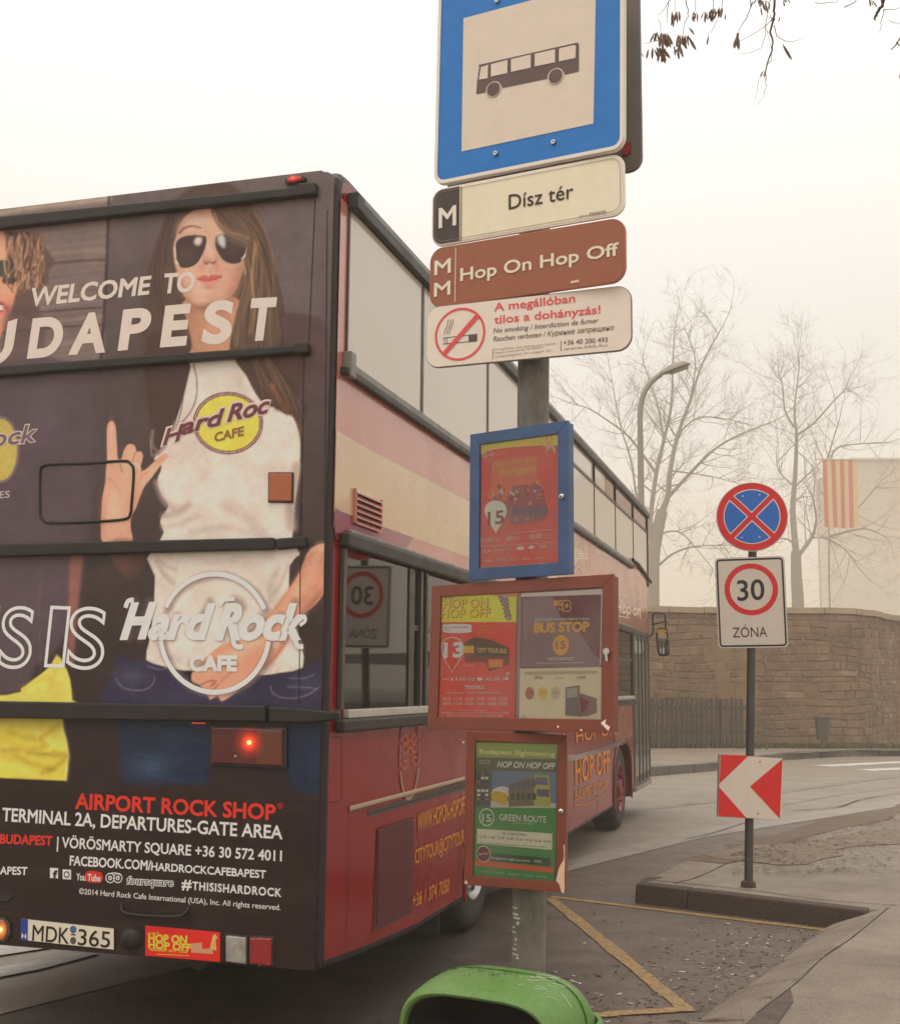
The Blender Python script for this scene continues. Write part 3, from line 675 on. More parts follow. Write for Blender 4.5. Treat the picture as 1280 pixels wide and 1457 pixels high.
# no stopping disc
cn = at(1069, 735, 9.66)
s1, pl = plate_sign('no_stopping_sign', cn, rad(-14), 0, 0, label='round blue no-stopping sign with a red border and red cross, topmost on the island pole', cat='road sign')
r = .281
def discpts(r, n=56): return [(r * math.cos(2 * math.pi * i / n), r * math.sin(2 * math.pi * i / n)) for i in range(n)]
mb = MB(); mb.prism([(x, .0, z) for x, z in discpts(r)], [(x, .004, z) for x, z in discpts(r)]); mb.build('plate', M_alu, s1)
MB().tube([(x, .006, z) for x, z in discpts(r)], .006, n=6, closed=True).build('rim', WHB, s1, smooth=True)
def rr_(name, ro, ri, off, mat, a0=0, a1=360): return ring(name, 1069, 735, ro, ri, pl, off, mat, s1, 48, a0, a1)
rr_('red_field', r * .985, 0, .0015, RED)
for k in range(4):
    a0 = 45 + 90 * k
    # wedge of the blue field between the arms of the cross
    for (rr0, off, mat, w) in ((.225, .0025, WHB, .021), (.218, .0035, BLU, .028)):
        pts = []; c0 = pl.uv(1069, 735); am = math.radians(90 * k)
        ha = math.asin(min(.99, w / rr0)); n = 14
        A = np.linspace(math.radians(-45) + ha, math.radians(45) - ha, n)
        pts = [c0 + rr0 * np.array([math.cos(a + am), math.sin(a + am)]) for a in A] + [c0 + w * math.sqrt(2) * np.array([math.cos(am), math.sin(am)])]
        shape('blue_segment' if mat is BLU else 'white_edge', pts, pl, off, mat, s1)
for x, y in ((1056, 706), (1080, 704), (1055, 765), (1080, 764)): ring('rivet', x, y, .007, 0, pl, .0055, steel, s1, 10)
MB().box(-.03, .03, .005, .05, -.06, -.02).build('bracket', M_pole, s1); MB().box(-.03, .03, .005, .05, .08, .12).build('bracket', M_pole, s1)
# 30 zone plate
cn = at(1068, 857, 9.655)
s2, pl = plate_sign('speed_zone_sign', cn, rad(-15), 0, rad(-1.0), label='white rectangular speed zone sign reading 30 ZÓNA in the middle of the island pole', cat='road sign')
q4 = np.array([pl.uv(*p) for p in ((1019, 794), (1118, 790), (1117, 922), (1017, 921))]); w = (np.linalg.norm(q4[1] - q4[0]) + np.linalg.norm(q4[2] - q4[3])) / 2; h = (q4[0][1] + q4[1][1] - q4[2][1] - q4[3][1]) / 2
def rplate(root, w, h, r_, mat_face, th=.004, back=M_alu, cx=0, cz=0):
    mb = MB(); mb.prism([(x, 0, z) for x, z in rrect(w, h, r_, cx=cx, cz=cz)], [(x, th, z) for x, z in rrect(w, h, r_, cx=cx, cz=cz)]); o = mb.build('plate', [back], root)
    if mat_face: MB().face([(x, -.0008, z) for x, z in rrect(w - .004, h - .004, r_ - .002, cx=cx, cz=cz)]).build('face_sheet', mat_face, root)
    return o
rplate(s2, w, h, .035, WHT)
def rframe(root, w, h, r_, t, off, mat, name='border', cx=0, cz=0):
    a = rrect(w, h, r_, cx=cx, cz=cz); b = rrect(w - 2 * t, h - 2 * t, max(.002, r_ - t), cx=cx, cz=cz); n = len(a)
    return MB().add([(x, -off, z) for x, z in a] + [(x, -off, z) for x, z in b], [(i, (i + 1) % n, n + (i + 1) % n, n + i) for i in range(n)]).build(name, mat, root)
rframe(s2, w - .022, h - .022, .03, .014, .002, BLK)
ring('red_circle', 1068, 838.5, .21, .168, pl, .002, RED, s2, 56)
txt('30', (1049, 854.5), (1087, 852.5), 30, pl, .002, BLK, s2, bold=.012)
txt('ZÓNA', (1042, 907), (1091, 906), 15, pl, .002, BLK, s2, bold=-.004)
for x, y in ((1054.5, 917), (1079, 916)): ring('rivet', x, y, .006, 0, pl, .003, steel, s2, 10)
MB().box(-.04, .04, .005, .045, .1, .14).build('bracket', M_pole, s2); MB().box(-.04, .04, .005, .045, -.25, -.21).build('bracket', M_pole, s2)
# chevron
cn = at(1066.5, 1120.5, 9.655)
s3, pl = plate_sign('chevron_sign', cn, rad(7), 0, rad(3.0), label='square red and white chevron sign pointing left, lowest on the island pole', cat='road sign')
mb = MB(); Pq = [pl.uv(*p) for p in ((1022, 1073), (1113, 1079), (1110, 1167), (1020, 1162))]
shape('plate', [tuple(p) for p in Pq], pl, 0, M_alu, s3, th=.02)
ch = C(1000, 920, .2469)
w_ = INK(192, 180, 168, .6)
poly('face_sheet', ch(99, 622, 457, 645, 446, 1000, 84, 975), pl, .0015, w_, s3)
R2 = INK(176, 24, 36, .5)
poly('red_triangle', ch(101, 623, 262, 627, 92, 790), pl, .003, R2, s3)
poly('red_triangle', ch(88, 806, 248, 988, 86, 974), pl, .003, R2, s3)
poly('red_triangle', ch(268, 806, 455, 648, 440, 992), pl, .003, R2, s3)
for p in ch(325, 664, 314, 962): ring('rivet', *p, .006, 0, pl, .0045, dark_seam, s3, 10)
for z in (-.12, .12): MB().box(-.05, .05, .021, .06, z - .02, z + .02).build('bracket', M_pole, s3)

# ------------------------------------------------------------------ tree whose twigs hang into the top of the view
ot = empty('overhanging_tree', (7.4, 8.6, .14), label='bare tree whose thin twigs with brown seed clusters hang in at top right', cat='tree')
o = np.array([7.4, 8.6, .14])
mb = MB(); mb.tube([(0, 0, -.1), (.02, .05, 1.2), (-.05, 0, 3), (-.2, -.1, 4.6), (-.1, .1, 7), (.2, .1, 9.5)], [.24, .19, .17, .15, .1, .04], n=12); mb.build('trunk', M_bark, ot, smooth=True)
D = 6.0
def hp(x, y, dd=0): return at(x, y, D + dd) - o
limb = smoothpts([np.array([-.2, -.1, 4.6]), np.array([-2.0, -1.3, 5.9]), hp(1500, -420, .6), hp(1260, -330), hp(1080, -260, -.2), hp(930, -230, -.3), hp(840, -180, -.4)], 5, False)
MB().tube(limb, [.09 - .075 * i / (len(limb) - 1) for i in range(len(limb))], n=8).build('limb', M_bark, ot, smooth=True)
M_twig = M('twig', (.045, .03, .028), rough=.8); M_seed = M('seed_brown', (.15, .08, .05), rough=.7, noise=.6, nscale=30, rgb2=(.07, .04, .03))
tw = MB()
def twig(px, r0=.0045, r1=.0015, dd=0):
    P = smoothpts([hp(x, y, dd + .02 * i) for i, (x, y) in enumerate(px)], 4, False); n = len(P)
    tw.tube([p + rng.normal(0, .0025, 3) for p in P], [r0 + (r1 - r0) * i / (n - 1) for i in range(n)], n=4)
    return P
sd_mb = MB()
def seeds(x, y, n, spx, lpx=16, ang=0.1, rot_=None):
    for i in range(int(n * 1.1)):
        a = ang + random.gauss(0, .28); px, py = x + random.gauss(0, spx * 1.3), y + random.gauss(0, spx * .7)
        l = lpx * random.uniform(.6, 1.2); w = l * random.uniform(.07, .11); ux, uy = math.sin(a), math.cos(a)
        dd = random.uniform(-.06, .06); P = []
        for t, ww in ((0, .15), (.25, .7), (.55, 1), (.8, .8), (1, .1), (.8, -.8), (.55, -1), (.25, -.7)):
            P.append(tuple(hp(px + ux * l * t + uy * w * ww, py + uy * l * t - ux * w * ww, dd + .012 * math.sin(t * 3 + i))))
        sd_mb.face(P)
b = C(890, 0, .3047)
twig(b(700, -700, 690, -200, 695, 0, 690, 80, 675, 150, 685, 200, 665, 280, 645, 350), .008, .003)
twig(b(690, 80, 650, 120, 540, 190, 495, 195), .0025, .001); twig(b(690, 120, 715, 175, 760, 195, 825, 182), .0025, .001)
twig(b(645, 350, 620, 370, 608, 440, 602, 480), .0018, .0007); twig(b(645, 350, 655, 400, 640, 450, 610, 492), .0018, .0007)
twig(b(690, -60, 660, 60, 640, 200, 600, 240, 530, 255), .0022, .0008); twig(b(645, 340, 662, 380), .003, .001); twig(b(665, 300, 680, 240, 640, 90), .002, .001)
twig(b(560, -300, 580, 30, 540, 110, 520, 160), .003, .0012); twig(b(215, -600, 215, -100, 200, 10, 150, 70), .004, .001)
twig(b(200, 0, 190, 60, 190, 110), .0025, .0015); twig(b(150, 90, 165, 130, 155, 170), .0015, .001); twig(b(190, 180, 130, 195, 80, 205), .0018, .001)
twig(b(215, -100, 235, 60), .0025, .001); twig(b(280, -500, 275, -50, 290, 60, 268, 120, 270, 180), .0035, .001); twig(b(310, -300, 325, 0, 320, 60), .0025, .001)
twig(b(400, -400, 405, 0, 400, 60), .003, .001); twig(b(440, -400, 450, 0, 425, 60), .003, .001); twig(b(430, 90, 400, 140, 380, 170), .0015, .001)
twig(b(1230, -600, 1205, -100, 1200, 10, 1170, 60, 1160, 90), .012, .006); twig(b(1205, 40, 1200, 60, 1190, 120, 1182, 155), .0025, .001)
twig(b(1200, 44, 1240, 45, 1290, 35), .0025, .001); twig(b(1230, 95, 1270, 112, 1310, 110), .002, .001); twig(b(1340, 130, 1280, 180, 1240, 232), .005, .003); twig(b(1262, 200, 1285, 215), .004, .003)
twig(b(880, 12, 960, 10, 990, -10, 1040, -200), .002, .001); twig(b(1020, 35, 1075, 0, 1100, -100), .003, .0012); twig(b(740, 25, 735, 0, 720, -200), .004, .002)
seeds(925 + 8, 68, 16, 5, 22); seeds(942, 48, 20, 4, 20); seeds(962, 66, 9, 4, 16); seeds(972, 50, 9, 3, 24); seeds(962, 16, 7, 2.5, 18); seeds(987, 18, 7, 2.5, 14)
seeds(1002, 16, 4, 2, 16); seeds(1020, 12, 12, 4, 16); seeds(980, 40, 2, 1, 18, .5); seeds(1005, 50, 1, 1, 14, -.2); seeds(1049, 46, 3, 1, 26, 0); seeds(1112, 62, 1, 0, 24, .1)
seeds(1085, 0, 14, 5, 14); seeds(1100, 22, 5, 3, 8); seeds(1094, 44, 3, 2, 6); seeds(1240, -6, 6, 4, 12); seeds(1244, 24, 3, 1.5, 8); seeds(1086, 103, 4, 2, 10); seeds(910, 72, 3, 2, 8); seeds(1116, -4, 3, 1, 12, .2); seeds(1281, 105, 2, 1, 8)
tw.build('twigs', M_twig, ot)['kind'] = 'stuff'; sd_mb.build('seed_clusters', M_seed, ot)['kind'] = 'stuff'
# the limb carries side branches up to the twig roots
lb = MB()
for x, y in ((1103, -213), (1060, -91), (955, -183), (975, -152), (984, -91), (1012, -122), (1265, -183), (1109, -61)):
    P0 = hp(x, y); P1 = min(limb, key=lambda p: np.linalg.norm(p - P0)); lb.tube([P0, (P0 + P1) / 2 + rng.normal(0, .03, 3), P1], [.006, .009, .014], n=5)
lb.build('branches', M_bark, ot)

# ------------------------------------------------------------------ the bus stop post
PX, PY = .268, 4.035
b0 = at(752, 1350, PY); t0_ = at(758.5, 540, PY); dirp = (t0_ - b0); base = b0 - dirp * ((b0[2] - .14) / dirp[2]); top = b0 + dirp * ((4.5 - b0[2]) / dirp[2])
sp = empty('bus_stop_post', tuple(base), label='thick weathered galvanised bus stop post rising behind the stacked signs and poster cases', cat='post')
MB().tube([(0, 0, -.05), tuple((top - base) * .5), tuple(top - base)], .0545, n=32).build('pole', galv, sp, smooth=True)
MB().tube([(0, 0, 0), (0, 0, .03)], .09, n=24).build('base_flange', galv, sp)
def clampband(z): 
    p = (top - base) * ((z - .14) / (top[2] - .14)); return MB().tube([tuple(p + [0, 0, -.02]), tuple(p + [0, 0, .02])], .059, n=32)
for z in (4.1, 3.55, 3.36, 3.12, 2.9, 2.45, 2.15, 1.9, 1.65, 1.42, 1.15): clampband(z).build('clamp_band', M_alu, sp, smooth=True)
# old sticker residue flakes
pf = INK(150, 146, 138, .5)
for (x, y, w, h) in [(730 + random.uniform(0, 6), 1290 + 7 * i + random.uniform(-2, 2), random.uniform(2, 8), random.uniform(1.5, 5)) for i in range(11)]:
    a = at(x, y, PY - .05); ang0 = math.atan2(-.05, a[0] - (b0[0])); 
    mb = MB(); k = 4; r_ = .0555; z0, z1 = at(x, y + h / 2, PY)[2], at(x, y - h / 2, PY)[2]
    cx = (b0 + dirp * ((z0 - b0[2]) / dirp[2])); s0 = (x - w / 2 - 752) / 23; s1_ = (x + w / 2 - 752) / 23
    aa = [math.asin(max(-.99, min(.99, s0 + (s1_ - s0) * i / k))) for i in range(k + 1)]
    V = [(cx[0] + r_ * math.sin(q_) - base[0], cx[1] - r_ * math.cos(q_) - base[1], zz - base[2]) for zz in (z0, z1) for q_ in aa]
    mb.add(V, [(i, i + 1, k + 2 + i, k + 1 + i) for i in range(k)]); mb.build('sticker_scrap', pf, sp)

# ---- bus stop sign
M_blu = INK(38, 104, 172, .56); M_face = INK(200, 186, 172, .6); M_rimw = INK(196, 188, 178, .52); M_prt = INK(84, 70, 66, .5)
s, pl = plate_sign('bus_stop_sign', (.2575, 3.95, 3.9), rad(-28), 0, rad(.8), label='large square blue bus stop sign with a dark bus pictogram, topmost on the post', cat='sign')
cr = [pl.uv(*p) for p in ((617, 268), (888, 208))]
wd = cr[1][0] - cr[0][0]; cx = (cr[0][0] + cr[1][0]) / 2; zb = (cr[0][1] + cr[1][1]) / 2; hh = .90; cz = zb + hh / 2
mb = MB(); mb.prism([(x, 0, z) for x, z in rrect(wd, hh, .045, cx=cx, cz=cz)], [(x, .018, z) for x, z in rrect(wd, hh, .045, cx=cx, cz=cz)]); mb.build('plate', M_rimw, s, bevel=.002)
MB().face([(x, -.0015, z) for x, z in rrect(wd - .028, hh - .028, .035, cx=cx, cz=cz)]).build('blue_field', M_blu, s)
rframe(s, wd - .004, hh - .004, .043, .013, .004, M_rimw, 'raised_rim', cx, cz)
poly('white_panel', [(659.7, 26.5), (848, -23.5), (844.3, 176.3), (657, 216)], pl, .003, M_face, s)
k5 = C(590, 0, .2734)
busp = k5(322, 493, 326, 430, 338, 348, 332, 341, 848, 224, 856, 236, 855, 374, 782, 391, 779, 380, 762, 366, 738, 360, 712, 367, 694, 386, 690, 412, 458, 460, 452, 445, 436, 432, 413, 429, 388, 440, 374, 458, 371, 482)
poly('bus_pictogram', busp, pl, .0045, M_prt, s)
for q_ in (k5(337, 418, 347, 353, 385, 341, 382, 411), k5(399, 338, 485, 316, 485, 384, 399, 402), k5(504, 312, 607, 287, 606, 356, 503, 378), k5(627, 284, 733, 260, 732, 328, 626, 350), k5(753, 256, 832, 238, 841, 245, 838, 306, 752, 324)):
    poly('pictogram_window', q_, pl, .006, M_face, s)
mp = pl.mpx(700, 130)
for q_ in (k5(413, 468)[0], k5(735, 400)[0]):
    ring('pictogram_wheel_gap', *q_, 11.0 * mp, 0, pl, .0062, M_face, s, 32); ring('pictogram_wheel', *q_, 9.6 * mp, 0, pl, .0075, M_prt, s, 32)
for (x, y) in ((706, 219), (788, 203), (708, 2)):
    c0 = pl.uv(x, y); MB().tube([pl.L(c0[0], c0[1], .002), pl.L(c0[0], c0[1], .009)], .0085, n=6).build('bolt', M('bolt_dark', (.15, .15, .16), rough=.4, metal=.8), s)
    ring('bolt_head', x, y, .008, .0035, pl, .0105, steel, s, 16)
MB().box(-.09, .09, .019, .035, -.35, -.3).build('bracket', M_alu, s)
# sign plate facing the other way, bolted behind
s, pl = plate_sign('reverse_sign', (.36, 4.15, 3.95), rad(-20), 0, 0, label='grey back of a second square sign fixed behind the blue bus stop sign', cat='sign')
R_ = pl.uv(912, 150)[0]; B_ = pl.uv(900, 243)[1]
mb = MB(); rp_ = rrect(.74, .95, .05, cx=R_ - .37, cz=B_ + .475); mb.prism([(x, 0, z) for x, z in rp_], [(x, .02, z) for x, z in rp_]); mb.build('plate', M('sign_back_brown', (.17, .145, .125), rough=.5, metal=.2, noise=.4), s, bevel=.003)
rp_ = rrect(.73, .94, .045, cx=R_ - .37, cz=B_ + .475); MB().face([(x, .0215, z) for x, z in rp_][::-1]).build('face_sheet', M_blu, s)
MB().box(R_ - .5, R_ - .2, -.04, -.001, B_ + .2, B_ + .24).build('bracket', M_alu, s)
rc = [pl.uv(*p) for p in ((886, 208), (897, 203), (897, 216), (892, 222), (886, 222))]
shape('red_corner', rc, pl, .01, INK(120, 45, 45, .5), s, th=.009)
k6 = C(590, 230, .2578)
# ---- stop name plate
def signplate(name, Cn, yaw, tilt, spin, w, h, r_, mat, label, rim=None):
    s, pl = plate_sign(name, Cn, yaw, tilt, spin, label=label, cat='sign')
    mb = MB(); mb.prism([(x, 0, z) for x, z in rrect(w, h, r_, n=8)], [(x, .012, z) for x, z in rrect(w, h, r_, n=8)]); mb.build('plate', rim or M_rimw, s, bevel=.002)
    return s, pl
M_yelw = INK(218, 206, 182, .64)
s, pl = signplate('stop_name_sign', (.249, 3.95, 3.357), rad(-25.3), rad(-.8), rad(-.6), .716, .218, .045, None, 'cream stop name plate reading Dísz tér with a dark M panel')
MB().face([(x, -.0015, z) for x, z in rrect(.702, .204, .038, n=8)]).build('face_sheet', M_yelw, s)
P = [p for p in rrect(.702, .204, .038, n=8) if p[0] < -.2]
xr = pl.uv(654, 300)[0]
shape('dark_panel', [(xr, .102), *[p for p in P if p[1] > 0], *[p for p in P if p[1] <= 0], (xr, -.102)], pl, .003, INK(62, 52, 50, .5), s)
line('thin_rule', [(657, 266), (656, 344)], 1.2, pl, .004, M_prt, s)
txt('M', k6(137, 368)[0], k6(228, 350)[0], 29, pl, .005, M_rimw, s, bold=.02)
txt('Dísz tér', k6(520, 266)[0], k6(876, 202)[0], 22, pl, .004, INK(50, 40, 38, .5), s, bold=.005)
txt('dmv', k6(908, 312)[0], k6(955, 303)[0], 3.5, pl, .004, M_prt, s, bold=0); txt('F00075', k6(965, 303)[0], k6(1056, 288)[0], 5, pl, .004, M_prt, s, bold=.01)
fr = [(-.345, .095), (.335, .095), (.335, -.095), (-.345, -.095)]
rframe(s, .69, .19, .034, .0018, .0042, M('faint_line', (.25, .22, .18)), 'thin_border')
# ---- hop on hop off plate
M_brn = INK(140, 86, 66, .6)
s, pl = signplate('hop_on_sign', (.245, 3.945, 3.128), rad(-27.5), rad(.9), rad(.6), .733, .222, .052, None, 'brown plate reading Hop On Hop Off with two small M letters', rim=INK(150, 100, 80, .5))
MB().face([(x, -.0015, z) for x, z in rrect(.728, .217, .05, n=8)]).build('face_sheet', M_brn, s)
wl_ = INK(214, 192, 172, .55)
txt('Hop On Hop Off', k6(255, 660)[0], k6(1125, 516)[0], 18.5, pl, .004, wl_, s, bold=.022)
txt('M', k6(112, 628)[0], k6(199, 612)[0], 21, pl, .004, wl_, s, bold=.02); txt('M', k6(110, 746)[0], k6(197, 733)[0], 20, pl, .004, wl_, s, bold=.02)
line('thin_rule', k6(228, 478, 224, 776), 1.2, pl, .004, wl_, s)
poly('maker_mark', k6(862, 661, 908, 653, 908, 667, 862, 675), pl, .004, INK(190, 160, 140, .5), s)
# ---- no smoking plate
s, pl = signplate('no_smoking_sign', (.251, 3.945, 2.903), rad(-22.2), rad(.6), rad(.3), .737, .222, .05, None, 'white no-smoking plate with a crossed-out cigarette, lowest of the metal sign plates', rim=INK(120, 108, 98, .5))
MB().face([(x, -.0015, z) for x, z in rrect(.731, .216, .047, n=8)]).build('face_sheet', INK(210, 198, 186, .62), s)
RD = INK(186, 70, 72, .5); GR = INK(78, 68, 64, .5)
mp = pl.mpx(655, 475)
ring('red_circle', *k6(250, 953)[0], 37.5 * mp, 34.2 * mp, pl, .003, RD, s, 56)
poly('red_bar', k6(150, 1060, 340, 842, 358, 858, 166, 1075), pl, .0045, RD, s)
for q_ in (k6(155, 975, 345, 953, 345, 990, 155, 1008),): line('cigarette_outline', q_, 1.0, pl, .003, GR, s, closed=True)
poly('cigarette_filter', k6(298, 959, 345, 953, 345, 990, 298, 996), pl, .0032, GR, s)
line('cigarette_ash', k6(167, 972, 167, 1006), .8, pl, .0032, GR, s); line('cigarette_ash', k6(179, 972, 179, 1005), .8, pl, .0032, GR, s)
for dx in (0, 14, 27): line('smoke_curl', k6(162 + dx, 955, 170 + dx, 930, 180 + dx, 905, 186 + dx, 872), .9, pl, .003, GR, s, sm=4)
txt('A megállóban', k6(440, 826)[0], k6(884, 776)[0], 12, pl, .003, RD, s, bold=.018)
txt('tilos a dohányzás!', k6(440, 896)[0], k6(1024, 838)[0], 12, pl, .003, RD, s, bold=.018)
txt('No smoking / Interdiction de fumer', k6(434, 948)[0], k6(1012, 890)[0], 7.5, pl, .003, GR, s, bold=.004, ital=.2)
txt('Rauchen verboten / Курение запрещено', k6(434, 993)[0], k6(1096, 930)[0], 7.5, pl, .003, GR, s, bold=.004, ital=.2)
txt('+36 40 200 493', k6(820, 1014)[0], k6(1064, 996)[0], 7.2, pl, .003, GR, s, bold=.004)
txt('www.bkk.hu', k6(822, 1042)[0], k6(1062, 1020)[0], 4.5, pl, .003, INK(120, 108, 100, .5), s, bold=0)
for i in range(3): txt(('A dohányzási tilalom megszegése bírságot', 'von maga után. A tilalom betartását', 'hatóság ellenőrzi a megállóhelyeken'), (0, 0), (1, 0), 1, pl, .003, GR, s) if False else txt(['A megállóban tilos dohányozni a kijelölt', 'helyek kivételével. A tilalom', 'megszegése bírsággal jár.'][i], k6(440, 1043 + 20 * i)[0], (k6([780, 706, 765][i], [1010, 1030, 1045][i])[0]), 3.2, pl, .003, INK(130, 118, 108, .5), s, bold=0)
line('thin_rule', k6(432, 1032, 430, 1092), .8, pl, .003, GR, s); line('thin_rule', k6(807, 990, 807, 1046), .8, pl, .003, GR, s)

# ------------------------------------------------------------------ poster cases
M_glass = bpy.data.materials.new('case_glass'); M_glass.use_nodes = True; n = M_glass.node_tree; n.nodes.clear()
o_ = n.nodes.new('ShaderNodeOutputMaterial'); tr_ = n.nodes.new('ShaderNodeBsdfTransparent'); gl_ = n.nodes.new('ShaderNodeBsdfGlossy'); fr_ = n.nodes.new('ShaderNodeFresnel'); mi_ = n.nodes.new('ShaderNodeMixShader')
df_ = n.nodes.new('ShaderNodeBsdfDiffuse'); df_.inputs[0].default_value = (.6, .56, .5, 1); m2_ = n.nodes.new('ShaderNodeMixShader')
tcg = n.nodes.new('ShaderNodeTexCoord'); ng = n.nodes.new('ShaderNodeTexNoise'); ng.inputs['Scale'].default_value = 6; mg = n.nodes.new('ShaderNodeMapRange'); mg.inputs[1].default_value = .4; mg.inputs[2].default_value = .75; mg.inputs[3].default_value = .01; mg.inputs[4].default_value = .10
n.links.new(tcg.outputs['Object'], ng.inputs['Vector']); n.links.new(ng.outputs[0], mg.inputs[0]); n.links.new(mg.outputs[0], m2_.inputs[0])
gl_.inputs['Roughness'].default_value = .06; fr_.inputs[0].default_value = 1.5
n.links.new(tr_.outputs[0], m2_.inputs[1]); n.links.new(df_.outputs[0], m2_.inputs[2])
n.links.new(fr_.outputs[0], mi_.inputs[0]); n.links.new(m2_.outputs[0], mi_.inputs[1]); n.links.new(gl_.outputs[0], mi_.inputs[2]); n.links.new(mi_.outputs[0], o_.inputs[0])
def case(name, Cn, yaw, tilt, spin, w, h, bar, mat, label):
    s, pl = plate_sign(name, Cn, yaw, tilt, spin, label=label, cat='poster case')
    dp = .032
    MB().box(-w / 2 + .004, w / 2 - .004, .012, dp + .012, -h / 2 + .004, h / 2 - .004).build('back_box', mat, s, bevel=.003)
    for (a, b_) in ((((-w / 2, -h / 2), (w / 2, -h / 2), (w / 2 - bar, -h / 2 + bar), (-w / 2 + bar, -h / 2 + bar)), 0), (((-w / 2, h / 2), (-w / 2 + bar, h / 2 - bar), (w / 2 - bar, h / 2 - bar), (w / 2, h / 2)), 0),
                    (((-w / 2, -h / 2 + .0005), (-w / 2 + bar, -h / 2 + bar + .0005), (-w / 2 + bar, h / 2 - bar - .0005), (-w / 2, h / 2 - .0005)), 0), (((w / 2, -h / 2 + .0005), (w / 2, h / 2 - .0005), (w / 2 - bar, h / 2 - bar - .0005), (w / 2 - bar, -h / 2 + bar + .0005)), 0)):
        MB().prism([(x, 0, z) for x, z in a], [(x, .0115, z) for x, z in a]).build('frame_bar', mat, s, bevel=.0012)
    MB().face([(x, .005, z) for x, z in ((-w / 2 + bar * .9, -h / 2 + bar * .9), (w / 2 - bar * .9, -h / 2 + bar * .9), (w / 2 - bar * .9, h / 2 - bar * .9), (-w / 2 + bar * .9, h / 2 - bar * .9))]).build('glass_pane', M_glass, s)
    return s, pl
OFF = -.0105
def lockscrew(s, pl, x, y, r_=.009):
    c0 = pl.uv(x, y); MB().tube([pl.L(*c0, 0), pl.L(*c0, .006), pl.L(*c0, .0085)], [r_, r_, r_ * .6], n=16).build('lock', steel, s, smooth=True); ring('keyhole', x, y, r_ * .35, 0, pl, .0095, dark_seam, s, 10)
def tinyrow(s, pl, a, b_, n, h, mat, off, text=None, bold=.01):
    """a printed row of small separate words or times"""
    a, b_ = np.array(a), np.array(b_)
    for i in range(n):
        p = a + (b_ - a) * i / n; e = a + (b_ - a) * (i + .72) / n
        txt(text[i % len(text)], tuple(p), tuple(e), h, pl, off, mat, s, bold=bold)
# blue case
M_bc = M('blue_paint', (.03, .085, .22), rough=.45, noise=.6, nscale=7, rgb2=(.02, .04, .09), coat=.2)
s, pl = case('poster_case', (.225, 3.95, 2.304), rad(-36.1), rad(-.6), rad(-.3), .392, .508, .04, M_bc, 'blue framed poster case with a red tour poster, highest of the three cases')
b7 = C(600, 590, .2266)
PR, PY_, PO = INK(196, 84, 72, .5), INK(222, 188, 82, .55), INK(206, 136, 70, .5); PW = INK(218, 200, 186, .52)
poly('poster', b7(340, 150, 865, 90, 865, 960, 340, 1000), pl, OFF, PR, s)
poly('yellow_band', b7(345, 150, 865, 95, 865, 190, 760, 190, 640, 196, 520, 205, 440, 215, 360, 250, 345, 250), pl, OFF + .0008, PY_, s)
mp = pl.mpx(720, 700)
ring('round_badge', *b7(410, 258)[0], 8.5 * mp, 6.6 * mp, pl, OFF + .0016, INK(214, 120, 110, .5), s); txt('city tour', b7(376, 268)[0], b7(452, 252)[0], 5, pl, OFF + .0022, PW, s)
ring('spiral_mark', *b7(788, 152)[0], 5.5 * mp, 4.0 * mp, pl, OFF + .0016, PO, s)
poly('white_ribbon', b7(745, 215, 770, 195, 775, 230, 800, 205, 826, 240, 824, 190, 790, 180, 760, 190), pl, OFF + .0016, INK(196, 156, 130, .5), s, sm=3)
# a cheerful drawn bus with crowned title
poly('drawn_arch', b7(432, 300, 470, 285, 700, 255, 712, 300, 720, 400, 745, 480, 430, 540, 425, 420), pl, OFF + .0014, INK(204, 112, 84, .5), s, sm=3)
txt('Hop on in', b7(440, 330)[0], b7(680, 295)[0], 9, pl, OFF + .002, PO, s, bold=.03); txt('Budapest', b7(482, 385)[0], b7(706, 352)[0], 11, pl, OFF + .002, INK(222, 150, 80, .5), s, bold=.03)
poly('drawn_bus_side', b7(520, 560, 560, 445, 690, 430, 745, 450, 765, 560, 760, 660, 560, 690, 520, 640), pl, OFF + .0018, INK(150, 90, 96, .5), s)
for k in range(74):
    x, y = random.uniform(425, 745), random.gauss(490, 34); w_, h_ = random.uniform(7, 26), random.uniform(7, 30); c_ = random.choice([(160, 120, 90), (120, 118, 84), (206, 150, 84), (176, 84, 92), (120, 96, 130), (190, 160, 160), (206, 110, 70), (150, 70, 60), (214, 176, 110)])
    poly('drawn_passenger', [(p[0], p[1]) for p in b7(x, y - h_ / 2, x + w_ / 2, y - h_ * .1, x + w_ * .3, y + h_ / 2, x - w_ * .4, y + h_ * .4, x - w_ / 2, y - h_ * .2)], pl, OFF + .0022 + .0006 * k / 74, INK(*c_, .5), s)
for x in range(560, 760, 46): poly('drawn_window', b7(x, 580, x + 34, 575, x + 34, 625, x, 632), pl, OFF + .0026, INK(110, 92, 104, .5), s)
for x in (585, 655): ring('drawn_lamp', *b7(x, 655)[0], 3.2 * mp, 0, pl, OFF + .003, INK(150, 130, 130, .5), s, 20)
pin = [b7(457, 745)[0]] + smoothpts(b7(405, 660, 385, 600, 405, 555, 455, 538, 505, 555, 526, 600, 508, 660), 4, False)
poly('route_pin', pin, pl, OFF + .0034, PW, s); txt('15', b7(408, 690)[0], b7(506, 678)[0], 19, pl, OFF + .004, INK(130, 60, 62, .5), s, bold=.02)
for (y, a, b_) in ((745, 535, 810), (825, 360, 830)): line('thin_rule', b7(a, y, b_, y - 25), .6, pl, OFF + .002, PW, s)
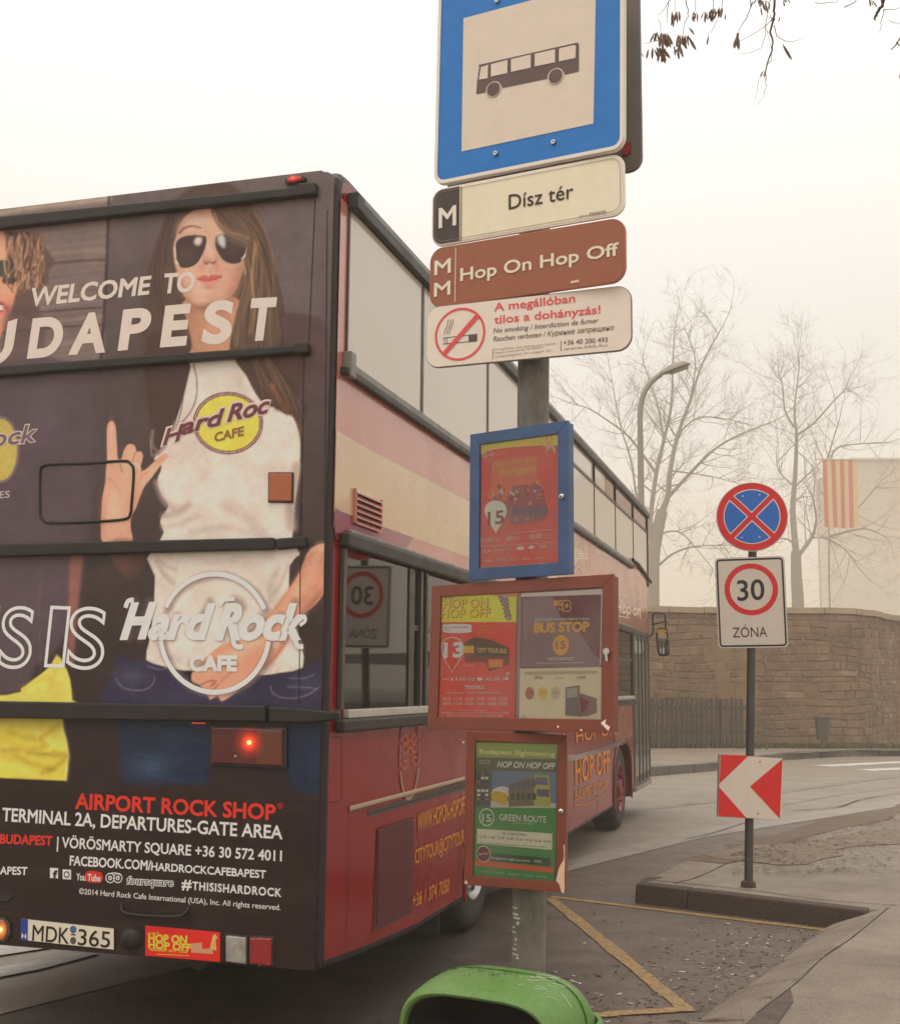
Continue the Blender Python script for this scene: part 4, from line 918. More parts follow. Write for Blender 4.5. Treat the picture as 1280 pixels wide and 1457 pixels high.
txt('11:30', b7(358, 802)[0], b7(430, 795)[0], 6.5, pl, OFF + .002, PW, s); txt('60', b7(522, 790)[0], b7(558, 786)[0], 6.5, pl, OFF + .002, PW, s); txt('18:30', b7(668, 780)[0], b7(745, 772)[0], 7, pl, OFF + .002, PW, s)
for x, y in ((435, 785), (435, 797), (562, 774), (562, 786), (750, 762), (750, 775)): txt('minutes', b7(x, y)[0], b7(x + 48, y - 4)[0], 2.2, pl, OFF + .002, PW, s, bold=0)
tinyrow(s, pl, b7(380, 868)[0], b7(790, 832)[0], 6, 5, PW, OFF + .002, ['LA', '1+1', '—', '●', '◆', 'TAXI'])
tinyrow(s, pl, b7(378, 922)[0], b7(780, 902)[0], 5, 3.2, PW, OFF + .002, ['castle', 'TOUR', 'district', 'ticket'])
tinyrow(s, pl, b7(376, 968)[0], b7(780, 935)[0], 7, 2.6, PW, OFF + .002, ['www', 'info', 'hotel', 'city'])
lockscrew(s, pl, *b7(880, 515)[0])
# red double case
M_rc = M('red_brown_paint', (.2, .04, .018), rough=.45, noise=.5, nscale=6, rgb2=(.12, .025, .014), coat=.15)
s, pl = case('poster_case', (.222, 3.95, 1.797), rad(-36.2), rad(-2.9), rad(-.7), .714, .492, .04, M_rc, 'wide red-brown framed poster case holding two tour posters side by side')
c8 = C(600, 810, .2266)
PRD, PYE = INK(206, 66, 50, .5), INK(226, 206, 62, .58)
poly('poster', c8(95, 130, 585, 120, 572, 960, 80, 960), pl, OFF, PRD, s)
poly('yellow_band', c8(100, 135, 470, 125, 585, 160, 583, 330, 100, 330), pl, OFF + .0008, PYE, s)
poly('orange_flame', c8(330, 130, 585, 122, 585, 165, 500, 170, 420, 158), pl, OFF + .0014, INK(200, 120, 60, .5), s, sm=3)
txt('HOP ON', c8(130, 243)[0], c8(405, 237)[0], 13.5, pl, OFF + .002, INK(188, 60, 42, .5), s, bold=.035); txt('HOP OFF', c8(116, 305)[0], c8(420, 297)[0], 12.5, pl, OFF + .002, INK(188, 60, 42, .5), s, bold=.035)
txt('HOP ON', c8(128, 241)[0], c8(403, 235)[0], 13.5, pl, OFF + .0026, INK(226, 206, 62, .58), s, bold=-.005); txt('HOP OFF', c8(114, 303)[0], c8(418, 295)[0], 12.5, pl, OFF + .0026, INK(226, 206, 62, .58), s, bold=-.005)
txt('giraffe', c8(130, 185)[0], c8(190, 180)[0], 4, pl, OFF + .002, INK(160, 110, 50, .5), s)
poly('spotted_neck', c8(470, 165, 528, 160, 540, 250, 556, 310, 520, 315, 505, 240, 480, 200), pl, OFF + .002, INK(150, 136, 120, .5), s, sm=3)
for i in range(16): ring('spot', *c8(485 + i % 3 * 16 + i * 2, 175 + i * 8)[0], .0035, 0, pl, OFF + .003, INK(90, 76, 70, .5), s, 8)
poly('white_pill', smoothpts(c8(122, 360, 135, 345, 290, 345, 300, 370, 288, 395, 135, 395), 4), pl, OFF + .0008, INK(220, 206, 196, .52), s)
line('pill_mark', c8(128, 385, 142, 355, 150, 385, 162, 358, 168, 385), 1, pl, OFF + .002, GR, s); txt('best tourism', c8(178, 368)[0], c8(282, 366)[0], 3.2, pl, OFF + .002, GR, s, bold=0)
for y in (360, 378, 396): txt('sightseeing tour', c8(340, y + 5)[0], c8(458, y)[0], 3, pl, OFF + .002, INK(220, 130, 60, .5), s, bold=0)
pin = [c8(180, 645)[0]] + smoothpts(c8(130, 560, 114, 490, 132, 445, 182, 425, 232, 445, 250, 490, 232, 560), 4, False)
line('route_pin', pin, 1.3, pl, OFF + .002, PW, s, closed=True); txt('13', c8(132, 552)[0], c8(246, 546)[0], 21, pl, OFF + .002, INK(226, 210, 200, .55), s, bold=.045)
poly('drawn_bus_roof', c8(255, 460, 320, 425, 420, 440, 535, 488, 535, 520, 250, 520), pl, OFF + .0016, INK(92, 66, 50, .5), s)
poly('drawn_bus_side', c8(255, 500, 535, 500, 540, 595, 410, 640, 395, 585, 262, 580), pl, OFF + .002, INK(122, 50, 36, .5), s)
poly('drawn_bus_front', c8(252, 480, 318, 478, 318, 525, 254, 525), pl, OFF + .0026, INK(190, 150, 50, .5), s); poly('drawn_bus_band', c8(330, 500, 535, 495, 535, 545, 332, 545), pl, OFF + .0026, INK(72, 58, 44, .5), s)
txt('CITY TOUR BUS', c8(342, 520)[0], c8(525, 525)[0], 6.5, pl, OFF + .0032, INK(200, 160, 110, .5), s, bold=.03)
poly('drawn_bus_panel', c8(410, 565, 500, 565, 500, 612, 410, 618), pl, OFF + .0032, INK(214, 120, 40, .5), s)
txt('TIMETABLE', c8(260, 752)[0], c8(382, 750)[0], 5.5, pl, OFF + .002, PW, s, bold=.02)
tinyrow(s, pl, c8(120, 700)[0], c8(550, 696)[0], 8, 4.5, PW, OFF + .002, ['→I', 'II', 'EE', '10', '●', 'AB', '00', '0●'])
txt('all stops daily departures', c8(145, 780)[0], c8(495, 778)[0], 2.8, pl, OFF + .002, PW, s, bold=0)
for y in (822, 852): tinyrow(s, pl, c8(122, y)[0], c8(545, y)[0], 6, 4.2, PW, OFF + .002, ['10:10', '11:15', '12:20', '13:25', '14:30', '15:35'], bold=.02)
for y, a, b_ in ((888, 220, 400), (905, 115, 540), (922, 150, 500)): txt('tickets on board and at hotel receptions daily', c8(a, y)[0], c8(b_, y + 2)[0], 2.8, pl, OFF + .002, PW, s, bold=0)
for i, (x, y) in enumerate(((255, 605), (270, 600), (285, 607), (300, 602), (312, 610))): ring('white_dot', *c8(x, y)[0], .002, 0, pl, OFF + .002, PW, s, 8)
ring('flower', *c8(530, 655)[0], .007, 0, pl, OFF + .002, INK(214, 160, 150, .5), s, 7)
# right sheet
M_back = INK(138, 118, 112, .5)
poly('backing_sheet', c8(590, 120, 1132, 90, 1128, 962, 578, 960), pl, OFF - .0003, M_back, s)
poly('poster', c8(615, 165, 1125, 155, 1118, 940, 605, 945), pl, OFF + .0008, INK(106, 50, 60, .5), s)
poly('torn_film', c8(622, 180, 810, 165, 860, 300, 960, 360, 1010, 440, 1070, 530, 1112, 570, 1112, 612, 615, 612), pl, OFF + .0014, INK(128, 104, 108, .5), s)
poly('white_strip', c8(615, 150, 1126, 122, 1126, 156, 615, 172), pl, OFF + .0022, INK(204, 186, 180, .52), s)
line('white_edge', c8(1121, 140, 1112, 600), 1.6, pl, OFF + .0028, INK(212, 200, 190, .52), s)
YB = INK(204, 150, 50, .52)
txt('BIG', c8(820, 228)[0], c8(872, 226)[0], 8, pl, OFF + .0022, YB, s, bold=.04); txt('bus', c8(850, 258)[0], c8(884, 256)[0], 6, pl, OFF + .0022, YB, s, bold=0)
line('bus_mark', smoothpts(c8(880, 200, 915, 195, 926, 215, 920, 228, 928, 240, 918, 258, 880, 262), 3), 1.5, pl, OFF + .0022, YB, s, closed=True); ring('bus_mark_dot', *c8(900, 228)[0], .006, 0, pl, OFF + .0022, YB, s, 12)
txt('HOP ON HOP OFF SIGHTSEEING TOURS', c8(700, 322)[0], c8(1040, 316)[0], 3.2, pl, OFF + .0022, PW, s, bold=.02)
txt('BUS STOP', c8(698, 396)[0], c8(1040, 386)[0], 14, pl, OFF + .0022, YB, s, bold=.05)
ring('yellow_disc', *c8(863, 475)[0], .033, 0, pl, OFF + .0022, YB, s, 36, asp=.9); txt('15', c8(834, 498)[0], c8(892, 496)[0], 11.5, pl, OFF + .003, INK(120, 96, 84, .5), s, bold=.02)
txt('CASTLE DISTRICT', c8(780, 571)[0], c8(945, 568)[0], 4, pl, OFF + .0022, PW, s, bold=.02); txt('stop by stop guided tour of the old town daily', c8(712, 592)[0], c8(1010, 588)[0], 2.5, pl, OFF + .0022, PW, s, bold=0)
poly('cream_panel', c8(605, 622, 1118, 612, 1114, 955, 600, 952), pl, OFF + .0014, INK(212, 192, 164, .55), s)
poly('grey_bar', c8(636, 642, 1090, 636, 1090, 655, 636, 662), pl, OFF + .0022, INK(168, 152, 128, .52), s)
txt('09:26', c8(697, 690)[0], c8(750, 688)[0], 4.5, pl, OFF + .0022, GR, s); txt('17:04', c8(968, 690)[0], c8(1020, 686)[0], 4.5, pl, OFF + .0022, GR, s); txt('every hour', c8(825, 687)[0], c8(885, 685)[0], 2.6, pl, OFF + .0022, GR, s, bold=0)
for x, c_ in ((668, (166, 112, 96)), (748, (216, 170, 88)), (831, (180, 164, 136))): ring('round_badge', *c8(x, 778)[0], .0205, 0, pl, OFF + .0022, INK(*c_, .52), s, 32, asp=.85); txt('TOUR', c8(x - 20, 782)[0], c8(x + 20, 780)[0], 3.5, pl, OFF + .003, INK(c_[0] * .75, c_[1] * .75, c_[2] * .75, .5), s)
poly('drawn_bus_front', c8(893, 740, 980, 728, 985, 900, 1000, 925, 890, 918), pl, OFF + .0022, INK(112, 104, 100, .5), s); poly('drawn_bus_windscreen', c8(905, 750, 968, 740, 968, 800, 902, 808), pl, OFF + .003, INK(150, 142, 134, .5), s)
poly('drawn_bus_side', c8(980, 775, 1088, 810, 1090, 900, 1030, 922, 990, 920), pl, OFF + .0026, INK(128, 96, 90, .5), s); poly('drawn_bus_band', c8(985, 800, 1040, 830, 1030, 880, 988, 900), pl, OFF + .0032, INK(120, 52, 50, .5), s)
poly('blue_stain', smoothpts(c8(610, 940, 630, 915, 650, 940), 4), pl, OFF + .003, INK(160, 160, 170, .5), s)
c0 = pl.uv(*c8(1165, 518)[0]); MB().tube([pl.L(*c0, 0), pl.L(*c0, .01)], .011, n=16).build('lock', steel, s, smooth=True)
MB().tube([pl.L(*c0, .012), pl.L(c0[0] + .004, c0[1] - .03, .012)], .004, n=6).build('key', steel, s)
poly('torn_sticker', c8(1122, 965, 1158, 940, 1150, 968, 1182, 990, 1170, 1015), pl, .001, INK(206, 180, 170, .5), s); 
for p in c8(1000, 1010, 855, 988): ring('chip', *p, .004, 0, pl, .001, WHB, s, 7)
# green poster in a red case
s, pl = case('poster_case', (.218, 3.95, 1.299), rad(-17.6), rad(-.1), rad(.7), .336, .489, .03, M('red_brown_paint', (0, 0, 0)), 'narrow red-brown framed poster case with a green route poster, lowest of the three cases')
g = C(640, 1030, .1716)
GN = INK(62, 128, 64, .5); GW = INK(226, 220, 198, .56)
poly('poster', g(205, 150, 888, 160, 858, 1312, 188, 1262), pl, OFF, GN, s)
poly('olive_band', g(210, 155, 886, 165, 880, 292, 212, 278), pl, OFF + .0008, INK(136, 150, 84, .5), s)
poly('grey_band', g(212, 280, 880, 294, 878, 405, 335, 390, 330, 690, 210, 690), pl, OFF + .0008, INK(92, 92, 72, .5), s)
txt('Budapest Sightseeing', g(238, 246)[0], g(862, 270)[0], 6.8, pl, OFF + .002, INK(206, 204, 140, .55), s, bold=.035)
txt('HOP ON HOP OFF', g(385, 360)[0], g(858, 376)[0], 9, pl, OFF + .002, GW, s, bold=.025, ital=.25)
for y in (306, 320, 333): txt('ticket info', g(236, y)[0], g(325, y + 3)[0], 1.9, pl, OFF + .002, GW, s, bold=0)
poly('sky_picture', g(345, 388, 878, 404, 872, 700, 330, 695), pl, OFF + .0014, INK(104, 118, 140, .52), s)
poly('cloud', smoothpts(g(345, 560, 380, 530, 440, 520, 500, 545, 545, 590, 440, 600), 4), pl, OFF + .002, INK(190, 186, 178, .52), s)
poly('drawn_street', g(332, 640, 872, 660, 872, 700, 330, 695), pl, OFF + .002, INK(180, 176, 164, .52), s)
poly('drawn_yellow_bus', g(330, 565, 400, 560, 470, 585, 465, 680, 345, 640), pl, OFF + .0024, INK(176, 150, 50, .5), s)
poly('drawn_bus_side', g(480, 500, 700, 425, 700, 680, 480, 690), pl, OFF + .0028, INK(110, 104, 82, .5), s)
poly('drawn_bus_front', g(695, 425, 815, 430, 830, 660, 820, 690, 690, 680), pl, OFF + .0032, INK(158, 156, 84, .5), s)
poly('drawn_windscreen', g(705, 440, 800, 445, 808, 510, 702, 505), pl, OFF + .004, INK(96, 98, 116, .5), s); poly('drawn_windscreen', g(715, 540, 815, 545, 818, 610, 715, 600), pl, OFF + .004, INK(90, 92, 100, .5), s)
for x in range(500, 690, 44): poly('drawn_window', g(x, 500 - (x - 500) * .2, x + 32, 493 - (x - 500) * .2, x + 32, 540 - (x - 500) * .1, x, 545 - (x - 500) * .1), pl, OFF + .004, INK(86, 88, 100, .5), s); poly('drawn_window', g(x, 580, x + 32, 575, x + 32, 630, x, 632), pl, OFF + .004, INK(78, 76, 70, .5), s)
for i, y in enumerate((405, 440, 475, 510, 545, 580, 615, 650)):
    for j, x in enumerate((218, 252, 286)): poly('small_flag', g(x, y, x + 26, y, x + 26, y + 20, x, y + 20), pl, OFF + .002, INK(*random.choice([(150, 60, 60), (200, 190, 180), (70, 76, 120), (140, 110, 80)]), .5), s)
ring('number_ring', *g(297, 776)[0], .0285, .0245, pl, OFF + .002, GW, s, 40, asp=.9); txt('15', g(262, 810)[0], g(332, 814)[0], 11, pl, OFF + .002, GW, s, bold=.02)
txt('GREEN ROUTE', g(402, 800)[0], g(792, 822)[0], 9.5, pl, OFF + .002, GW, s, bold=.01); txt('Zöld útvonal', g(505, 828)[0], g(682, 838)[0], 3.2, pl, OFF + .002, INK(160, 190, 140, .5), s, bold=0)
poly('white_panel', g(218, 870, 842, 912, 840, 1048, 215, 995), pl, OFF + .0014, INK(206, 200, 178, .54), s)
txt('Vár / Castle District', g(422, 918)[0], g(628, 930)[0], 3.8, pl, OFF + .0024, GR, s, bold=.01, ital=.2)
tinyrow(s, pl, g(235, 945)[0], g(845, 990)[0], 8, 3.8, GR, OFF + .0024, ['11:18', '11:48', '12:18', '12:48', '13:18', '14:18', '15:18', '16:18'])
txt('Attention: the timetable can change because of traffic or weather conditions', g(238, 993)[0], g(800, 1030)[0], 2.3, pl, OFF + .0024, GR, s, bold=0)
poly('dark_green_bar', g(335, 1075, 832, 1115, 832, 1182, 330, 1138), pl, OFF + .0014, INK(30, 76, 46, .5), s)
txt('Budapest by night tour starts:', g(340, 1122)[0], g(660, 1148)[0], 3.4, pl, OFF + .0024, GW, s, bold=.02); txt('19:30', g(692, 1150)[0], g(750, 1155)[0], 3.6, pl, OFF + .0024, GW, s, bold=.02)
poly('orange_stripe', g(200, 1132, 852, 1195, 850, 1238, 200, 1178), pl, OFF + .001, INK(204, 84, 40, .5), s)
ring('red_badge', *g(272, 1082)[0], .0265, .0, pl, OFF + .002, INK(190, 180, 160, .5), s, 36, asp=.9); ring('red_badge', *g(272, 1082)[0], .0235, 0, pl, OFF + .0028, INK(112, 46, 42, .5), s, 36, asp=.9); txt('DISCOUNT', g(232, 1092)[0], g(312, 1084)[0], 3, pl, OFF + .0036, GW, s)
tinyrow(s, pl, g(250, 1232)[0], g(830, 1282)[0], 5, 2.6, INK(160, 190, 150, .5), OFF + .002, ['www', 'info', 'phone', 'e-mail'])
lockscrew(s, pl, *g(920, 725)[0], .008)
for p in g(1085, 55, 112, 152, 945, 85): ring('chip', *p, .0035, 0, pl, .0012, WHB, s, 7)
M_pri = INK(176, 150, 128, .5)
poly('flaked_paint', smoothpts(g(940, 1010, 945, 1080, 938, 1130, 905, 1190, 885, 1270, 880, 1300, 905, 1330, 925, 1395, 948, 1390, 948, 1250, 952, 1150, 950, 1010), 3), pl, .0008, M_pri, s)
poly('flaked_paint', g(118, 1325, 132, 1290, 152, 1325), pl, .0008, M_pri, s)

# ------------------------------------------------------------------ green litter bin on the post
M_grn = M('green_plastic', (.10, .215, .045), rough=.5, noise=.7, nscale=6, rgb2=(.17, .26, .10), spec=.3, grain=.12, gscale=90, bump=.08, bscale=30)
M_in = M('bin_inside', (.012, .014, .01), rough=.9)
BY = 3.6
yawb = rad(-28)
bc_ = at(715, 1450, BY)
bn = empty('green_litter_bin', (float(bc_[0]), BY, .55), (0, 0, yawb), label='bright green plastic litter bin with a wide hooded opening below the poster cases', cat='bin')
mbz = bc_[2] - .55     # local height of the rim line
def sup(w, zt, zb, n=36, e=3.8):
    o = []
    for i in range(n):
        a = 2 * math.pi * i / n; c_, s_ = math.cos(a), math.sin(a)
        x = w / 2 * math.copysign(abs(c_) ** (2 / e), c_); hh = (zt - zb) / 2; z = (zt + zb) / 2 + hh * math.copysign(abs(s_) ** (2 / e), s_); o.append((x, z))
    return o
# hood: rings from the opening lip back to the post; local -y faces the street

Dp = .38
def hring(y, w, zt, zb, e=3.8): return [(x, y, z - .55) for x, z in sup(w, zt, zb, e=e)]
hd = MB(); hd.loft([hring(-Dp / 2 + .02, .445, .838, .50), hring(-Dp / 2 + .004, .452, .843, .49), hring(-Dp / 2, .466, .850, .485), hring(-Dp / 2 + .010, .480, .860, .48), hring(-Dp / 2 + .04, .492, .868, .46), hring(-.06, .508, .878, .45), hring(.03, .512, .880, .45), hring(.08, .505, .874, .45, 3.4), hring(.13, .48, .858, .45, 3.0), hring(.165, .43, .82, .46, 2.8), hring(.185, .36, .77, .48, 2.6)], cap0=False)
hd.build('hood', M_grn, bn, smooth=True)
iv = MB(); iv.loft([hring(-Dp / 2 + .02, .444, .837, .50), hring(-.05, .43, .82, .5), hring(.12, .38, .78, .5)], cap0=False); iv.build('hood_inside', M_in, bn, smooth=True)
def bring(z, w, d_, drop, e=3.2, n=36):
    o = []
    for i in range(n):
        a = 2 * math.pi * i / n; c_, s_ = math.cos(a), math.sin(a)
        x = w / 2 * math.copysign(abs(c_) ** (2 / e), c_); y = d_ / 2 * math.copysign(abs(s_) ** (2 / e), s_)
        o.append((x, y + .0, z - drop * max(0, -y / (d_ / 2)) ** 1.5 - .55))
    return o
bdm = MB(); bdm.loft([bring(.25, .40, .30, 0), bring(.27, .43, .33, 0), bring(.70, .52, .385, .16), bring(.715, .55, .41, .16), bring(.75, .555, .415, .17), bring(.757, .545, .405, .17), bring(.757, .525, .385, .17), bring(.70, .515, .375, .17), bring(.30, .40, .30, 0)], cap0=True, cap1=True)
bdm.build('bin_body', M_grn, bn, smooth=True)
# bracket that ties the bin to the post
pl_ = Matrix.Rotation(-yawb, 3, 'Z') @ Vector((PX - bc_[0], PY - BY, 0))
MB().tube([(0, .19, .0), (pl_.x, pl_.y, .0)], .02, n=8).build('bracket', galv, bn); MB().tube([(0, .19, .15), (pl_.x, pl_.y, .15)], .02, n=8).build('bracket', galv, bn)
sp_ = MB()
for i in range(110):
    x, y = random.uniform(-.2, .06), random.gauss(-.02, .035); r_ = random.uniform(.0012, .004)
    ex = 3.8; zt = .8785 - .5 * max(0, -y - .03) * .22; zz = .45 + (zt - .45) / 2 + (zt - .45) / 2 * max(0, 1 - abs(2 * x / .515) ** ex) ** (1 / ex) - .55 + .0035
    a = random.uniform(0, 3); sp_.add([(x + r_ * math.cos(a), y + r_ * math.sin(a), zz - .002), (x - r_ * math.sin(a), y + r_ * math.cos(a), zz), (x - r_ * math.cos(a), y - r_ * math.sin(a), zz + .001), (x + r_ * math.sin(a), y - r_ * math.cos(a), zz + .001)], [(0, 1, 2, 3)])
sp_.build('bark_crumbs', M('crumbs', (.04, .03, .015), rough=.9), bn)['kind'] = 'stuff'

sv = [(x * 1.004, .012, z) for (x, _, z) in hring(0, .513, .881, .45)]
MB().tube(sv[0:19], .0022, n=5).build('mould_seam', M('seam_green', (.05, .12, .025), rough=.6), bn, smooth=True)
MB().tube([(.262, -.06, .17), (.274, -.06, .17)], .016, n=14).build('lock_boss', M_alu, bn, smooth=True)
scr = MB()
for i in range(26):
    x, y = random.uniform(.06, .2), random.uniform(-.12, .1); a = random.gauss(.4, .3); l = random.uniform(.008, .04); zz = .8795 - .55
    P_ = []
    for tt in (0, .5, 1):
        xx, yy = x + l * tt * math.cos(a), y + l * tt * math.sin(a); e_ = 3.8; zt = .8795 - .22 * max(0, -yy - .03) * .5; zc = (zt + .45) / 2
        P_.append((xx, yy, zc + (zt - zc) * max(0, 1 - abs(2 * xx / .513) ** e_) ** (1 / e_) - .55 + .0012))
    scr.tube(P_, .0009, n=3)
scr.build('scratches', M('scratch_pale', (.42, .48, .34), rough=.8), bn)['kind'] = 'stuff'

# ------------------------------------------------------------------ the double-decker bus
TH = 0.289405
BF = np.array([math.sin(TH), math.cos(TH), 0.]); BR = np.array([math.cos(TH), -math.sin(TH), 0.]); UP = np.array([0, 0, 1.])
BO = np.array([-.56962512, 5.6655493, 0.])
bus = empty('double_decker_bus', tuple(BO), (0, 0, -TH), label='red double-decker sightseeing bus, its whole rear covered by a dark rock cafe advert', cat='bus')
PR_ = Plane(BO.copy(), BR, UP, lambda u, v, off: (u, -off, v))       # rear face
PS = Plane(BO.copy(), BF, UP, lambda u, v, off: (off, u, v))         # right side
LB, WB, HB = 12.0, 2.5, 4.262
BRED = (.25, .006, .009)
M_bred = M('bus_red_paint', BRED, rough=.22, noise=.3, nscale=2.2, rgb2=(.15, .007, .010), coat=.05, spec=.3)
M_bred.node_tree.nodes['Principled BSDF'].inputs['Coat Roughness'].default_value = .06
M_wrap = M('ad_wrap_dark', (.035, .023, .024), rough=.38, noise=.4, nscale=3, spec=.28)
# body: side outline with wheel arches, carried across the width
def arch(cu, hw, zt, zb=.315, n=14):
    o = [(cu + hw, zb)]
    for i in range(n + 1):
        a = math.pi * i / n; o.append((cu + hw * abs(math.cos(a)) ** .8 * (1 if math.cos(a) > 0 else -1), .5 + (zt - .5) * abs(math.sin(a)) ** .7))
    o.append((cu - hw, zb)); return o
RWU, FWU = 3.09, 9.32
outl = [(0, .40), (0, HB - .11), (.02, HB - .05), (.07, HB - .01), (.14, HB), (LB - .25, HB - .02), (LB - .08, HB - .1), (LB, HB - .35), (LB, 3.0), (LB, .36)] + [(FWU + 1.0, .34)] + arch(FWU, .72, 1.04) + arch(RWU, .70, 1.06) + [(1.4, .313), (.5, .36)]
mb = MB(); mb.prism([(0, u, v) for u, v in outl], [(-WB, u, v) for u, v in outl]); body = mb.build('body', [M_bred, M_wrap, M('roof_white', (.4, .36, .32), rough=.4, noise=.4)], bus, bevel=.045, seg=3)
body.modifiers[0].material = 1
for p in body.data.polygons:
    c_ = p.center
    if abs(p.normal.y) > .6 and c_.y < .05: p.material_index = 1
    if p.normal.z > .8: p.material_index = 2
MB().box(-WB + .15, -.15, .5, LB - .5, .42, 1.2).build('underframe', M('underframe', (.015, .014, .013), rough=.9), bus)

# ---- the printed advert on the rear, a fine sheet whose colours are painted point by point
cs = .0056
us = np.arange(-WB + .03, -.0199, cs); vs_ = np.arange(.405, HB - .02, cs)
UU, VV = np.meshgrid(us, vs_)
Pw = BO[None] + UU.reshape(-1, 1) * BR[None] + VV.reshape(-1, 1) * UP[None] - CAM[None]
zz = Pw @ _f; X = W0 / 2 + CAM_F * (Pw @ RX) / zz; Y = H0 / 2 - CAM_F * (Pw @ UX) / zz
NP = len(X); CO = np.zeros((NP, 3))
def c255(c): return np.array(c, float)
def vnoise(sx_, sy_, seed=0):
    r = np.random.default_rng(seed); G = r.random((160, 160)); x, y = (X / sx_) % 159, (Y / sy_ + 40) % 159
    i, j = x.astype(int), y.astype(int); fx, fy = x - i, y - j; fx = fx * fx * (3 - 2 * fx); fy = fy * fy * (3 - 2 * fy)
    i2, j2 = (i + 1) % 160, (j + 1) % 160
    return (G[j, i] * (1 - fx) + G[j, i2] * fx) * (1 - fy) + (G[j2, i] * (1 - fx) + G[j2, i2] * fx) * fy
def mask(pts, soft=1.5, sm=4):
    P = np.array(smoothpts(pts, sm) if sm else pts, float); pad = soft * 2 + 2
    idx = np.where((X > P[:, 0].min() - pad) & (X < P[:, 0].max() + pad) & (Y > P[:, 1].min() - pad) & (Y < P[:, 1].max() + pad))[0]
    if not len(idx): return idx, np.zeros(0)
    x, y = X[idx], Y[idx]; d2 = np.full(len(idx), 1e9); ins = np.zeros(len(idx), bool)
    for k in range(len(P)):
        a, b = P[k], P[(k + 1) % len(P)]; e = b - a; L2 = e @ e + 1e-9
        t = np.clip(((x - a[0]) * e[0] + (y - a[1]) * e[1]) / L2, 0, 1)
        d2 = np.minimum(d2, (x - a[0] - t * e[0]) ** 2 + (y - a[1] - t * e[1]) ** 2)
        cnd = (a[1] > y) != (b[1] > y); xi = a[0] + (y - a[1]) / (e[1] if abs(e[1]) > 1e-9 else 1e-9) * e[0]; ins ^= cnd & (x < xi)
    sdv = np.where(ins, -1, 1) * np.sqrt(d2); m = np.clip(.5 - sdv / (2 * soft), 0, 1); return idx, m * m * (3 - 2 * m)
def fill(pts, c, soft=1.5, al=1., sm=4):
    idx, m = mask(pts, soft, sm)
    if len(idx): m = (m * al)[:, None]; CO[idx] = CO[idx] * (1 - m) + c255(c) * m
def stroke(pts, w, c, al=1., soft=1., w1=None):
    P = np.array(smoothpts(pts, 5, False), float); w1 = w if w1 is None else w1; pad = max(w, w1) + soft * 2
    idx = np.where((X > P[:, 0].min() - pad) & (X < P[:, 0].max() + pad) & (Y > P[:, 1].min() - pad) & (Y < P[:, 1].max() + pad))[0]
    if not len(idx): return
    x, y = X[idx], Y[idx]; best = np.full(len(idx), 1e9)
    for k in range(len(P) - 1):
        a, e = P[k], P[k + 1] - P[k]; t = np.clip(((x - a[0]) * e[0] + (y - a[1]) * e[1]) / (e @ e + 1e-9), 0, 1)
        dd = np.sqrt((x - a[0] - t * e[0]) ** 2 + (y - a[1] - t * e[1]) ** 2) - (w + (w1 - w) * (k + t) / (len(P) - 1)) / 2; best = np.minimum(best, dd)
    m = np.clip(.5 - best / (2 * soft), 0, 1)[:, None] * al; CO[idx] = CO[idx] * (1 - m) + c255(c) * m
def blob(cx, cy, rx, ry, c, al=.5, ang=0):
    ca, sa = math.cos(ang), math.sin(ang); x, y = X - cx, Y - cy; g_ = ((x * ca + y * sa) / rx) ** 2 + ((-x * sa + y * ca) / ry) ** 2
    m = (np.exp(-g_ * 1.5) * al)[:, None]; CO[:] = CO * (1 - m) + c255(c) * m
def k1(*a): return C(0, 230, .3906)(*a)
def k2(*a): return C(0, 500, .3906)(*a)
def k3(*a): return C(0, 780, .3906)(*a)
def kf(*a): return C(220, 250, .20586)(*a)
def kj(*a): return C(160, 790, .25)(*a)
def ky(*a): return C(0, 780, .2402)(*a)
def kl(*a): return C(0, 230, .2059)(*a)
# background
t = np.clip((Y - 250) / 900, 0, 1)[:, None]
CO[:] = np.where(t < .3, c255((106, 92, 90)) * (1 - t / .3) + c255((80, 67, 66)) * (t / .3), c255((80, 67, 66)) * (1 - (t - .3) / .7) + c255((44, 33, 33)) * ((t - .3) / .7))
blob(420, 430, 60, 120, (118, 103, 104), .5); blob(60, 640, 120, 110, (86, 71, 76), .8); blob(440, 1000, 60, 200, (54, 42, 40), .5)
# wooden planks at the left
fill([(-900, 200), (158, 200), (153, 300), (144, 500), (140, 520), (-900, 560)], (118, 102, 98), 1.2, 1, 0)
for i in range(70):
    y0 = random.uniform(262, 520); c_ = random.choice([(136, 118, 112), (104, 86, 84), (126, 106, 104), (98, 80, 78), (148, 130, 122)])
    stroke([(-900, y0 + 180), (-300, y0 + 78), (0, y0 + 20), (80, y0 + 8), (150, y0)], random.uniform(1, 4), c_, random.uniform(.15, .5), 1.5)
for y0 in (370, 438, 462): stroke([(-900, y0 + 100), (0, y0 + 12), (150, y0)], 3, (80, 60, 60), .8, 1)
stroke([(-900, 460), (0, 303), (80, 292), (155, 282)], 9, (176, 160, 142), .75, 3); stroke([(-900, 520), (0, 372), (150, 358)], 7, (146, 128, 118), .6, 3)
stroke([(157, 240), (152, 400), (143, 530)], 3.5, (60, 46, 48), .9, 1.5)
for i in range(26):
    x0 = random.uniform(165, 470); stroke([(x0, 255), (x0 - random.uniform(0, 4), 500)], random.uniform(2, 9), random.choice([(112, 98, 104), (86, 74, 78)]), .14, 3)
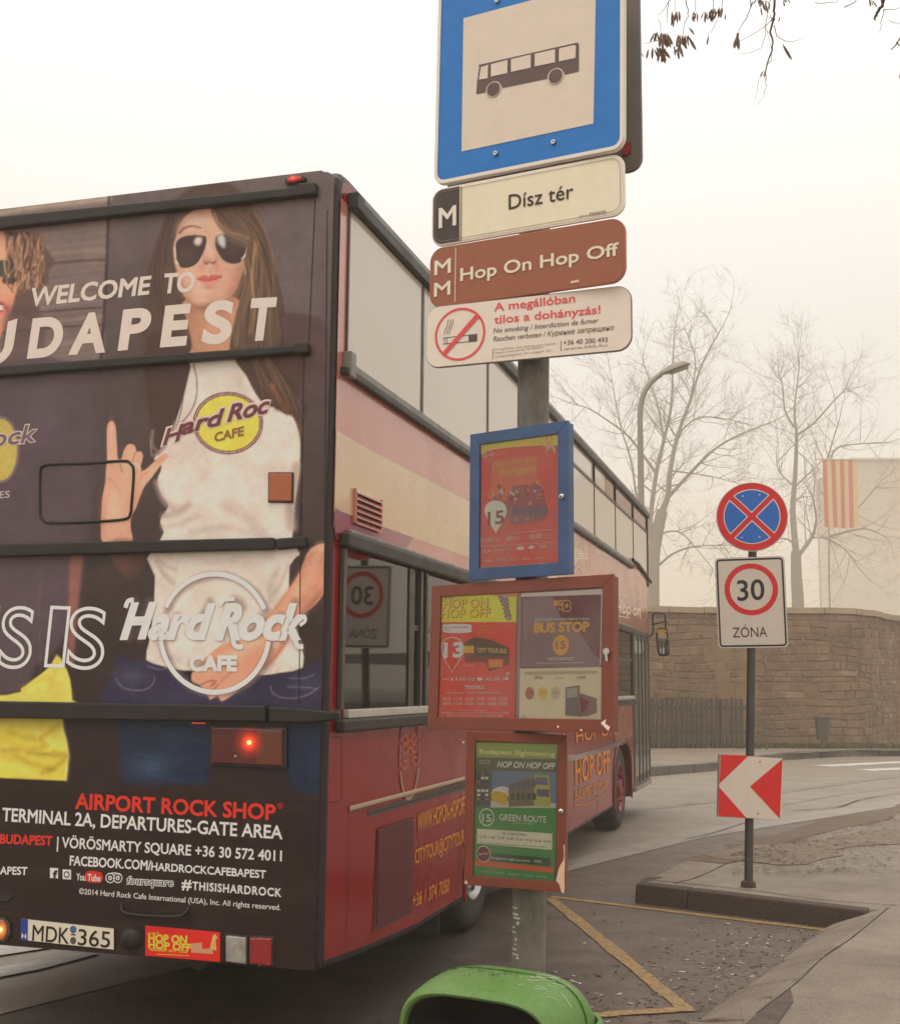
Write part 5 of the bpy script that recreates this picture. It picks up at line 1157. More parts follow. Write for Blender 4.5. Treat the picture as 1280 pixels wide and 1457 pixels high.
# --- right-hand figure: long hair behind
hair = (82, 64, 56)
fill(k1(700, 95, 760, 78, 840, 85, 920, 160, 960, 280, 1005, 400, 1040, 540, 1060, 700, 1090, 830, 1070, 900, 1010, 930, 930, 820, 900, 700, 560, 700, 620, 940, 545, 950, 520, 760, 510, 560, 540, 400, 590, 240, 640, 140), hair, 3)
fill(k1(540, 640, 700, 640, 700, 740, 660, 860, 620, 960, 570, 1000, 545, 900), (70, 52, 48), 3)
fill([(384, 440), (428, 470), (440, 545), (430, 610), (400, 600), (378, 560), (352, 505), (340, 470)], (72, 54, 48), 3)
stroke([(388, 583), (408, 590), (426, 612)], 9, (150, 92, 62), .5, 4)
fill(k1(1030, 570, 1130, 560, 1190, 600, 1200, 760, 1100, 900, 1060, 760), (84, 64, 64), 3)
# face, neck
skin = (206, 160, 138); skd = (168, 116, 92); skl = (226, 188, 166)
fill(kf(215, 860, 560, 840, 560, 980, 520, 1200, 560, 1290, 230, 1290, 260, 1180, 225, 1000), (188, 136, 108), 2)
fill(kf(255, 1290, 560, 1290, 600, 1420, 650, 1500, 215, 1500, 240, 1380), (214, 200, 190), 1.5, 1, 0)
fill(kf(150, 420, 180, 330, 240, 262, 320, 228, 400, 232, 470, 270, 560, 380, 625, 470, 632, 590, 600, 700, 560, 800, 500, 860, 400, 905, 330, 912, 260, 890, 205, 830, 165, 720, 140, 600, 132, 500), skin, 1.6)
blob(*kf(300, 330)[0], 26, 16, skl, .75); blob(*kf(290, 800)[0], 26, 10, skl, .5); blob(*kf(390, 520)[0], 5, 22, skl, .7); blob(*kf(540, 740)[0], 10, 30, (190, 130, 110), .6, .4); blob(*kf(250, 680)[0], 12, 14, (214, 158, 136), .5)
blob(*kf(400, 905)[0], 34, 7, (140, 92, 72), .75, -.12); blob(*kf(560, 800)[0], 9, 26, (150, 104, 84), .6, .5); blob(*kf(250, 1000)[0], 8, 36, (160, 112, 88), .5); blob(*kf(400, 1050)[0], 14, 30, (204, 154, 124), .5)
stroke(kf(176, 396, 210, 364, 262, 350, 320, 362), 3.4, (96, 62, 50), .75, 1.2, 1.6)
# nose
stroke(kf(345, 595, 362, 608, 380, 598, 400, 604, 425, 594), 2.2, (128, 76, 60), .8, 1.2); blob(*kf(372, 588)[0], 7, 4, (178, 122, 100), .5)
# mouth
fill(kf(296, 712, 350, 690, 378, 700, 400, 688, 470, 690, 450, 715, 410, 722, 340, 728), (186, 98, 92), 1.2); fill(kf(320, 730, 390, 722, 440, 718, 425, 748, 380, 764, 345, 758), (214, 130, 120), 1.3)
stroke(kf(298, 718, 350, 726, 400, 722, 462, 702), 1.6, (142, 66, 64), .8, .9); blob(*kf(370, 775)[0], 10, 3, (170, 112, 94), .6)
# modelling of the face: cheek, temple, jaw and nose shadows, lit forehead
blob(*kf(600, 660)[0], 7, 22, (166, 112, 94), .55, .25); blob(*kf(200, 760)[0], 6, 22, (176, 122, 104), .5, -.4); blob(*kf(330, 645)[0], 6, 8, (186, 132, 112), .5, .5); blob(*kf(440, 640)[0], 6, 9, (184, 128, 110), .5, -.4)
blob(*kf(340, 862)[0], 12, 6, (226, 184, 162), .5); blob(*kf(480, 660)[0], 12, 10, (218, 158, 140), .5); blob(*kf(170, 360)[0], 6, 16, (164, 116, 98), .55, .5); blob(*kf(385, 668)[0], 2, 5, (178, 124, 106), .6)
stroke(kf(350, 602, 356, 612, 366, 610), 1.6, (110, 62, 50), .7, .8); stroke(kf(404, 606, 414, 610, 422, 600), 1.6, (110, 62, 50), .7, .8); stroke(kf(330, 520, 342, 560, 344, 592), 1.6, (182, 128, 106), .5, 1.4); stroke(kf(432, 545, 430, 570, 428, 596), 1.8, (170, 116, 96), .5, 1.4)
stroke(kf(340, 742, 380, 748, 420, 734), 1.6, (232, 160, 150), .6, 1.2); stroke(kf(205, 830, 270, 892, 340, 915, 420, 905, 510, 858), 2.2, (150, 100, 82), .6, 1.6)
# hair over the forehead, falling on the right
fill(kf(400, 236, 520, 214, 700, 230, 740, 330, 770, 440, 820, 600, 850, 800, 870, 1000, 860, 1180, 700, 1195, 560, 1195, 560, 1000, 600, 880, 640, 700, 640, 560, 600, 480, 520, 430, 460, 360, 425, 290), (94, 74, 62), 2)
def hairset(n, path, jit, cols, w=(.8, 2.6), al=(.2, .6)):
    for i in range(n):
        o = random.gauss(0, 1); P = [(x + o * jit * (.4 + .6 * k / len(path)) + random.gauss(0, 1.2), y + random.gauss(0, 2)) for k, (x, y) in enumerate(path)]
        stroke(P, random.uniform(*w), random.choice(cols), random.uniform(*al), 1, .5)
hc = [(132, 104, 84), (66, 48, 42), (112, 86, 70), (150, 118, 92), (58, 42, 38), (90, 68, 58)]
hairset(34, kf(420, 240, 480, 330, 560, 400, 640, 440, 700, 490), 6, hc)
hairset(14, kf(410, 250, 440, 320, 500, 385, 560, 420, 650, 440), 3, [(168, 134, 108), (150, 116, 90), (120, 90, 70)])
hairset(60, kf(640, 250, 700, 380, 740, 560, 730, 800, 700, 1000, 690, 1190), 14, hc); hairset(30, kf(640, 560, 660, 760, 610, 950, 590, 1180), 7, hc)
hairset(30, kf(540, 230, 640, 330, 720, 480, 790, 700, 830, 1000), 8, hc); hairset(14, kf(700, 470, 680, 700, 690, 900, 665, 1100), 4, [(168, 130, 98), (150, 112, 84)])
hairset(30, kf(120, 300, 60, 480, 40, 700, 60, 900, 100, 1180), 9, [(74, 56, 50), (98, 76, 66), (60, 44, 42)]); hairset(16, kf(130, 640, 120, 800, 190, 1000, 230, 1200), 8, [(74, 56, 50), (104, 80, 66)])
hairset(20, kf(640, 1250, 700, 1350, 780, 1450, 850, 1560), 14, hc); hairset(26, [(400, 500), (404, 540), (408, 575), (412, 600)], 14, hc); hairset(20, [(262, 520), (250, 560), (240, 600)], 9, [(82, 60, 52), (58, 42, 40)])
# sunglasses
def lens(pts, hl):
    fill(pts, (70, 52, 50), 1.0); P = smoothpts(pts, 5) ; stroke([tuple(p) for p in P] + [tuple(P[0])], 1.7, (206, 174, 144), .75, .7)
lens(kf(148, 470, 190, 425, 260, 410, 330, 410, 362, 430, 358, 490, 330, 560, 290, 615, 230, 642, 180, 635, 152, 580), None)
lens(kf(420, 440, 440, 410, 490, 405, 580, 440, 640, 480, 625, 550, 600, 600, 540, 614, 480, 590, 440, 540, 422, 490), None)
fill(kf(290, 430, 330, 430, 325, 470, 300, 486, 275, 465), (220, 206, 196), 3, .95); fill(kf(440, 420, 478, 410, 492, 440, 490, 498, 465, 492, 440, 460), (206, 204, 206), 3, .95)
blob(*kf(230, 540)[0], 12, 12, (98, 74, 68), .5); blob(*kf(540, 520)[0], 12, 12, (90, 70, 64), .5)
fill(kf(500, 400, 640, 440, 680, 500, 620, 500, 540, 470, 480, 420), (104, 80, 66), 2.5, .75)
stroke(kf(290, 404, 360, 410, 420, 400, 462, 392), 2.2, (212, 180, 150), .9, .8); stroke(kf(365, 440, 385, 432, 408, 440, 424, 452), 1.6, (206, 174, 146), .8, .8); stroke(kf(368, 470, 374, 500), 1.4, (222, 198, 170), .8, .8)
stroke(kf(143, 500, 150, 560), 1.6, (222, 206, 192), .9, .8); stroke(kf(152, 590, 168, 616), 2, (226, 210, 196), .9, .8); stroke(kf(604, 578, 630, 550), 2, (220, 204, 190), .9, .8); stroke(kf(625, 640, 630, 680), 2, (196, 170, 150), .7, 1)
# --- white T-shirt
shirt = (212, 197, 187)
tee = k2(700, 35, 870, 35, 900, 90, 940, 150, 1000, 200, 1060, 232, 1085, 280, 1095, 340, 1090, 450, 1075, 560, 1066, 680, 1060, 760, 600, 760, 598, 660, 585, 620, 600, 590, 615, 560, 590, 520, 575, 470, 590, 420, 555, 380, 552, 300, 580, 270, 630, 260, 660, 200, 690, 90)
fill(tee, shirt, 1.3, 1, 3)
fill(kj(250, -60, 1020, -60, 1010, 60, 1010, 260, 1060, 450, 1080, 520, 1085, 640, 960, 668, 850, 682, 620, 668, 400, 655, 290, 632, 195, 596, 215, 480, 238, 300, 245, 120), shirt, 1.2, 1, 2)
hairset(20, k2(650, 50, 660, 120, 650, 200, 620, 300), 8, [(82, 60, 52), (58, 42, 40), (66, 48, 44)], al=(.5, .9)); fill(k2(560, 40, 690, 40, 672, 130, 640, 230, 610, 320, 575, 370, 556, 380, 545, 200), (72, 54, 50), 1.5)
fill(k2(868, 20, 1100, 20, 1090, 150, 1060, 232, 1000, 205, 965, 195, 930, 150, 900, 90), (76, 56, 50), 1.5, 1, 3)
hairset(40, k2(960, 30, 1000, 100, 1030, 160, 1050, 215), 14, hc, al=(.3, .7)); hairset(12, k2(990, 120, 1020, 180, 1055, 232), 5, [(150, 96, 66), (130, 80, 56)])
stroke(k2(706, 50, 718, 100, 716, 170, 690, 230, 650, 270), 2, (116, 82, 76), .75, 1)
for p_, w_, c_, a_ in ((k2(600, 600, 640, 590, 690, 560), 9, (188, 170, 160), .6), (k2(595, 640, 660, 630, 720, 600), 6, (190, 174, 164), .5), (k2(1080, 420, 1060, 540, 1064, 640), 14, (184, 166, 156), .6), (k2(575, 480, 600, 540, 640, 580), 9, (196, 178, 168), .5), (k2(820, 560, 900, 600, 960, 680), 16, (206, 190, 180), .5), (k2(700, 660, 800, 640, 900, 660), 8, (200, 184, 174), .5),
                       (kj(255, 40, 290, 100, 350, 160), 4, (176, 160, 152), .7), (kj(262, 20, 300, 60, 360, 80), 4, (184, 168, 158), .6), (kj(940, 80, 900, 180, 900, 260), 8, (196, 182, 174), .6), (kj(1000, 60, 960, 160, 920, 220), 4, (186, 170, 162), .6), (kj(240, 480, 300, 560, 380, 600), 8, (196, 182, 174), .5), (kj(870, 480, 900, 560, 880, 650), 12, (198, 184, 176), .5), (kj(500, 20, 560, 40, 700, 30), 6, (204, 190, 180), .5)):
    stroke(p_, w_, tuple(v * .93 for v in c_), min(1, a_ * 1.35), 4)
stroke(k2(558, 290, 556, 340, 580, 370), 4, (150, 130, 122), .7, 2); stroke(k2(600, 350, 576, 372, 556, 378), 4, (136, 112, 104), .8, 2)
# shirt logo disc
ce = k2(832, 262)[0]
def ell(cx, cy, rx, ry, n=28, an=0): return [(cx + rx * math.cos(2 * math.pi * i / n) * math.cos(an) - ry * math.sin(2 * math.pi * i / n) * math.sin(an), cy + rx * math.cos(2 * math.pi * i / n) * math.sin(an) + ry * math.sin(2 * math.pi * i / n) * math.cos(an)) for i in range(n)]
fill(ell(*ce, 50, 44.5), (96, 52, 60), .9, 1, 0); fill(ell(*ce, 48, 42.5), (222, 206, 196), .9, 1, 0); fill(ell(*ce, 47, 41.5), (104, 60, 66), .9, 1, 0); fill(ell(*ce, 45, 39.6), (226, 200, 84), .9, 1, 0)
blob(ce[0] + 14, ce[1] + 16, 20, 20, (210, 180, 66), .4)
# --- raised hand
hskin = (212, 158, 134)
hand = k2(370, 640, 372, 590, 374, 540, 385, 480, 388, 430, 392, 395, 391, 330, 392, 275, 402, 256, 416, 257, 424, 280, 428, 340, 432, 392, 446, 388, 452, 365, 465, 342, 480, 338, 494, 345, 500, 365, 514, 364, 523, 378, 520, 400, 512, 432, 530, 432, 560, 405, 590, 378, 606, 372, 614, 382, 600, 400, 575, 432, 555, 460, 530, 490, 512, 530, 498, 570, 482, 600, 478, 640, 486, 690, 470, 720, 380, 700)
fill(hand, hskin, 1.1, 1, 3)
blob(*k2(420, 560)[0], 12, 34, (226, 180, 156), .6); blob(*k2(490, 540)[0], 8, 20, (184, 128, 104), .5, .5); blob(*k2(408, 300)[0], 4, 22, (226, 182, 158), .6); blob(*k2(378, 600)[0], 5, 30, (176, 120, 98), .5)
stroke(k2(446, 388, 440, 420, 450, 440), 1.6, (150, 94, 76), .8, 1); stroke(k2(468, 350, 458, 385, 470, 402), 1.2, (160, 104, 84), .7, .9); stroke(k2(496, 366, 486, 398, 494, 415), 1.4, (150, 94, 76), .8, .9); stroke(k2(432, 400, 460, 412, 500, 412, 514, 430), 3, (222, 200, 180), .7, 1)
stroke(k2(396, 460, 420, 480, 440, 520), 1.2, (180, 124, 104), .6, 1.2); stroke(k2(540, 440, 520, 452, 508, 480), 1.6, (170, 116, 94), .6, 1.4); stroke(k2(408, 262, 409, 280), 3, (230, 196, 180), .6, 1)
fill(k3(400, -20, 520, -20, 525, 60, 500, 100, 470, 110, 430, 70), (92, 66, 58), 6, .7); fill(k2(250, 500, 320, 495, 318, 600, 250, 600), (104, 74, 60), 6, .5)
# --- jeans
jn = (50, 46, 66)
fill(kj(20, 590, 60, 575, 190, 600, 300, 640, 420, 668, 620, 676, 850, 690, 960, 676, 1090, 648, 1215, 600, 1225, 900, -10, 900, 0, 700), jn, 2, 1, 2)
blob(*kj(120, 690)[0], 24, 16, (76, 76, 98), .7); blob(*kj(1100, 720)[0], 30, 18, (66, 66, 88), .6); blob(*kj(330, 820)[0], 50, 14, (58, 54, 76), .7)
for p_ in (kj(20, 700, 60, 750, 120, 768, 190, 764, 235, 730, 244, 690), kj(900, 745, 920, 790, 1000, 815, 1100, 800, 1180, 750), kj(1000, 750, 1080, 750, 1160, 760), kj(1010, 700, 1090, 700, 1150, 680), kj(200, 630, 270, 650, 320, 640)):
    stroke(p_, 1.6, (136, 132, 150), .65, .9)
for i in range(120):
    x, y = random.uniform(165, 460), random.uniform(950, 1002); stroke([(x, y), (x + random.gauss(0, 6), y + random.gauss(0, 3))], 1.2, random.choice([(96, 94, 118), (34, 30, 44)]), .3, 1)
fill(kj(420, 660, 540, 668, 560, 720, 470, 735, 440, 700), (38, 28, 32), 2)
fill([(165, 1016), (290, 1018), (300, 1060), (296, 1116), (176, 1116), (170, 1070)], (32, 42, 62), 6, 1, 0); fill([(408, 1020), (470, 1020), (470, 1134), (414, 1126), (404, 1060)], (32, 40, 58), 3, 1, 0)
blob(216, 1090, 32, 20, (64, 84, 108), .7); blob(240, 1046, 26, 10, (42, 54, 74), .6); blob(446, 1084, 12, 30, (44, 58, 80), .6)
for i in range(150):
    x, y = random.uniform(180, 290), random.uniform(1026, 1112); stroke([(x - 10, y - 3), (x, y), (x + 12, y + random.uniform(0, 5))], .9, random.choice([(90, 110, 132), (30, 40, 58)]), .16, .8)
# --- forearm and hand over the shirt
arm_ = kj(1130, -40, 1260, -60, 1240, 100, 1215, 200, 1160, 280, 1100, 330, 1030, 430, 980, 520, 920, 600, 850, 660, 760, 730, 720, 770, 680, 800, 650, 820, 620, 830, 600, 800, 560, 822, 545, 800, 500, 742, 458, 720, 452, 680, 480, 640, 560, 560, 640, 500, 720, 490, 800, 420, 900, 330, 1000, 200, 1070, 90)
fill(arm_, (208, 146, 120), 1.3, 1, 3)
stroke(kj(1190, -40, 1130, 120, 1040, 240, 940, 370, 820, 480, 700, 570), 15, (226, 176, 152), .55, 6); stroke(kj(1210, 190, 1100, 320, 1010, 460, 900, 610, 760, 730), 6, (160, 100, 80), .65, 4)
stroke(kj(1090, 60, 1000, 200, 900, 330, 760, 460), 4, (180, 120, 98), .5, 3); blob(*kj(560, 640)[0], 18, 12, (222, 170, 146), .6); stroke(kj(500, 740, 560, 715, 590, 722, 560, 745), 2, (130, 78, 66), .8, 1.2); stroke(kj(700, 640, 640, 700, 600, 745), 2.4, (160, 102, 84), .6, 1.8)
stroke(kj(545, 800, 580, 760, 600, 740), 2, (140, 88, 74), .7, 1.2); stroke(kj(600, 800, 650, 770, 700, 740), 2, (150, 96, 80), .6, 1.2); stroke(kj(560, 570, 620, 600, 680, 590), 2, (184, 126, 106), .5, 2)
fill(kj(1070, 50, 1140, -20, 1300, -40, 1300, 200, 1180, 300, 1075, 370), (120, 80, 66), 1, .18, 0)
# --- left-hand figure
fill(kl(-600, 480, -200, 440, 60, 500, 110, 700, 130, 860, 80, 1040, 20, 1180, -60, 1250, -500, 1250), (204, 140, 112), 2, 1, 3)
blob(*kl(20, 600)[0], 8, 26, (226, 176, 146), .7); blob(*kl(30, 900)[0], 18, 12, (222, 160, 134), .5); blob(*kl(60, 1060)[0], 8, 26, (150, 96, 80), .6, .3)
fill(kl(-400, 690, 0, 680, 90, 676, 165, 720, 160, 780, 120, 830, 60, 850, 20, 830, -10, 790, -400, 790), (74, 68, 58), 1.4); blob(*kl(50, 770)[0], 14, 9, (98, 92, 78), .5); stroke(kl(-60, 680, 90, 676), 2, (206, 180, 150), .8, 1)
fill(kl(-400, 960, -20, 965, 40, 990, 60, 1010, 10, 1050, -400, 1080), (156, 76, 74), 2); fill(kl(-400, 985, 0, 995, 18, 1010, 2, 1028, -400, 1040), (232, 218, 206), 1.2); stroke(kl(-100, 1060, 0, 1055, 40, 1030), 5, (206, 116, 108), .8, 2)
stroke(kl(-10, 850, -20, 900, 0, 930), 3, (168, 104, 84), .6, 2)
fill(kl(40, 490, 200, 490, 290, 560, 350, 640, 380, 700, 340, 760, 330, 850, 250, 920, 280, 1040, 220, 1100, 160, 1060, 90, 1060, 130, 860, 170, 740, 100, 620, 70, 540), (96, 72, 64), 3, .95)
for i in range(110):
    x0, y0 = random.uniform(60, 300), 490 + random.uniform(0, 60); P = []
    for k in range(6): P.append(kl(x0 + math.sin(k * 1.4 + i) * 16 + k * random.uniform(-6, 8), y0 + k * random.uniform(40, 76))[0])
    stroke(P, random.uniform(1.2, 3.2), random.choice([(176, 136, 108), (120, 88, 72), (74, 52, 46), (196, 154, 120), (140, 104, 84), (60, 42, 40)]), random.uniform(.3, .75), 1)
fill(kl(60, 1040, 240, 1000, 300, 1100, 300, 1400, 40, 1400), (88, 68, 66), 6, .7)
fill([(-900, 545), (-60, 520), (40, 505), (105, 520), (130, 560), (132, 700), (126, 770), (112, 860), (84, 920), (50, 950), (-60, 1000), (-900, 1050)], (82, 68, 75), 5, .9); blob(60, 580, 36, 60, (96, 81, 88), .6); blob(20, 840, 70, 60, (88, 73, 79), .5)
for i in range(14): stroke([(random.uniform(-20, 60), 930 + i * 3), (60, 910 - i * 9), (112, 850 - i * 12)], 2, (108, 92, 104), .18, 2)
fill(ky(425, 40, 490, 40, 480, 200, 462, 400, 450, 560, 440, 700, 400, 640, 410, 300), (150, 96, 82), 4, .75); fill(ky(660, 20, 770, 20, 770, 110, 720, 140), (104, 72, 64), 6, .6)
fill(ky(-700, 900, 40, 870, 130, 830, 200, 780, 300, 700, 340, 632, 385, 690, 420, 780, 432, 900, 432, 960, -700, 1000), (214, 196, 92), 1.5, 1, 2)
fill(ky(-900, 990, 375, 1000, 378, 1060, 400, 1140, 412, 1220, 406, 1300, 398, 1378, 0, 1360, -900, 1340), (210, 190, 78), 1.3, 1, 0)
for p_, w_, c_, a_ in ((ky(60, 1090, 160, 1120, 260, 1150, 320, 1190), 7, (172, 146, 44), .8), (ky(180, 1080, 240, 1100, 330, 1180), 5, (236, 222, 130), .7), (ky(20, 1200, 140, 1190, 260, 1180), 6, (150, 124, 40), .7), (ky(80, 1220, 200, 1280, 320, 1310), 7, (168, 140, 42), .8), (ky(170, 1210, 280, 1220, 400, 1226), 6, (112, 92, 34), .7), (ky(260, 1330, 340, 1290, 405, 1240), 6, (140, 116, 40), .8),
                       (ky(250, 1120, 310, 1080, 360, 1040), 5, (154, 128, 44), .8), (ky(0, 1130, 60, 1140, 160, 1180), 8, (222, 176, 56), .6), (ky(0, 1270, 100, 1290, 200, 1340), 9, (230, 214, 110), .6), (ky(300, 1190, 350, 1150, 380, 1180), 5, (236, 222, 128), .7), (ky(140, 830, 240, 780, 300, 770), 6, (188, 166, 66), .6), (ky(330, 760, 400, 820, 420, 890), 8, (232, 216, 124), .6), (ky(340, 640, 330, 720, 300, 840), 4, (188, 166, 66), .5), (ky(372, 1000, 380, 1080, 408, 1200, 398, 1370), 1.6, (232, 220, 160), .8)):
    stroke(p_, w_ * .8, c_, a_ * .7, 4.5)
# chest logo of the left-hand figure
fill(ell(2, 640, 27, 48), (120, 104, 100), 1, .9, 0); fill(ell(2, 640, 23.5, 44), (190, 170, 84), 1, .9, 0)
# lower black panel
m_ = np.clip((Y - (1116 + .045 * X)) / 6, 0, 1)[:, None]; m_[:, 0] *= 1; CO[:] = CO * (1 - m_) + c255((44, 33, 32)) * m_
# soft drop shadow printed behind the big logo
for a0, a1 in ((24, 154), (187, 352)): stroke([(309 + 77 * math.cos(math.radians(a)), 903 - 84 * math.sin(math.radians(a))) for a in np.linspace(a0, a1, 24)], 12, (120, 104, 98), .6, 3)
for pts in (kj(95, 470, 130, 265), kj(160, 470, 215, 265), kj(240, 440, 300, 350, 300, 470), kj(345, 470, 370, 350), kj(440, 440, 520, 340), kj(500, 470, 560, 265), kj(630, 470, 680, 265, 740, 300, 650, 380, 700, 500), kj(780, 440, 850, 350, 860, 440, 780, 460), kj(890, 440, 960, 345), kj(970, 470, 1040, 265), kj(1000, 400, 1090, 350, 1030, 420, 1070, 520), kj(460, 620, 700, 620)): stroke(pts, 12, (118, 100, 94), .5, 4)
# mottling of the print and grime
nz = (vnoise(26, 26, 1) * .5 + vnoise(9, 9, 2) * .3 + vnoise(2.2, 2.2, 3) * .3) - .5
CO *= (1 + .2 * nz)[:, None]
grime = np.clip((vnoise(60, 18, 5) - .55) * 1.6, 0, 1) * np.clip((Y - 900) / 400, 0, 1); CO[:] = CO * (1 - .25 * grime[:, None]) + c255((92, 80, 70)) * .25 * grime[:, None]
CL = CO / 255.0; CL = np.where(CL <= .04045, CL / 12.92, ((CL + .055) / 1.055) ** 2.4)
KAD = np.interp(VV.reshape(-1), [.4, 1.2, 2.4, 4.2], [.62, .66, .72, .78])[:, None]     # colours are lifted a little towards the skirt
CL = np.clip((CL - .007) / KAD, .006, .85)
nu, nv = len(us), len(vs_); vco = np.stack([UU.reshape(-1), np.full(NP, -.004), VV.reshape(-1)], 1)
ij = (np.arange(nv - 1)[:, None] * nu + np.arange(nu - 1)[None]).reshape(-1); F = np.stack([ij, ij + 1, ij + 1 + nu, ij + nu], 1)
cu_, cv_ = UU.reshape(-1), VV.reshape(-1)
bad = ((cu_ > -.09) & (cv_ > HB - .11) & ((cu_ + .09) ** 2 + (cv_ - HB + .11) ** 2 > .085 ** 2)); F = F[~bad[F].any(1)]
me = bpy.data.meshes.new('advert_sheet'); me.vertices.add(NP); me.vertices.foreach_set('co', vco.astype(np.float32).reshape(-1))
me.loops.add(F.size); me.loops.foreach_set('vertex_index', F.astype(np.int32).reshape(-1)); me.polygons.add(len(F)); me.polygons.foreach_set('loop_start', (np.arange(len(F)) * 4).astype(np.int32)); me.polygons.foreach_set('loop_total', np.full(len(F), 4, np.int32)); me.update(calc_edges=True)
at_ = me.color_attributes.new('print', 'FLOAT_COLOR', 'POINT'); at_.data.foreach_set('color', np.concatenate([CL, np.ones((NP, 1))], 1).astype(np.float32).reshape(-1))
ma = bpy.data.materials.new('advert_print'); ma.use_nodes = True; n = ma.node_tree; b = n.nodes['Principled BSDF']; vc = n.nodes.new('ShaderNodeVertexColor'); vc.layer_name = 'print'
n.links.new(vc.outputs[0], b.inputs['Base Color']); b.inputs['Roughness'].default_value = .34; b.inputs['Specular IOR Level'].default_value = .28
tcn = n.nodes.new('ShaderNodeTexCoord'); nzn = n.nodes.new('ShaderNodeTexNoise'); nzn.inputs['Scale'].default_value = 3; bn_ = n.nodes.new('ShaderNodeBump'); bn_.inputs['Strength'].default_value = .25; bn_.inputs['Distance'].default_value = .01
n.links.new(tcn.outputs['Object'], nzn.inputs['Vector']); n.links.new(nzn.outputs[0], bn_.inputs['Height']); n.links.new(bn_.outputs[0], b.inputs['Normal'])
me.materials.append(ma); rp = bpy.data.objects.new('advert_sheet', me); col.objects.link(rp); rp.parent = bus
rp['label'] = 'printed advert covering the rear: young woman in sunglasses and white T-shirt making a horns sign'

# ---- lettering of the advert
TW = INK(222, 208, 198, .7); TW2 = INK(236, 224, 214, .64)
def rt(s_, a, b_, h, mat=TW, **k): k.setdefault('h1', None); return txt(s_, a, b_, h, PR_, k.pop('off', .0055), mat, rp, **k)
rt('WELCOME', kl(212, 1000)[0], kl(1030, 915)[0], 26, ital=.12, bold=.03); rt('TO', kf(62, 812)[0], kf(268, 800)[0], 28, ital=.1, bold=.03)
for ch_, a, b_, h in (('B', (-96, 540), (-48, 533), 50), ('U', (-30, 524), (15, 510), 55), ('D', kl(208, 1348)[0], kl(408, 1330)[0], 54), ('A', kl(498, 1322)[0], kl(712, 1306)[0], 55), ('P', kl(835, 1292)[0], kl(1010, 1275)[0], 55), ('E', kf(58, 1172)[0], kf(208, 1160)[0], 56), ('S', kf(340, 1153)[0], kf(512, 1140)[0], 57.5), ('T', kf(655, 1130)[0], kf(800, 1122)[0], 57.5)):
    rt(ch_, a, b_, h, ital=.1, bold=.045)
# outlined letters
for ch_, a, b_ in (('S', (-1, 948), (42, 949)), ('I', (66, 947), (91, 948)), ('S', (96, 948), (145, 951)), ('I', (-34, 947), (-10, 947)), ('H', (-100, 946), (-50, 947)), ('T', (-160, 945), (-112, 946))):
    rt(ch_, a, b_, 89, TW2, ital=.06, bold=.05, outline=.0088)
# script logo, big one: ring with gaps, then the words
mpR = PR_.mpx(310, 900); cw = PR_.uv(*kj(588, 450)[0])
def arcp(cx, cy, rx, ry, a0, a1, n=40): return [(cx + rx * math.cos(math.radians(a)), cy - ry * math.sin(math.radians(a))) for a in np.linspace(a0, a1, n)]
SH = INK(150, 132, 122, .6)
for a0, a1 in ((24, 154), (187, 352)):
    line('logo_ring', arcp(306.5, 901, 77, 84, a0, a1), 7, PR_, .0062, TW2, rp)
def script(words, offs, mat, dx=0, dy=0, bold=.05):
    for s_, a, b_, h in words: rt(s_, (a[0] + dx, a[1] + dy), (b_[0] + dx, b_[1] + dy), h, mat, ital=.3, bold=bold, off=offs)
Wd = [('H', kj(62, 470)[0], kj(185, 466)[0], 50), ('ard', kj(212, 470)[0], kj(520, 470)[0], 49), ('R', kj(602, 474)[0], kj(715, 472)[0], 50), ('oc', kj(720, 472)[0], kj(948, 472)[0], 49), ('k', kj(962, 474)[0], kj(1058, 472)[0], 50)]
script(Wd, .0072, TW2)
for (pp, w_) in ((kj(80, 300, 95, 262, 128, 255), 7), (kj(615, 290, 640, 256, 700, 250), 6), (kj(690, 440, 695, 500, 715, 522, 748, 520), 7), (kj(1040, 440, 1050, 500, 1065, 520, 1090, 518), 7), (kj(1060, 380, 1095, 350, 1100, 375, 1070, 400), 5), (kj(128, 372, 190, 366), 7)):
    line('logo_swash', pp, w_, PR_, .0084, TW2, rp, sm=4)
rt('CAFE', kj(448, 655)[0], kj(706, 655)[0], 21, TW2, bold=.06, off=.0072); rt('®', kj(918, 528)[0], kj(952, 528)[0], 7, TW2, bold=0)
# small logo on the shirt
LG = INK(106, 56, 66, .6); LW = INK(214, 190, 178, .62)
Ws = [('H', k2(598, 342)[0], k2(652, 325)[0], 24), ('ard', k2(662, 304)[0], k2(800, 268)[0], 24), ('Roc', k2(832, 256)[0], k2(972, 224)[0], 25)]
script(Ws, .0054, LW, -1, -.6, .1); script(Ws, .0064, LG, 0, 0, .035)
rt('CAFE', k2(784, 330)[0], k2(888, 306)[0], 13, INK(140, 96, 60, .6), bold=.04, off=.0056)
rt('Rock', (-36, 640), (50, 628), 26, LW, bold=.06, ital=.25, off=.0054); rt('Rock', (-36, 640), (50, 628), 26, INK(110, 90, 100, .6), bold=.02, ital=.25, off=.0064); rt('LOS ANGELES', (-88, 716), (15, 708), 10, INK(190, 172, 176, .6), bold=.01)
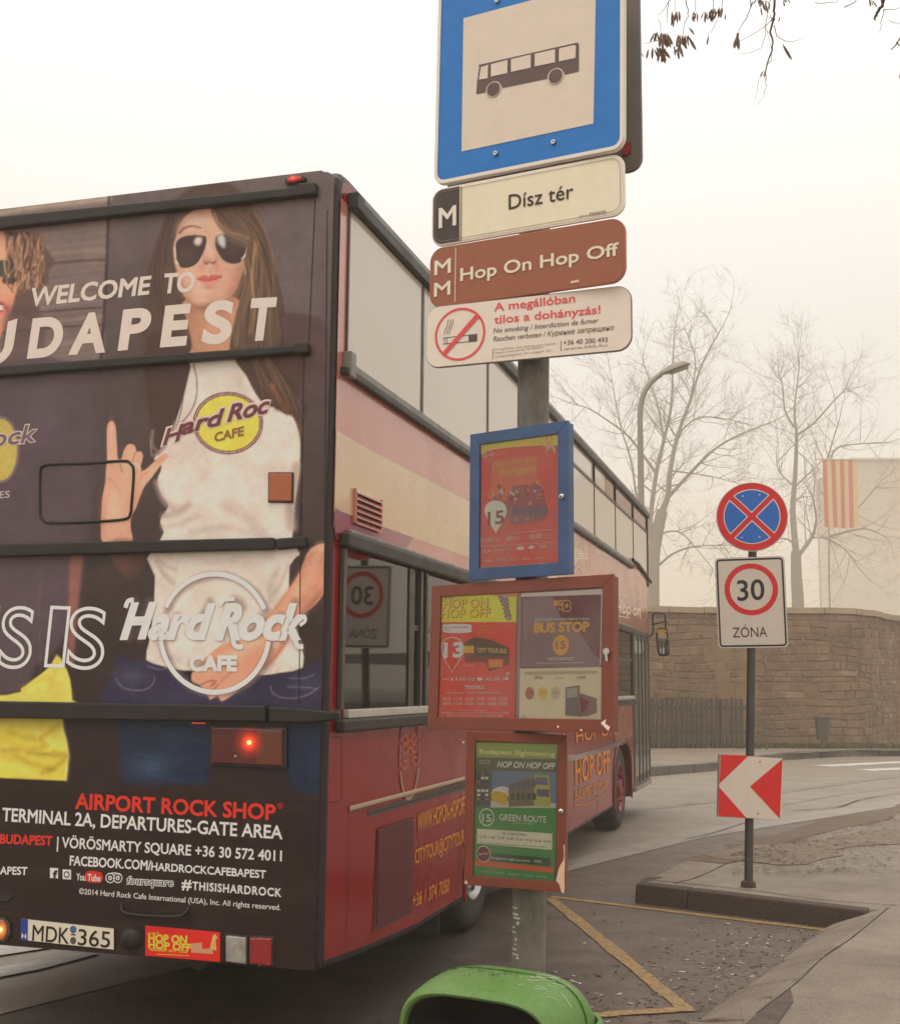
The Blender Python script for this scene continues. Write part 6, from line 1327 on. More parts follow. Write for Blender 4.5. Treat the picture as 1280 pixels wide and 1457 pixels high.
# address block
q4_ = C(0, 1090, .375); RD2 = INK(206, 52, 40, .6); W3 = INK(226, 216, 208, .62)
rt('AIRPORT ROCK SHOP', q4_(290, 160)[0], q4_(1045, 203)[0], 22.5, RD2, bold=.03, ital=.0); rt('®', q4_(1055, 160)[0], q4_(1075, 161)[0], 8, RD2, bold=.0)
rt('TERMINAL 2A, DEPARTURES-GATE AREA', q4_(12, 207)[0], q4_(1072, 276)[0], 19.5, W3, bold=.02)
rt('BUDAPEST', q4_(4, 292)[0], q4_(200, 300)[0], 13.5, RD2, bold=.03); rt('|', q4_(219, 310)[0], q4_(224, 310)[0], 17, W3, bold=0)
rt('VÖRÖSMARTY SQUARE +36 30 572 4011', q4_(238, 308)[0], q4_(1070, 360)[0], 15.5, W3, bold=.02)
rt('FACEBOOK.COM/', q4_(268, 375)[0], q4_(575, 394)[0], 14, W3, bold=.025); rt('HARDROCKCAFEBAPEST', q4_(577, 394)[0], q4_(1010, 425)[0], 11.5, W3, bold=.025)
rt('HARD ROCK CAFE BAPEST', q4_(-330, 402)[0], q4_(106, 412)[0], 11.5, W3, bold=.025)
rt('#', q4_(692, 465)[0], q4_(728, 467)[0], 15, W3, bold=.03); rt('THISISHARDROCK', q4_(733, 468)[0], q4_(1068, 495)[0], 12, W3, bold=.03, spacing=1.15)
rt('©2014 Hard Rock Cafe International (USA), Inc. All rights reserved.', q4_(303, 484)[0], q4_(1066, 546)[0], 8.2, W3, bold=.01)
def quadp(name, pts, mat, off=.0055): return poly(name, pts, PR_, off, mat, rp)
quadp('social_icon', q4_(193, 385, 224, 387, 224, 426, 193, 424), W3); rt('f', q4_(206, 424)[0], q4_(219, 425)[0], 11, M_wrap, bold=.06, off=.0068)
quadp('social_icon', q4_(241, 391, 273, 393, 273, 430, 241, 428), W3); line('icon_ring', ell(*q4_(257, 411)[0], 3.6, 4), 1.6, PR_, .0068, M_wrap, rp, closed=True)
rt('You', q4_(293, 432)[0], q4_(327, 434)[0], 10.5, W3, bold=.02); quadp('red_box', smoothpts(q4_(332, 400, 386, 403, 388, 440, 332, 437), 3), INK(200, 46, 40, .6)); rt('Tube', q4_(336, 434)[0], q4_(384, 437)[0], 10, W3, bold=.02, off=.0068)
for x in (421, 450): line('owl_eye', ell(*q4_(x, 424)[0], 6, 6.6), 1.5, PR_, .0056, W3, rp, closed=True); line('owl_eye', ell(*q4_(x, 424)[0], 2, 2.2), 2, PR_, .0056, W3, rp, closed=True)
line('owl_brow', q4_(408, 412, 436, 404, 464, 414), 1.5, PR_, .0056, W3, rp, sm=3)
rt('foursquare', q4_(484, 446)[0], q4_(658, 455)[0], 11, W3, bold=.085, ital=.15, off=.0056); rt('foursquare', q4_(484, 446)[0], q4_(658, 455)[0], 11, M_wrap, bold=.0, ital=.15, off=.0068)

# ---- rails across the rear
def rail(name, pts, mat, parent, d0=.045, cap=None):
    """horizontal rubber rail given by its outline on the rear face"""
    uv = [PR_.uv(*p) for p in pts]; mb = MB(); mb.prism([PR_.L(*p, d0) for p in uv], [PR_.L(*p, .0) for p in uv]); return mb.build(name, mat, parent, bevel=.009, seg=3)
def railx(yl0, yl1, x1, yr0, yr1, mat=black_rubber, d0=.045):
    # extends to the hidden left end along the same lines
    sl0, sl1 = (yr0 - yl0) / x1, (yr1 - yl1) / x1; xl = -250
    return rail('rail', [(xl, yl0 + sl0 * xl * .9), (x1, yr0), (x1, yr1), (xl, yl1 + sl1 * xl * .9)], mat, bus, d0)
railx(314, 331, 452, 268, 281); railx(525, 539, 441, 493, 504); railx(776, 793.5, 394, 766, 783); railx(997, 1021, 384, 1004, 1027, d0=.06)
rail('rail_end', [(396, 767), (437, 764), (440, 779), (396, 783)], black_rubber, bus, .03); rail('rail_end', [(386, 1005), (440, 1008), (470, 1012), (486, 1012), (486, 1024), (440, 1029), (386, 1027)], black_rubber, bus, .04); rail('rail_end', [(428, 266), (454, 264), (454, 281), (430, 284)], black_rubber, bus, .052); rail('rail_end', [(424, 492), (443, 490), (443, 505), (426, 507)], black_rubber, bus, .05)
for pts in ([(449, 284), (447, 330), (443, 420), (440, 488)], [(428, 786), (427, 900), (426, 1002)], [(466, 300), (463, 700), (457, 1380)], [(300, 1088), (410, 1092), (411, 1096), (408, 1300)], [(0, 1293), (120, 1299), (455, 1330)]): line('panel_seam', pts, 1.3, PR_, .0058, dark_seam, bus)
line('panel_seam', [(433, 505), (431, 640), (428, 764)], 1.2, PR_, .0058, dark_seam, bus)
# flap outline with rounded corners
fl = k2(150, 440, 165, 418, 190, 412, 320, 408, 450, 400, 478, 410, 490, 440, 482, 560, 478, 590, 455, 612, 320, 622, 185, 624, 160, 612, 150, 585)
uvf = smoothpts([PR_.uv(*p) for p in fl], 4); MB().tube([PR_.L(*p, .006) for p in uvf], .0075, n=8, closed=True).build('flap_seal', black_rubber, bus, smooth=True)
# handles
for hpts in (k4 := [[(175, 1286), (177, 1294), (185, 1299), (205, 1301), (222, 1302), (245, 1303), (262, 1302), (268, 1298), (269, 1292)], [(-60, 1268), (-55, 1276), (-40, 1279), (0, 1281), (15, 1280), (20, 1274)]]):
    P_ = [PR_.uv(*p) for p in hpts]; MB().tube([PR_.L(*p, .004 + .03 * math.sin(math.pi * i / (len(P_) - 1)) ** .5) for i, p in enumerate(P_)], .008, n=8).build('handle', black_rubber, bus, smooth=True)

# ---- lamps, plate, sticker
def lampbox(name, pts, mat, d0, parent=bus, bevel=.006):
    uv = [PR_.uv(*p) for p in pts]; mb = MB(); mb.prism([PR_.L(*p, d0) for p in uv], [PR_.L(*p, .004) for p in uv]); return mb.build(name, mat, parent, bevel=bevel)
M_lens = M('dark_red_lens', (.10, .008, .006), rough=.18, noise=.4, nscale=20, coat=.5); M_am = M('amber_lens', (.42, .10, .025), rough=.2, coat=.4, noise=.4, nscale=25, rgb2=(.25, .06, .02)); M_hous = M('lamp_housing', (.02, .016, .015), rough=.5)
hl = lampbox('tail_light', k3(772, 644, 1050, 652, 1050, 806, 772, 790), M_hous, .022); lampbox('lens', k3(782, 652, 1040, 658, 1040, 796, 782, 782), M_lens, .03, hl)
lampbox('amber_lens', k3(945, 662, 1036, 664, 1036, 792, 945, 788), M('brown_lens', (.13, .03, .012), rough=.2, coat=.5), .0315, hl)
def bulb(x, y, r, colr, e, parent, off=.032, halo=True):
    c0 = PR_.uv(x, y); o = MB(); P_ = []
    for k in range(6):
        a = math.pi / 2 * k / 5; P_.append([PR_.L(c0[0] + r * math.cos(a) * math.cos(t_), c0[1] + r * math.cos(a) * math.sin(t_), off + .5 * r * math.sin(a)) for t_ in np.linspace(0, 2 * math.pi, 14, endpoint=False)])
    o.loft(P_[:-1], cap0=False).build('bulb', M('lit_bulb_%d' % int(e * 10 + r * 1000), (.5, .1, .02), emit=colr, estr=e), parent, smooth=True)
def glow(x, y, r, core, colr, e, parent, off, pl=PR_):
    """lit lamp seen through its lens: light falls off from the filament"""
    m = bpy.data.materials.new('lamp_glow'); m.use_nodes = True; n = m.node_tree; n.nodes.clear()
    o_ = n.nodes.new('ShaderNodeOutputMaterial'); tr = n.nodes.new('ShaderNodeBsdfTransparent'); em = n.nodes.new('ShaderNodeEmission'); ad = n.nodes.new('ShaderNodeAddShader')
    t_ = n.nodes.new('ShaderNodeTexCoord'); ln_ = n.nodes.new('ShaderNodeVectorMath'); ln_.operation = 'LENGTH'; n.links.new(t_.outputs['Object'], ln_.inputs[0])
    cr = n.nodes.new('ShaderNodeValToRGB'); q = cr.color_ramp.elements; q[0].position = 0; q[0].color = (*core, 1); q[1].position = 1; q[1].color = (0, 0, 0, 1)
    for p, f in ((.16, .5), (.3, .14), (.6, .03)): z = q.new(p); z.color = (*[c * f for c in colr], 1)
    mr_ = n.nodes.new('ShaderNodeMath'); mr_.operation = 'DIVIDE'; mr_.inputs[1].default_value = r; n.links.new(ln_.outputs['Value'], mr_.inputs[0]); n.links.new(mr_.outputs[0], cr.inputs[0])
    n.links.new(cr.outputs[0], em.inputs[0]); em.inputs[1].default_value = e; n.links.new(tr.outputs[0], ad.inputs[0]); n.links.new(em.outputs[0], ad.inputs[1]); n.links.new(ad.outputs[0], o_.inputs[0])
    c0 = pl.uv(x, y); o = MB().face([(r * math.cos(a), 0, r * math.sin(a)) for a in np.linspace(0, 2 * math.pi, 28, endpoint=False)]).build('bulb', m, parent); o.location = pl.L(*c0, off)
glow(359, 1056, .085, (1, .5, .12), (1, .05, .01), 5, hl, .0335)
lampbox('lens_screw', [(338, 1074), (341, 1074), (341, 1077), (338, 1077)], steel, .036, hl, .001)
rf = lampbox('reflector', k2(980, 441, 1073, 441, 1071, 553, 979, 552), M_hous, .012); lampbox('lens', k2(985, 446, 1068, 446, 1066, 548, 984, 547), M_am, .02, rf)
mk = lampbox('marker_lamp', k1(1044, 70, 1112, 58, 1120, 62, 1118, 78, 1052, 88, 1045, 84), M_hous, .03); lampbox('lens', k1(1056, 68, 1106, 61, 1106, 75, 1058, 82), M('red_lens_lit', (.3, .02, .02), rough=.2, emit=(1, .05, .03), estr=.25), .036, mk)
glow(421, 257.5, .04, (1, .12, .06), (1, .06, .03), 1.6, mk, .0375)
q6 = q4_
am = lampbox('amber_lamp', q6(-10, 568, 30, 570, 48, 600, 48, 640, 30, 668, -10, 662), M_hous, .02); lampbox('lens', q6(0, 578, 26, 580, 38, 604, 38, 634, 26, 656, 0, 654), M_am, .03, am); glow(7, 1321, .06, (1, .7, .35), (1, .45, .12), 3, am, .0315)
lampbox('light_clip', k3(703, 634, 752, 636, 752, 640, 703, 639), M('red_glow', (.4, .03, .02), emit=(1, .1, .05), estr=.5), .012, bus, .001)
# rear shelf of the bumper
pt_ = q6(80, 572, 445, 606, 445, 700, 78, 672)
npl = lampbox('number_plate', q6(84, 574, 440, 612, 440, 697, 84, 660), M('plate_frame', (.02, .02, .02), rough=.4), .012, bus, .002)
poly('plate_face', q6(87, 577, 438, 615, 438, 694, 87, 657), PR_, .0135, INK(206, 196, 176, .6), npl); poly('blue_band', q6(87, 577, 114, 580, 113, 660, 87, 657), PR_, .0148, INK(44, 62, 140, .6), npl)
PT = INK(44, 34, 32, .6)
txt('H', q6(91, 650)[0], q6(107, 652)[0], 7, PR_, .016, W3, npl, bold=.03); txt('MDK', q6(130, 659)[0], q6(268, 672)[0], 23.5, PR_, .0148, PT, npl, bold=.008); txt('365', q6(303, 676)[0], q6(423, 687)[0], 24, PR_, .0148, PT, npl, bold=.008)
ring('plate_seal', *q6(285, 618)[0], .018, 0, PR_, .0148, INK(70, 96, 140, .6), npl, 20); ring('plate_seal', *q6(285, 660)[0], .017, 0, PR_, .0148, INK(84, 74, 66, .6), npl, 20); poly('hyphen', q6(276, 634, 294, 636, 294, 641, 276, 639), PR_, .0148, PT, npl)
kb = PR_.uv(*q6(505, 652)[0]); MB().tube([PR_.L(*kb, .004), PR_.L(*kb, .03), PR_.L(*kb, .045)], [.055, .05, .03], n=24).build('round_cap', black_rubber, bus, smooth=True)
st = lampbox('tour_sticker', q6(555, 604, 838, 630, 838, 742, 555, 718), INK(214, 44, 34, .6), .008, bus, .001)
YS = INK(238, 196, 70, .64)
txt('HOP ON', q6(568, 665)[0], q6(712, 672)[0], 11.5, PR_, .0095, YS, st, bold=.045); txt('HOP OFF', q6(568, 688)[0], q6(728, 700)[0], 10, PR_, .0095, YS, st, bold=.045); txt('original', q6(562, 636)[0], q6(606, 634)[0], 3, PR_, .0095, YS, st); txt('BUDAPEST CITY TOUR', q6(575, 698)[0], q6(716, 708)[0], 3.6, PR_, .0095, YS, st, bold=.03)
line('sticker_rule', q6(600, 712, 722, 718), .8, PR_, .0095, YS, st)
poly('drawn_bus', q6(728, 672, 770, 668, 772, 692, 812, 690, 812, 712, 730, 706), PR_, .0095, INK(190, 140, 110, .6), st); poly('drawn_giraffe', q6(800, 690, 812, 640, 822, 636, 830, 650, 822, 660, 826, 700), PR_, .0099, INK(206, 160, 90, .6), st)
rl = lampbox('reversing_lamp', q6(858, 634, 944, 642, 944, 756, 858, 744), M_hous, .012); lampbox('lens', q6(864, 640, 940, 648, 940, 750, 864, 738), M('clear_lens', (.45, .41, .36), rough=.12, noise=.8, nscale=18, rgb2=(.2, .17, .14), coat=.6), .022, rl)
fl_ = lampbox('fog_lamp', q6(948, 642, 1044, 644, 1042, 762, 948, 752), M_hous, .012); lampbox('lens', q6(955, 648, 1038, 650, 1036, 756, 955, 746), M('red_lens', (.36, .02, .02), rough=.15, noise=.3, nscale=30, coat=.6), .024, fl_)
for p in q6(997, 651, 994, 752): ring('screw', *p, .004, 0, PR_, .025, steel, fl_, 8)

# ---- right side: prints, windows, louvres
w4s, w5s, w6s, w3s = C(450, 1000, .2746), C(780, 560, .2608), C(780, 900, .2334), C(450, 640, .2744); w2s = C(460, 250, .2745)
def sp_(name, px, mat, off=.003, sm=0, parent=None): return poly(name, px, PS, off, mat, parent or bus, sm)
P_pink = M('side_pink_glare', (.52, .18, .13), rough=.25, coat=.6, noise=.3, nscale=2, rgb2=(.42, .13, .10)); P_cream = M('side_cream_print', (.62, .42, .22), rough=.25, coat=.6, noise=.3, nscale=2, rgb2=(.52, .34, .18)); P_crim = M('side_crimson_print', (.24, .012, .03), rough=.25, coat=.6)
def sband(name, uv, mat, off=.003): return shape(name, uv, PS, off, mat, bus)
# upper red side with the sky glare put into its colour as pink
sband('pink_glare_field', [(.03, .0 + 2.44), (.03, 4.1), (.16, 4.1), (.16, 3.24), (11.9, 3.24), (11.9, 2.44)], P_pink, .0025)
cu = [PS.uv(*p) for p in ((478, 612), (524, 640), (600, 679), (667, 714), (700, 733))]; cl_ = [PS.uv(*p) for p in ((478, 722), (500, 740), (540, 752), (587, 766), (640, 784), (667, 794), (700, 806))]
sband('cream_band', [(.035, cu[0][1])] + cu[1:] + [(5.2, 3.02), (7.0, 3.05)] + [(5.2, 2.62)] + cl_[::-1][:-1] + [(.035, cl_[0][1])], P_cream, .004)
sband('crimson_patch', [PS.uv(*p) for p in w3s(88, 322, 100, 310, 190, 345, 330, 395, 500, 455, 440, 540, 330, 512, 200, 475, 130, 470, 92, 465)], P_crim, .0055)
# upper deck windows
M_gu = M('upper_glass', (.64, .56, .48), rough=.06, coat=.0, spec=.6, noise=.25, nscale=1.2, rgb2=(.55, .48, .41)); M_gl = M('lower_glass', (.012, .011, .009), rough=.03, spec=.5, ior=1.5); M_gf = M('window_frame', (.06, .053, .045), rough=.4, noise=.4)
M_sr = M('window_sill_grey', (.2, .185, .16), rough=.4, noise=.6)
zt0, zb0 = 4.085, 3.285; mull = [.13, 1.36, 2.9, 4.4, 5.95, 7.43, 8.92, 10.45, 11.88]
for i in range(8):
    u0, u1 = mull[i] + .012, mull[i + 1] - .012
    w = MB(); w.prism([PS.L(u, v, .006) for u, v in ((u0, zb0), (u1, zb0), (u1, zt0), (u0, zt0))], [PS.L(u, v, .001) for u, v in ((u0, zb0), (u1, zb0), (u1, zt0), (u0, zt0))]); wo = w.build('upper_window', M_gu, bus)
    for (a, b_, c_, d_) in ((u0 - .011, u0 + .006, zb0, zt0), (u1 - .006, u1 + .011, zb0, zt0)): MB().box(.0062, .012, a, b_, c_, d_).build('frame', M_gf, wo)
    if i >= 3:
        vz = 3.86 if i < 7 else 3.88; MB().box(.0065, .016, u0, u1, vz - .015, vz + .015).build('vent_bar', M_gf, wo)
        MB().box(.0065, .022, u1 - .06, u1 - .008, vz, zt0).build('vent_post', dark_seam, wo)
        if i >= 5: 
            MB().box(.0066, .009, (u0 + u1) / 2 if i == 5 else u0 + .02, u1 - .06, vz + .02, zt0 - .01).build('vent_pane', M('vent_red', (.24, .1, .09), rough=.08), wo)
def srail(name, a, b_, z0, z1, d, mat, bevel=.006): return MB().box(.002, d, a, b_, z0, z1).build(name, mat, bus, bevel=bevel)
srail('gutter_rail', .18, 11.95, 4.09, 4.155, .045, black_rubber); srail('roof_edge', .25, 11.9, 4.16, 4.2, .03, M_sr); srail('sill_rail', .14, 10.3, 3.245, 3.285, .03, M_sr); srail('belt_rail', .07, 10.3, 3.205, 3.243, .04, black_rubber)
dp_ = [PS.uv(*p) for p in w5s(450, 905, 480, 930, 520, 985, 550, 1030)]; MB().tube([PS.L(*p, .02) for p in dp_], .022, n=8).build('front_belt', black_rubber, bus, smooth=True)
sband('front_quarter_glass', [(10.45, 3.284)] + [tuple(p + np.array([0, .02])) for p in dp_[1:]] + [(11.93, 3.6), (11.93, 3.284)], M_gu, .0065)
srail('front_pillar', 11.9, 11.96, 3.1, 4.1, .02, M_gf); srail('rear_rail_cap', .12, .22, 4.08, 4.165, .06, black_rubber); srail('rail_clip', .1, .17, 3.2, 3.33, .05, M_sr)
# lower deck windows
zt1, zb1 = 2.345, 1.575
lw = [(.14, 1.15), (1.19, 1.36), (1.46, 2.9), (2.96, 4.4), (4.46, 5.9), (5.96, 7.4), (7.46, 8.72), (8.78, 10.2)]
for i, (a, b_) in enumerate(lw):
    w = MB(); Q_ = ((a, zb1), (b_, zb1), (b_, zt1), (a, zt1)); fo_ = .012 if i == 0 else 0; w.prism([PS.L(u, v, .006 + fo_ * (u - a) / (b_ - a)) for u, v in Q_], [PS.L(u, v, .001) for u, v in Q_]); wo = w.build('lower_window', M_gl, bus)
    for (c_, d_, e_, g_) in ((a - .018, a + .02, zb1, zt1), (b_ - .02, b_ + .018, zb1, zt1)): MB().box(.0062, .026, c_, d_, e_, g_).build('frame', M_gf, wo)
    if i >= 1: MB().box(.0065, .014, a + .02, b_ - .02, 2.0, 2.03).build('vent_bar', M_gf, wo)
srail('window_top_rail', .1, 10.2, 2.352, 2.425, .055, black_rubber, .012); srail('top_rail_lip', .2, 10.2, 2.428, 2.45, .03, M_sr); srail('window_ledge', .2, 10.2, 1.53, 1.572, .04, M('ledge_white', (.5, .46, .4), rough=.4, noise=.4)); srail('waist_rail', .09, 10.25, 1.465, 1.528, .055, black_rubber, .012)
# louvred vent
lv = [PS.uv(*p) for p in w3s(190, 218, 325, 262, 322, 418, 190, 372)]; a, b_ = lv[0][0], lv[1][0]; z0, z1 = (lv[3][1] + lv[2][1]) / 2, (lv[0][1] + lv[1][1]) / 2
vn = MB().box(.004, .009, a, b_, z0, z1).build('vent', M('vent_dark', (.06, .012, .012), rough=.8), bus)
for i in range(6):
    zz_ = z0 + (z1 - z0) * (i + .0) / 5; MB().prism([(.009, a, zz_ - .006), (.009, b_, zz_ - .006), (.009, b_, zz_ + .01), (.009, a, zz_ + .01)], [(.022, a, zz_ - .014), (.022, b_, zz_ - .014), (.022, b_, zz_ - .004), (.022, a, zz_ - .004)]).build('slat', P_pink, vn)
for u in (a, b_): MB().box(.004, .02, u - .008, u + .008, z0 - .01, z1 + .01).build('vent_frame', P_pink, vn)
# flaps and grille
line('panel_seam', w4s(65, 180, 120, 178, 130, 190, 128, 510, 65, 520), 1.2, PS, .003, dark_seam, bus)
gr_ = [PS.uv(*p) for p in w4s(312, 650, 500, 590, 492, 1085, 290, 1190)]; gb = shape('engine_grille', gr_, PS, .004, M('grille_red', (.085, .012, .012), rough=.6), bus)
g0, g1 = gr_[0][0], gr_[1][0]; gz0, gz1 = gr_[3][1] + .0, gr_[0][1]; mb = MB()
for i in range(34):
    z = gz0 + .03 + (gz1 - gz0 - .05) * i / 33; mb.box(.005, .010, g0 + .01, g1 - .01, z, z + .009)
g_ = mb.build('grille_bars', M('grille_bar', (.13, .02, .02), rough=.5), bus); g_['kind'] = 'stuff'
trim = [PS.uv(*p) for p in w4s(165, 552, 775, 385)]; tz = (trim[0][1] + trim[1][1]) / 2
srail('trim_strip', trim[0][0], 2.35, tz - .012, tz + .012, .014, M('trim_cream', (.4, .3, .2), rough=.3)); 
rc_ = [PS.uv(*p) for p in w4s(262, 560, 775, 402, 775, 445, 270, 588)]; shape('recess', rc_, PS, .004, M('recess', (.06, .045, .035), rough=.5), bus); line('recess_edge', w4s(265, 578, 775, 425), 1.2, PS, .005, dark_seam, bus)
for pts in (w4s(520, 560, 530, 800, 522, 1185), w4s(745, 400, 745, 700, 720, 1060), w4s(170, 560, 165, 900, 150, 1320)): line('panel_seam', pts, 1.1, PS, .0035, dark_seam, bus)
GO = INK(186, 116, 44, .55)
def st_(s_, a, b_, h, h1=None, mat=GO, bold=.012, off=.0055, **k): return txt(s_, a, b_, h, PS, off, mat, bus, bold=bold, h1=h1, **k)
st_('WWW.HOPON-HOPOFF.HU', w4s(520, 668)[0], (668, 1154), 27, 26); st_('CITYTOUR@CITYTOUR.HU', w4s(505, 835)[0], (668, 1196), 21, 21); st_('+36 1 374 7050', w4s(492, 1062)[0], w4s(682, 978)[0], 20, 20, ital=.15)
# round crest
ec = w4s(480, 268)[0]; cc = PS.uv(*ec); EM = INK(140, 110, 86, .5); EM2 = INK(168, 84, 48, .5); EM3 = INK(130, 74, 90, .5)
def eln(rx, rz, a0, a1, n=30): return [PS.L(cc[0] + rx * math.cos(math.radians(a)), cc[1] + rz * math.sin(math.radians(a)), .0055) for a in np.linspace(a0, a1, n)]
for (a0, a1, m_) in ((200, 340, EM), (20, 160, EM3), (345, 375, EM3), (165, 195, EM3)):
    A_ = [np.array([cc[0] + .17 * math.cos(math.radians(a)), cc[1] + .24 * math.sin(math.radians(a))]) for a in np.linspace(a0, a1, 26)]; ribbon('crest_ring', A_, .012, PS, .0055, m_, bus)
for pts in (w4s(448, 370, 470, 250, 510, 150), w4s(512, 365, 490, 250, 452, 155)): line('crest_staff', pts, 1.2, PS, .006, EM2, bus)
for (x, y) in ((456, 190), (500, 185), (455, 240), (505, 235), (455, 320), (508, 300), (480, 215)): A_ = [np.array(PS.uv(*w4s(x, y)[0])) + np.array([.05 * math.cos(t_), .022 * math.sin(t_)]) for t_ in np.linspace(0, 6.283, 14)[:-1]]; ribbon('crest_leaf', A_, .004, PS, .0062, EM2, bus, True)
# front part of the side
st_('HOP ON', w6s(165, 672)[0], (874, 1044), 20, 18); st_('HOP OFF', w6s(160, 925)[0], w6s(370, 840)[0], 38, 31, bold=.025); st_('BUDAPEST CITYTOUR', w6s(158, 1025)[0], w6s(355, 945)[0], 15, 12)
line('underline', w6s(155, 1050, 220, 1045, 300, 1010, 355, 965), 1.4, PS, .0055, GO, bus, sm=3)
sband('grey_band', [PS.uv(*p) for p in w6s(115, 745, 160, 745, 300, 705, 510, 630, 510, 660, 300, 740, 160, 782, 115, 785)], M('grey_print', (.10, .06, .055), rough=.25, coat=.6), .0052)
# city skyline drawn in pale lines above the lower windows
sk = INK(224, 196, 178, .6)
for pts in (w5s(125, 960, 150, 900, 165, 850, 178, 780, 190, 850, 205, 930, 215, 980), w5s(150, 900, 205, 900), w5s(130, 980, 160, 940, 185, 985), w5s(165, 870, 192, 872)): line('skyline_print', pts, 1.6, PS, .0052, sk, bus)
for x, y in ((362, 1030), (372, 1000), (440, 1060), (452, 1070), (482, 1085), (490, 1100)): line('skyline_print', w5s(x, y, x + 4, y + 60, x + 14, y + 140), 2.2, PS, .0052, sk, bus)
line('skyline_print', w5s(360, 1080, 430, 1110, 442, 1130, 440, 1225, 365, 1210), 1.2, PS, .0052, sk, bus)
st_('Hop on', w5s(362, 1190)[0], w5s(500, 1215)[0], 17, 17, mat=sk, bold=.02, ital=.3)
sband('painted_sheen', [PS.uv(*p) for p in w5s(235, 845, 300, 860, 420, 930, 440, 950, 330, 900, 250, 870)], M('pale_sheen', (.5, .3, .26), rough=.25, coat=.6), .0045)  # pale sheen on the side paint, drawn in as colour
sband('red_front_print', [PS.uv(*p) for p in w5s(357, 1185, 440, 1200, 480, 1180, 530, 1190, 548, 1290, 545, 1330, 357, 1275)], M('front_red_print', (.32, .06, .035), rough=.3, coat=.6, noise=.5, nscale=4, rgb2=(.4, .2, .06)), .0048)
sband('front_orange_print', [PS.uv(*p) for p in w6s(400, 400, 505, 420, 512, 640, 400, 680)], M('front_orange_print', (.3, .05, .02), rough=.3, coat=.6, noise=.4, nscale=5, rgb2=(.42, .12, .03)), .0045)
# front door
du0, du1, dz0, dz1 = 10.32, 11.86, .42, 2.36
dr = MB().box(.002, .006, du0, du1, dz0, dz1).build('door', M('door_frame', (.06, .055, .045), rough=.4), bus)
M_dg = M('door_glass', (.12, .115, .095), rough=.1, spec=.6, noise=.4, nscale=1.5, rgb2=(.06, .06, .05))
for a, b_ in ((du0 + .06, du0 + .42), (du0 + .48, du0 + .76), (du0 + .82, du0 + 1.12), (du0 + 1.18, du1 - .06)):
    MB().box(.007, .011, a, b_, dz0 + .12, dz1 - .08).build('pane', M_dg, dr); MB().box(.0072, .02, b_ + .005, b_ + .035, dz0 + .03, dz1 - .02).build('door_bar', M_gf, dr)
MB().box(.002, .03, du0 - .02, du1 + .02, dz1 + .005, dz1 + .06).build('header', black_rubber, dr); MB().box(-.1, .03, du0, du1, dz0 - .06, dz0 - .01).build('step', M('step_grey', (.3, .26, .22), rough=.5), dr)
# wheels
M_tyre = M('tyre', (.022, .02, .019), rough=.8, noise=.5, nscale=20, bump=.4, bscale=50, rgb2=(.05, .045, .04))
def wheel(u, off, rimmat, R=.49, wd=.3, side=1):
    t_ = MB(); n = 44; prof = [(0, .29), (-.0, .30), (.02, .36), (.012, .42), (-.005, .465), (-.04, .488), (-.1, R), (-wd + .1, R), (-wd + .04, .488), (-wd, .42), (-wd, .3)]
    rings = [[(off + side * x, u + r * math.cos(2 * math.pi * i / n), .5 + r * math.sin(2 * math.pi * i / n)) for i in range(n)] for x, r in prof]
    w = bpy.data.objects.new('wheel', None); col.objects.link(w); w.parent = bus
    t_.loft(rings, False, False).build('tyre', M_tyre, w, smooth=True)
    pr = [(0.005, .295), (.012, .285), (-.02, .268), (-.05, .24), (-.02, .2), (.01, .16), (.03, .12), (.06, .11), (.075, .08), (.08, .0001)] if rimmat is not M_rimr else [(.005, .295), (.015, .285), (.0, .26), (-.06, .235), (-.09, .2), (-.06, .17), (-.04, .12), (.0, .10), (.02, .08), (.02, .0001)]
    MB().loft([[(off + side * x, u + r * math.cos(2 * math.pi * i / n), .5 + r * math.sin(2 * math.pi * i / n)) for i in range(n)] for x, r in pr], False, False).build('rim', rimmat, w, smooth=True)
    for i in range(10):
        a = 2 * math.pi * i / 10; MB().tube([(off + side * .0, u + .165 * math.cos(a), .5 + .165 * math.sin(a)), (off + side * .035, u + .165 * math.cos(a), .5 + .165 * math.sin(a))], .014, n=6).build('nut', rimmat, w)
    for i in range(8):
        a = 2 * math.pi * (i + .5) / 8; cy, cz = u + .235 * math.cos(a), .5 + .235 * math.sin(a)
        MB().tube([(off + side * -.03, cy, cz), (off + side * -.022 , cy, cz)], .026, n=10).build('rim_hole', dark_seam, w)
    return w
M_riml = M('rim_silver', (.5, .48, .45), rough=.35, metal=.6, noise=.4, nscale=6); M_rimr = M('rim_red', (.2, .012, .018), rough=.4, noise=.4, nscale=8)
wheel(RWU, -.13, M_riml, wd=.56); wheel(FWU, -.04, M_rimr); wheel(RWU, -WB + .13, M_riml, wd=.56, side=-1); wheel(FWU, -WB + .05, M_rimr, side=-1)
av = arch(FWU, .72, 1.04); MB().tube([(.004, u, v) for u, v in av], .014, n=6).build('arch_lip', M_rimr, bus, smooth=True)
av = arch(RWU, .70, 1.06); MB().tube([(.004, u, v) for u, v in av], .012, n=6).build('arch_lip', M_bred, bus, smooth=True)
# far side and front of the bus, glazed so it holds from other viewpoints
for i in range(8): MB().box(-WB - .006, -WB - .001, mull[i] + .02, mull[i + 1] - .02, zb0, zt0).build('upper_window', M_gu, bus)
for a, b_ in lw[2:]: MB().box(-WB - .006, -WB - .001, a, b_, zb1, zt1).build('lower_window', M_gl, bus)
MB().box(-WB + .12, -.12, LB + .001, LB + .008, 2.75, 3.75).build('front_window', M_gl, bus); MB().box(-WB + .12, -.12, LB + .001, LB + .008, 1.25, 2.45).build('windscreen', M_gl, bus)
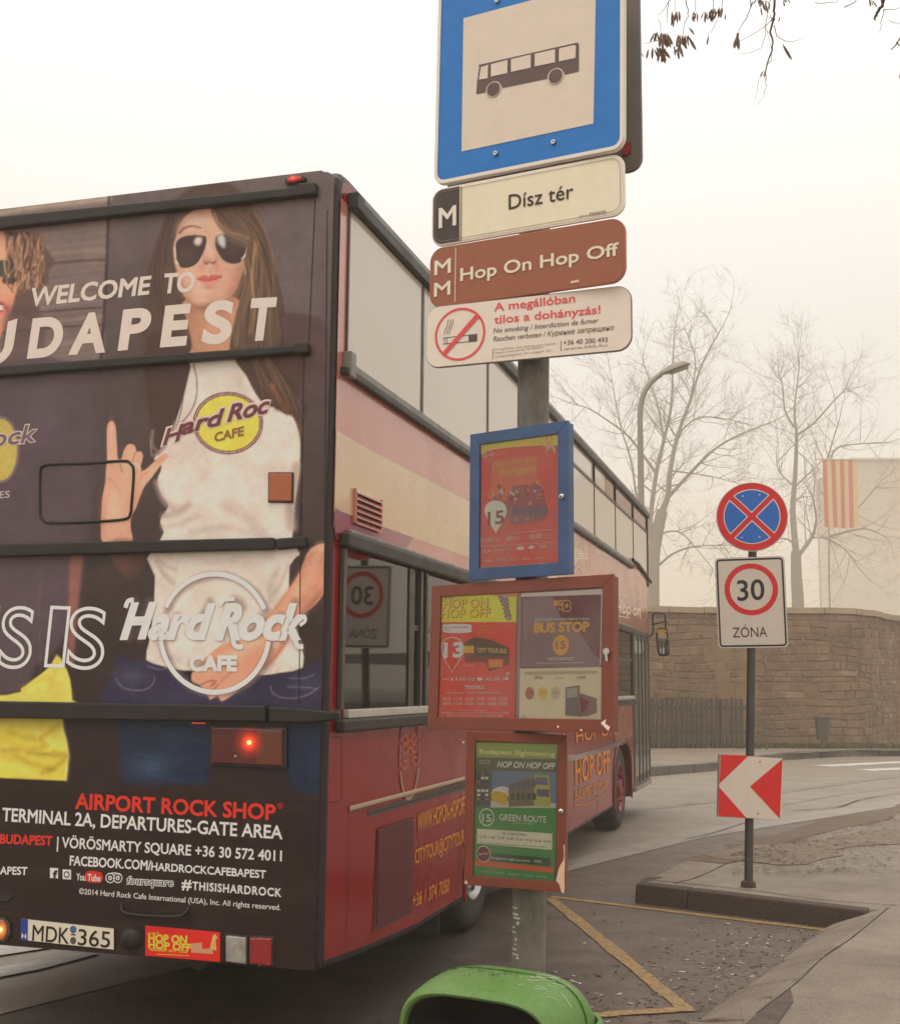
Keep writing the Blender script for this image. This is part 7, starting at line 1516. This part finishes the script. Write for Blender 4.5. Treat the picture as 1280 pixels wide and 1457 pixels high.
# mirror on its arm at the front corner
Dm = float((BO + BF * LB)[1]) + .1
mo = bpy.data.objects.new('mirror', None); col.objects.link(mo); mo.parent = bus
Pm = Plane(BO + BF * (LB + .12), BR, UP, lambda u, v, off: (u, LB + .12 - off, v))
lp = [Pm.uv(*p) for p in w5s(548, 1330, 570, 1300, 568, 1215, 580, 1198, 625, 1200, 636, 1215, 638, 1290)]
MB().tube([Pm.L(*p, 0) for p in smoothpts(lp, 4, False)], .014, n=8).build('mirror_arm', M('mirror_arm', (.02, .02, .018), rough=.4), mo, smooth=True)
mb = MB().tube([Pm.L(*Pm.uv(*p), 0) for p in w5s(572, 1258, 636, 1245)], .01, n=6).build('mirror_arm', M('mirror_arm', (0, 0, 0)), mo)
hp_ = smoothpts([Pm.uv(*p) for p in w5s(588, 1290, 640, 1282, 650, 1300, 657, 1400, 652, 1428, 620, 1434, 598, 1425, 590, 1380)], 3)
MB().prism([Pm.L(*p, .0) for p in hp_], [Pm.L(*p, -.09) for p in hp_]).build('mirror_housing', M('mirror_shell', (.02, .02, .02), rough=.4), mo)
gp = [Pm.uv(*p) for p in w5s(597, 1312, 642, 1310, 650, 1390, 645, 1415, 615, 1420, 600, 1400)]; shape('mirror_glass', smoothpts(gp, 3), Pm, .003, M('mirror_silver', (.75, .74, .72), rough=.03, metal=1), mo)
shape('yellow_top', [Pm.uv(*p) for p in w5s(590, 1290, 640, 1283, 648, 1302, 592, 1308)], Pm, .004, M('mirror_yellow', (.5, .36, .03), rough=.4), mo)
# exhaust and mud flap under the tail
MB().tube([(-.75, .25, .36), (-.75, 1.6, .42)], .06, n=12).build('exhaust_pipe', M('exhaust', (.04, .03, .025), rough=.7), bus)
for x in (-.42, -2.05): MB().box(x - .28, x + .28, RWU - .8, RWU - .78, .12, .7).build('mud_flap', M_tyre, bus)

# ------------------------------------------------------------------ the fog: one closed box of even air
hz = MB().box(-340, 340, -330, 340, -1.2, 34).build('haze', bpy.data.materials.new('haze'))
hm = hz.data.materials[0]; hm.use_nodes = True; n = hm.node_tree; n.nodes.clear(); o_ = n.nodes.new('ShaderNodeOutputMaterial'); pv = n.nodes.new('ShaderNodeVolumePrincipled')
pv.inputs['Color'].default_value = (.98, .91, .81, 1); pv.inputs['Density'].default_value = .0042; pv.inputs['Anisotropy'].default_value = .2; n.links.new(pv.outputs[0], o_.inputs['Volume'])
hz['kind'] = 'stuff'
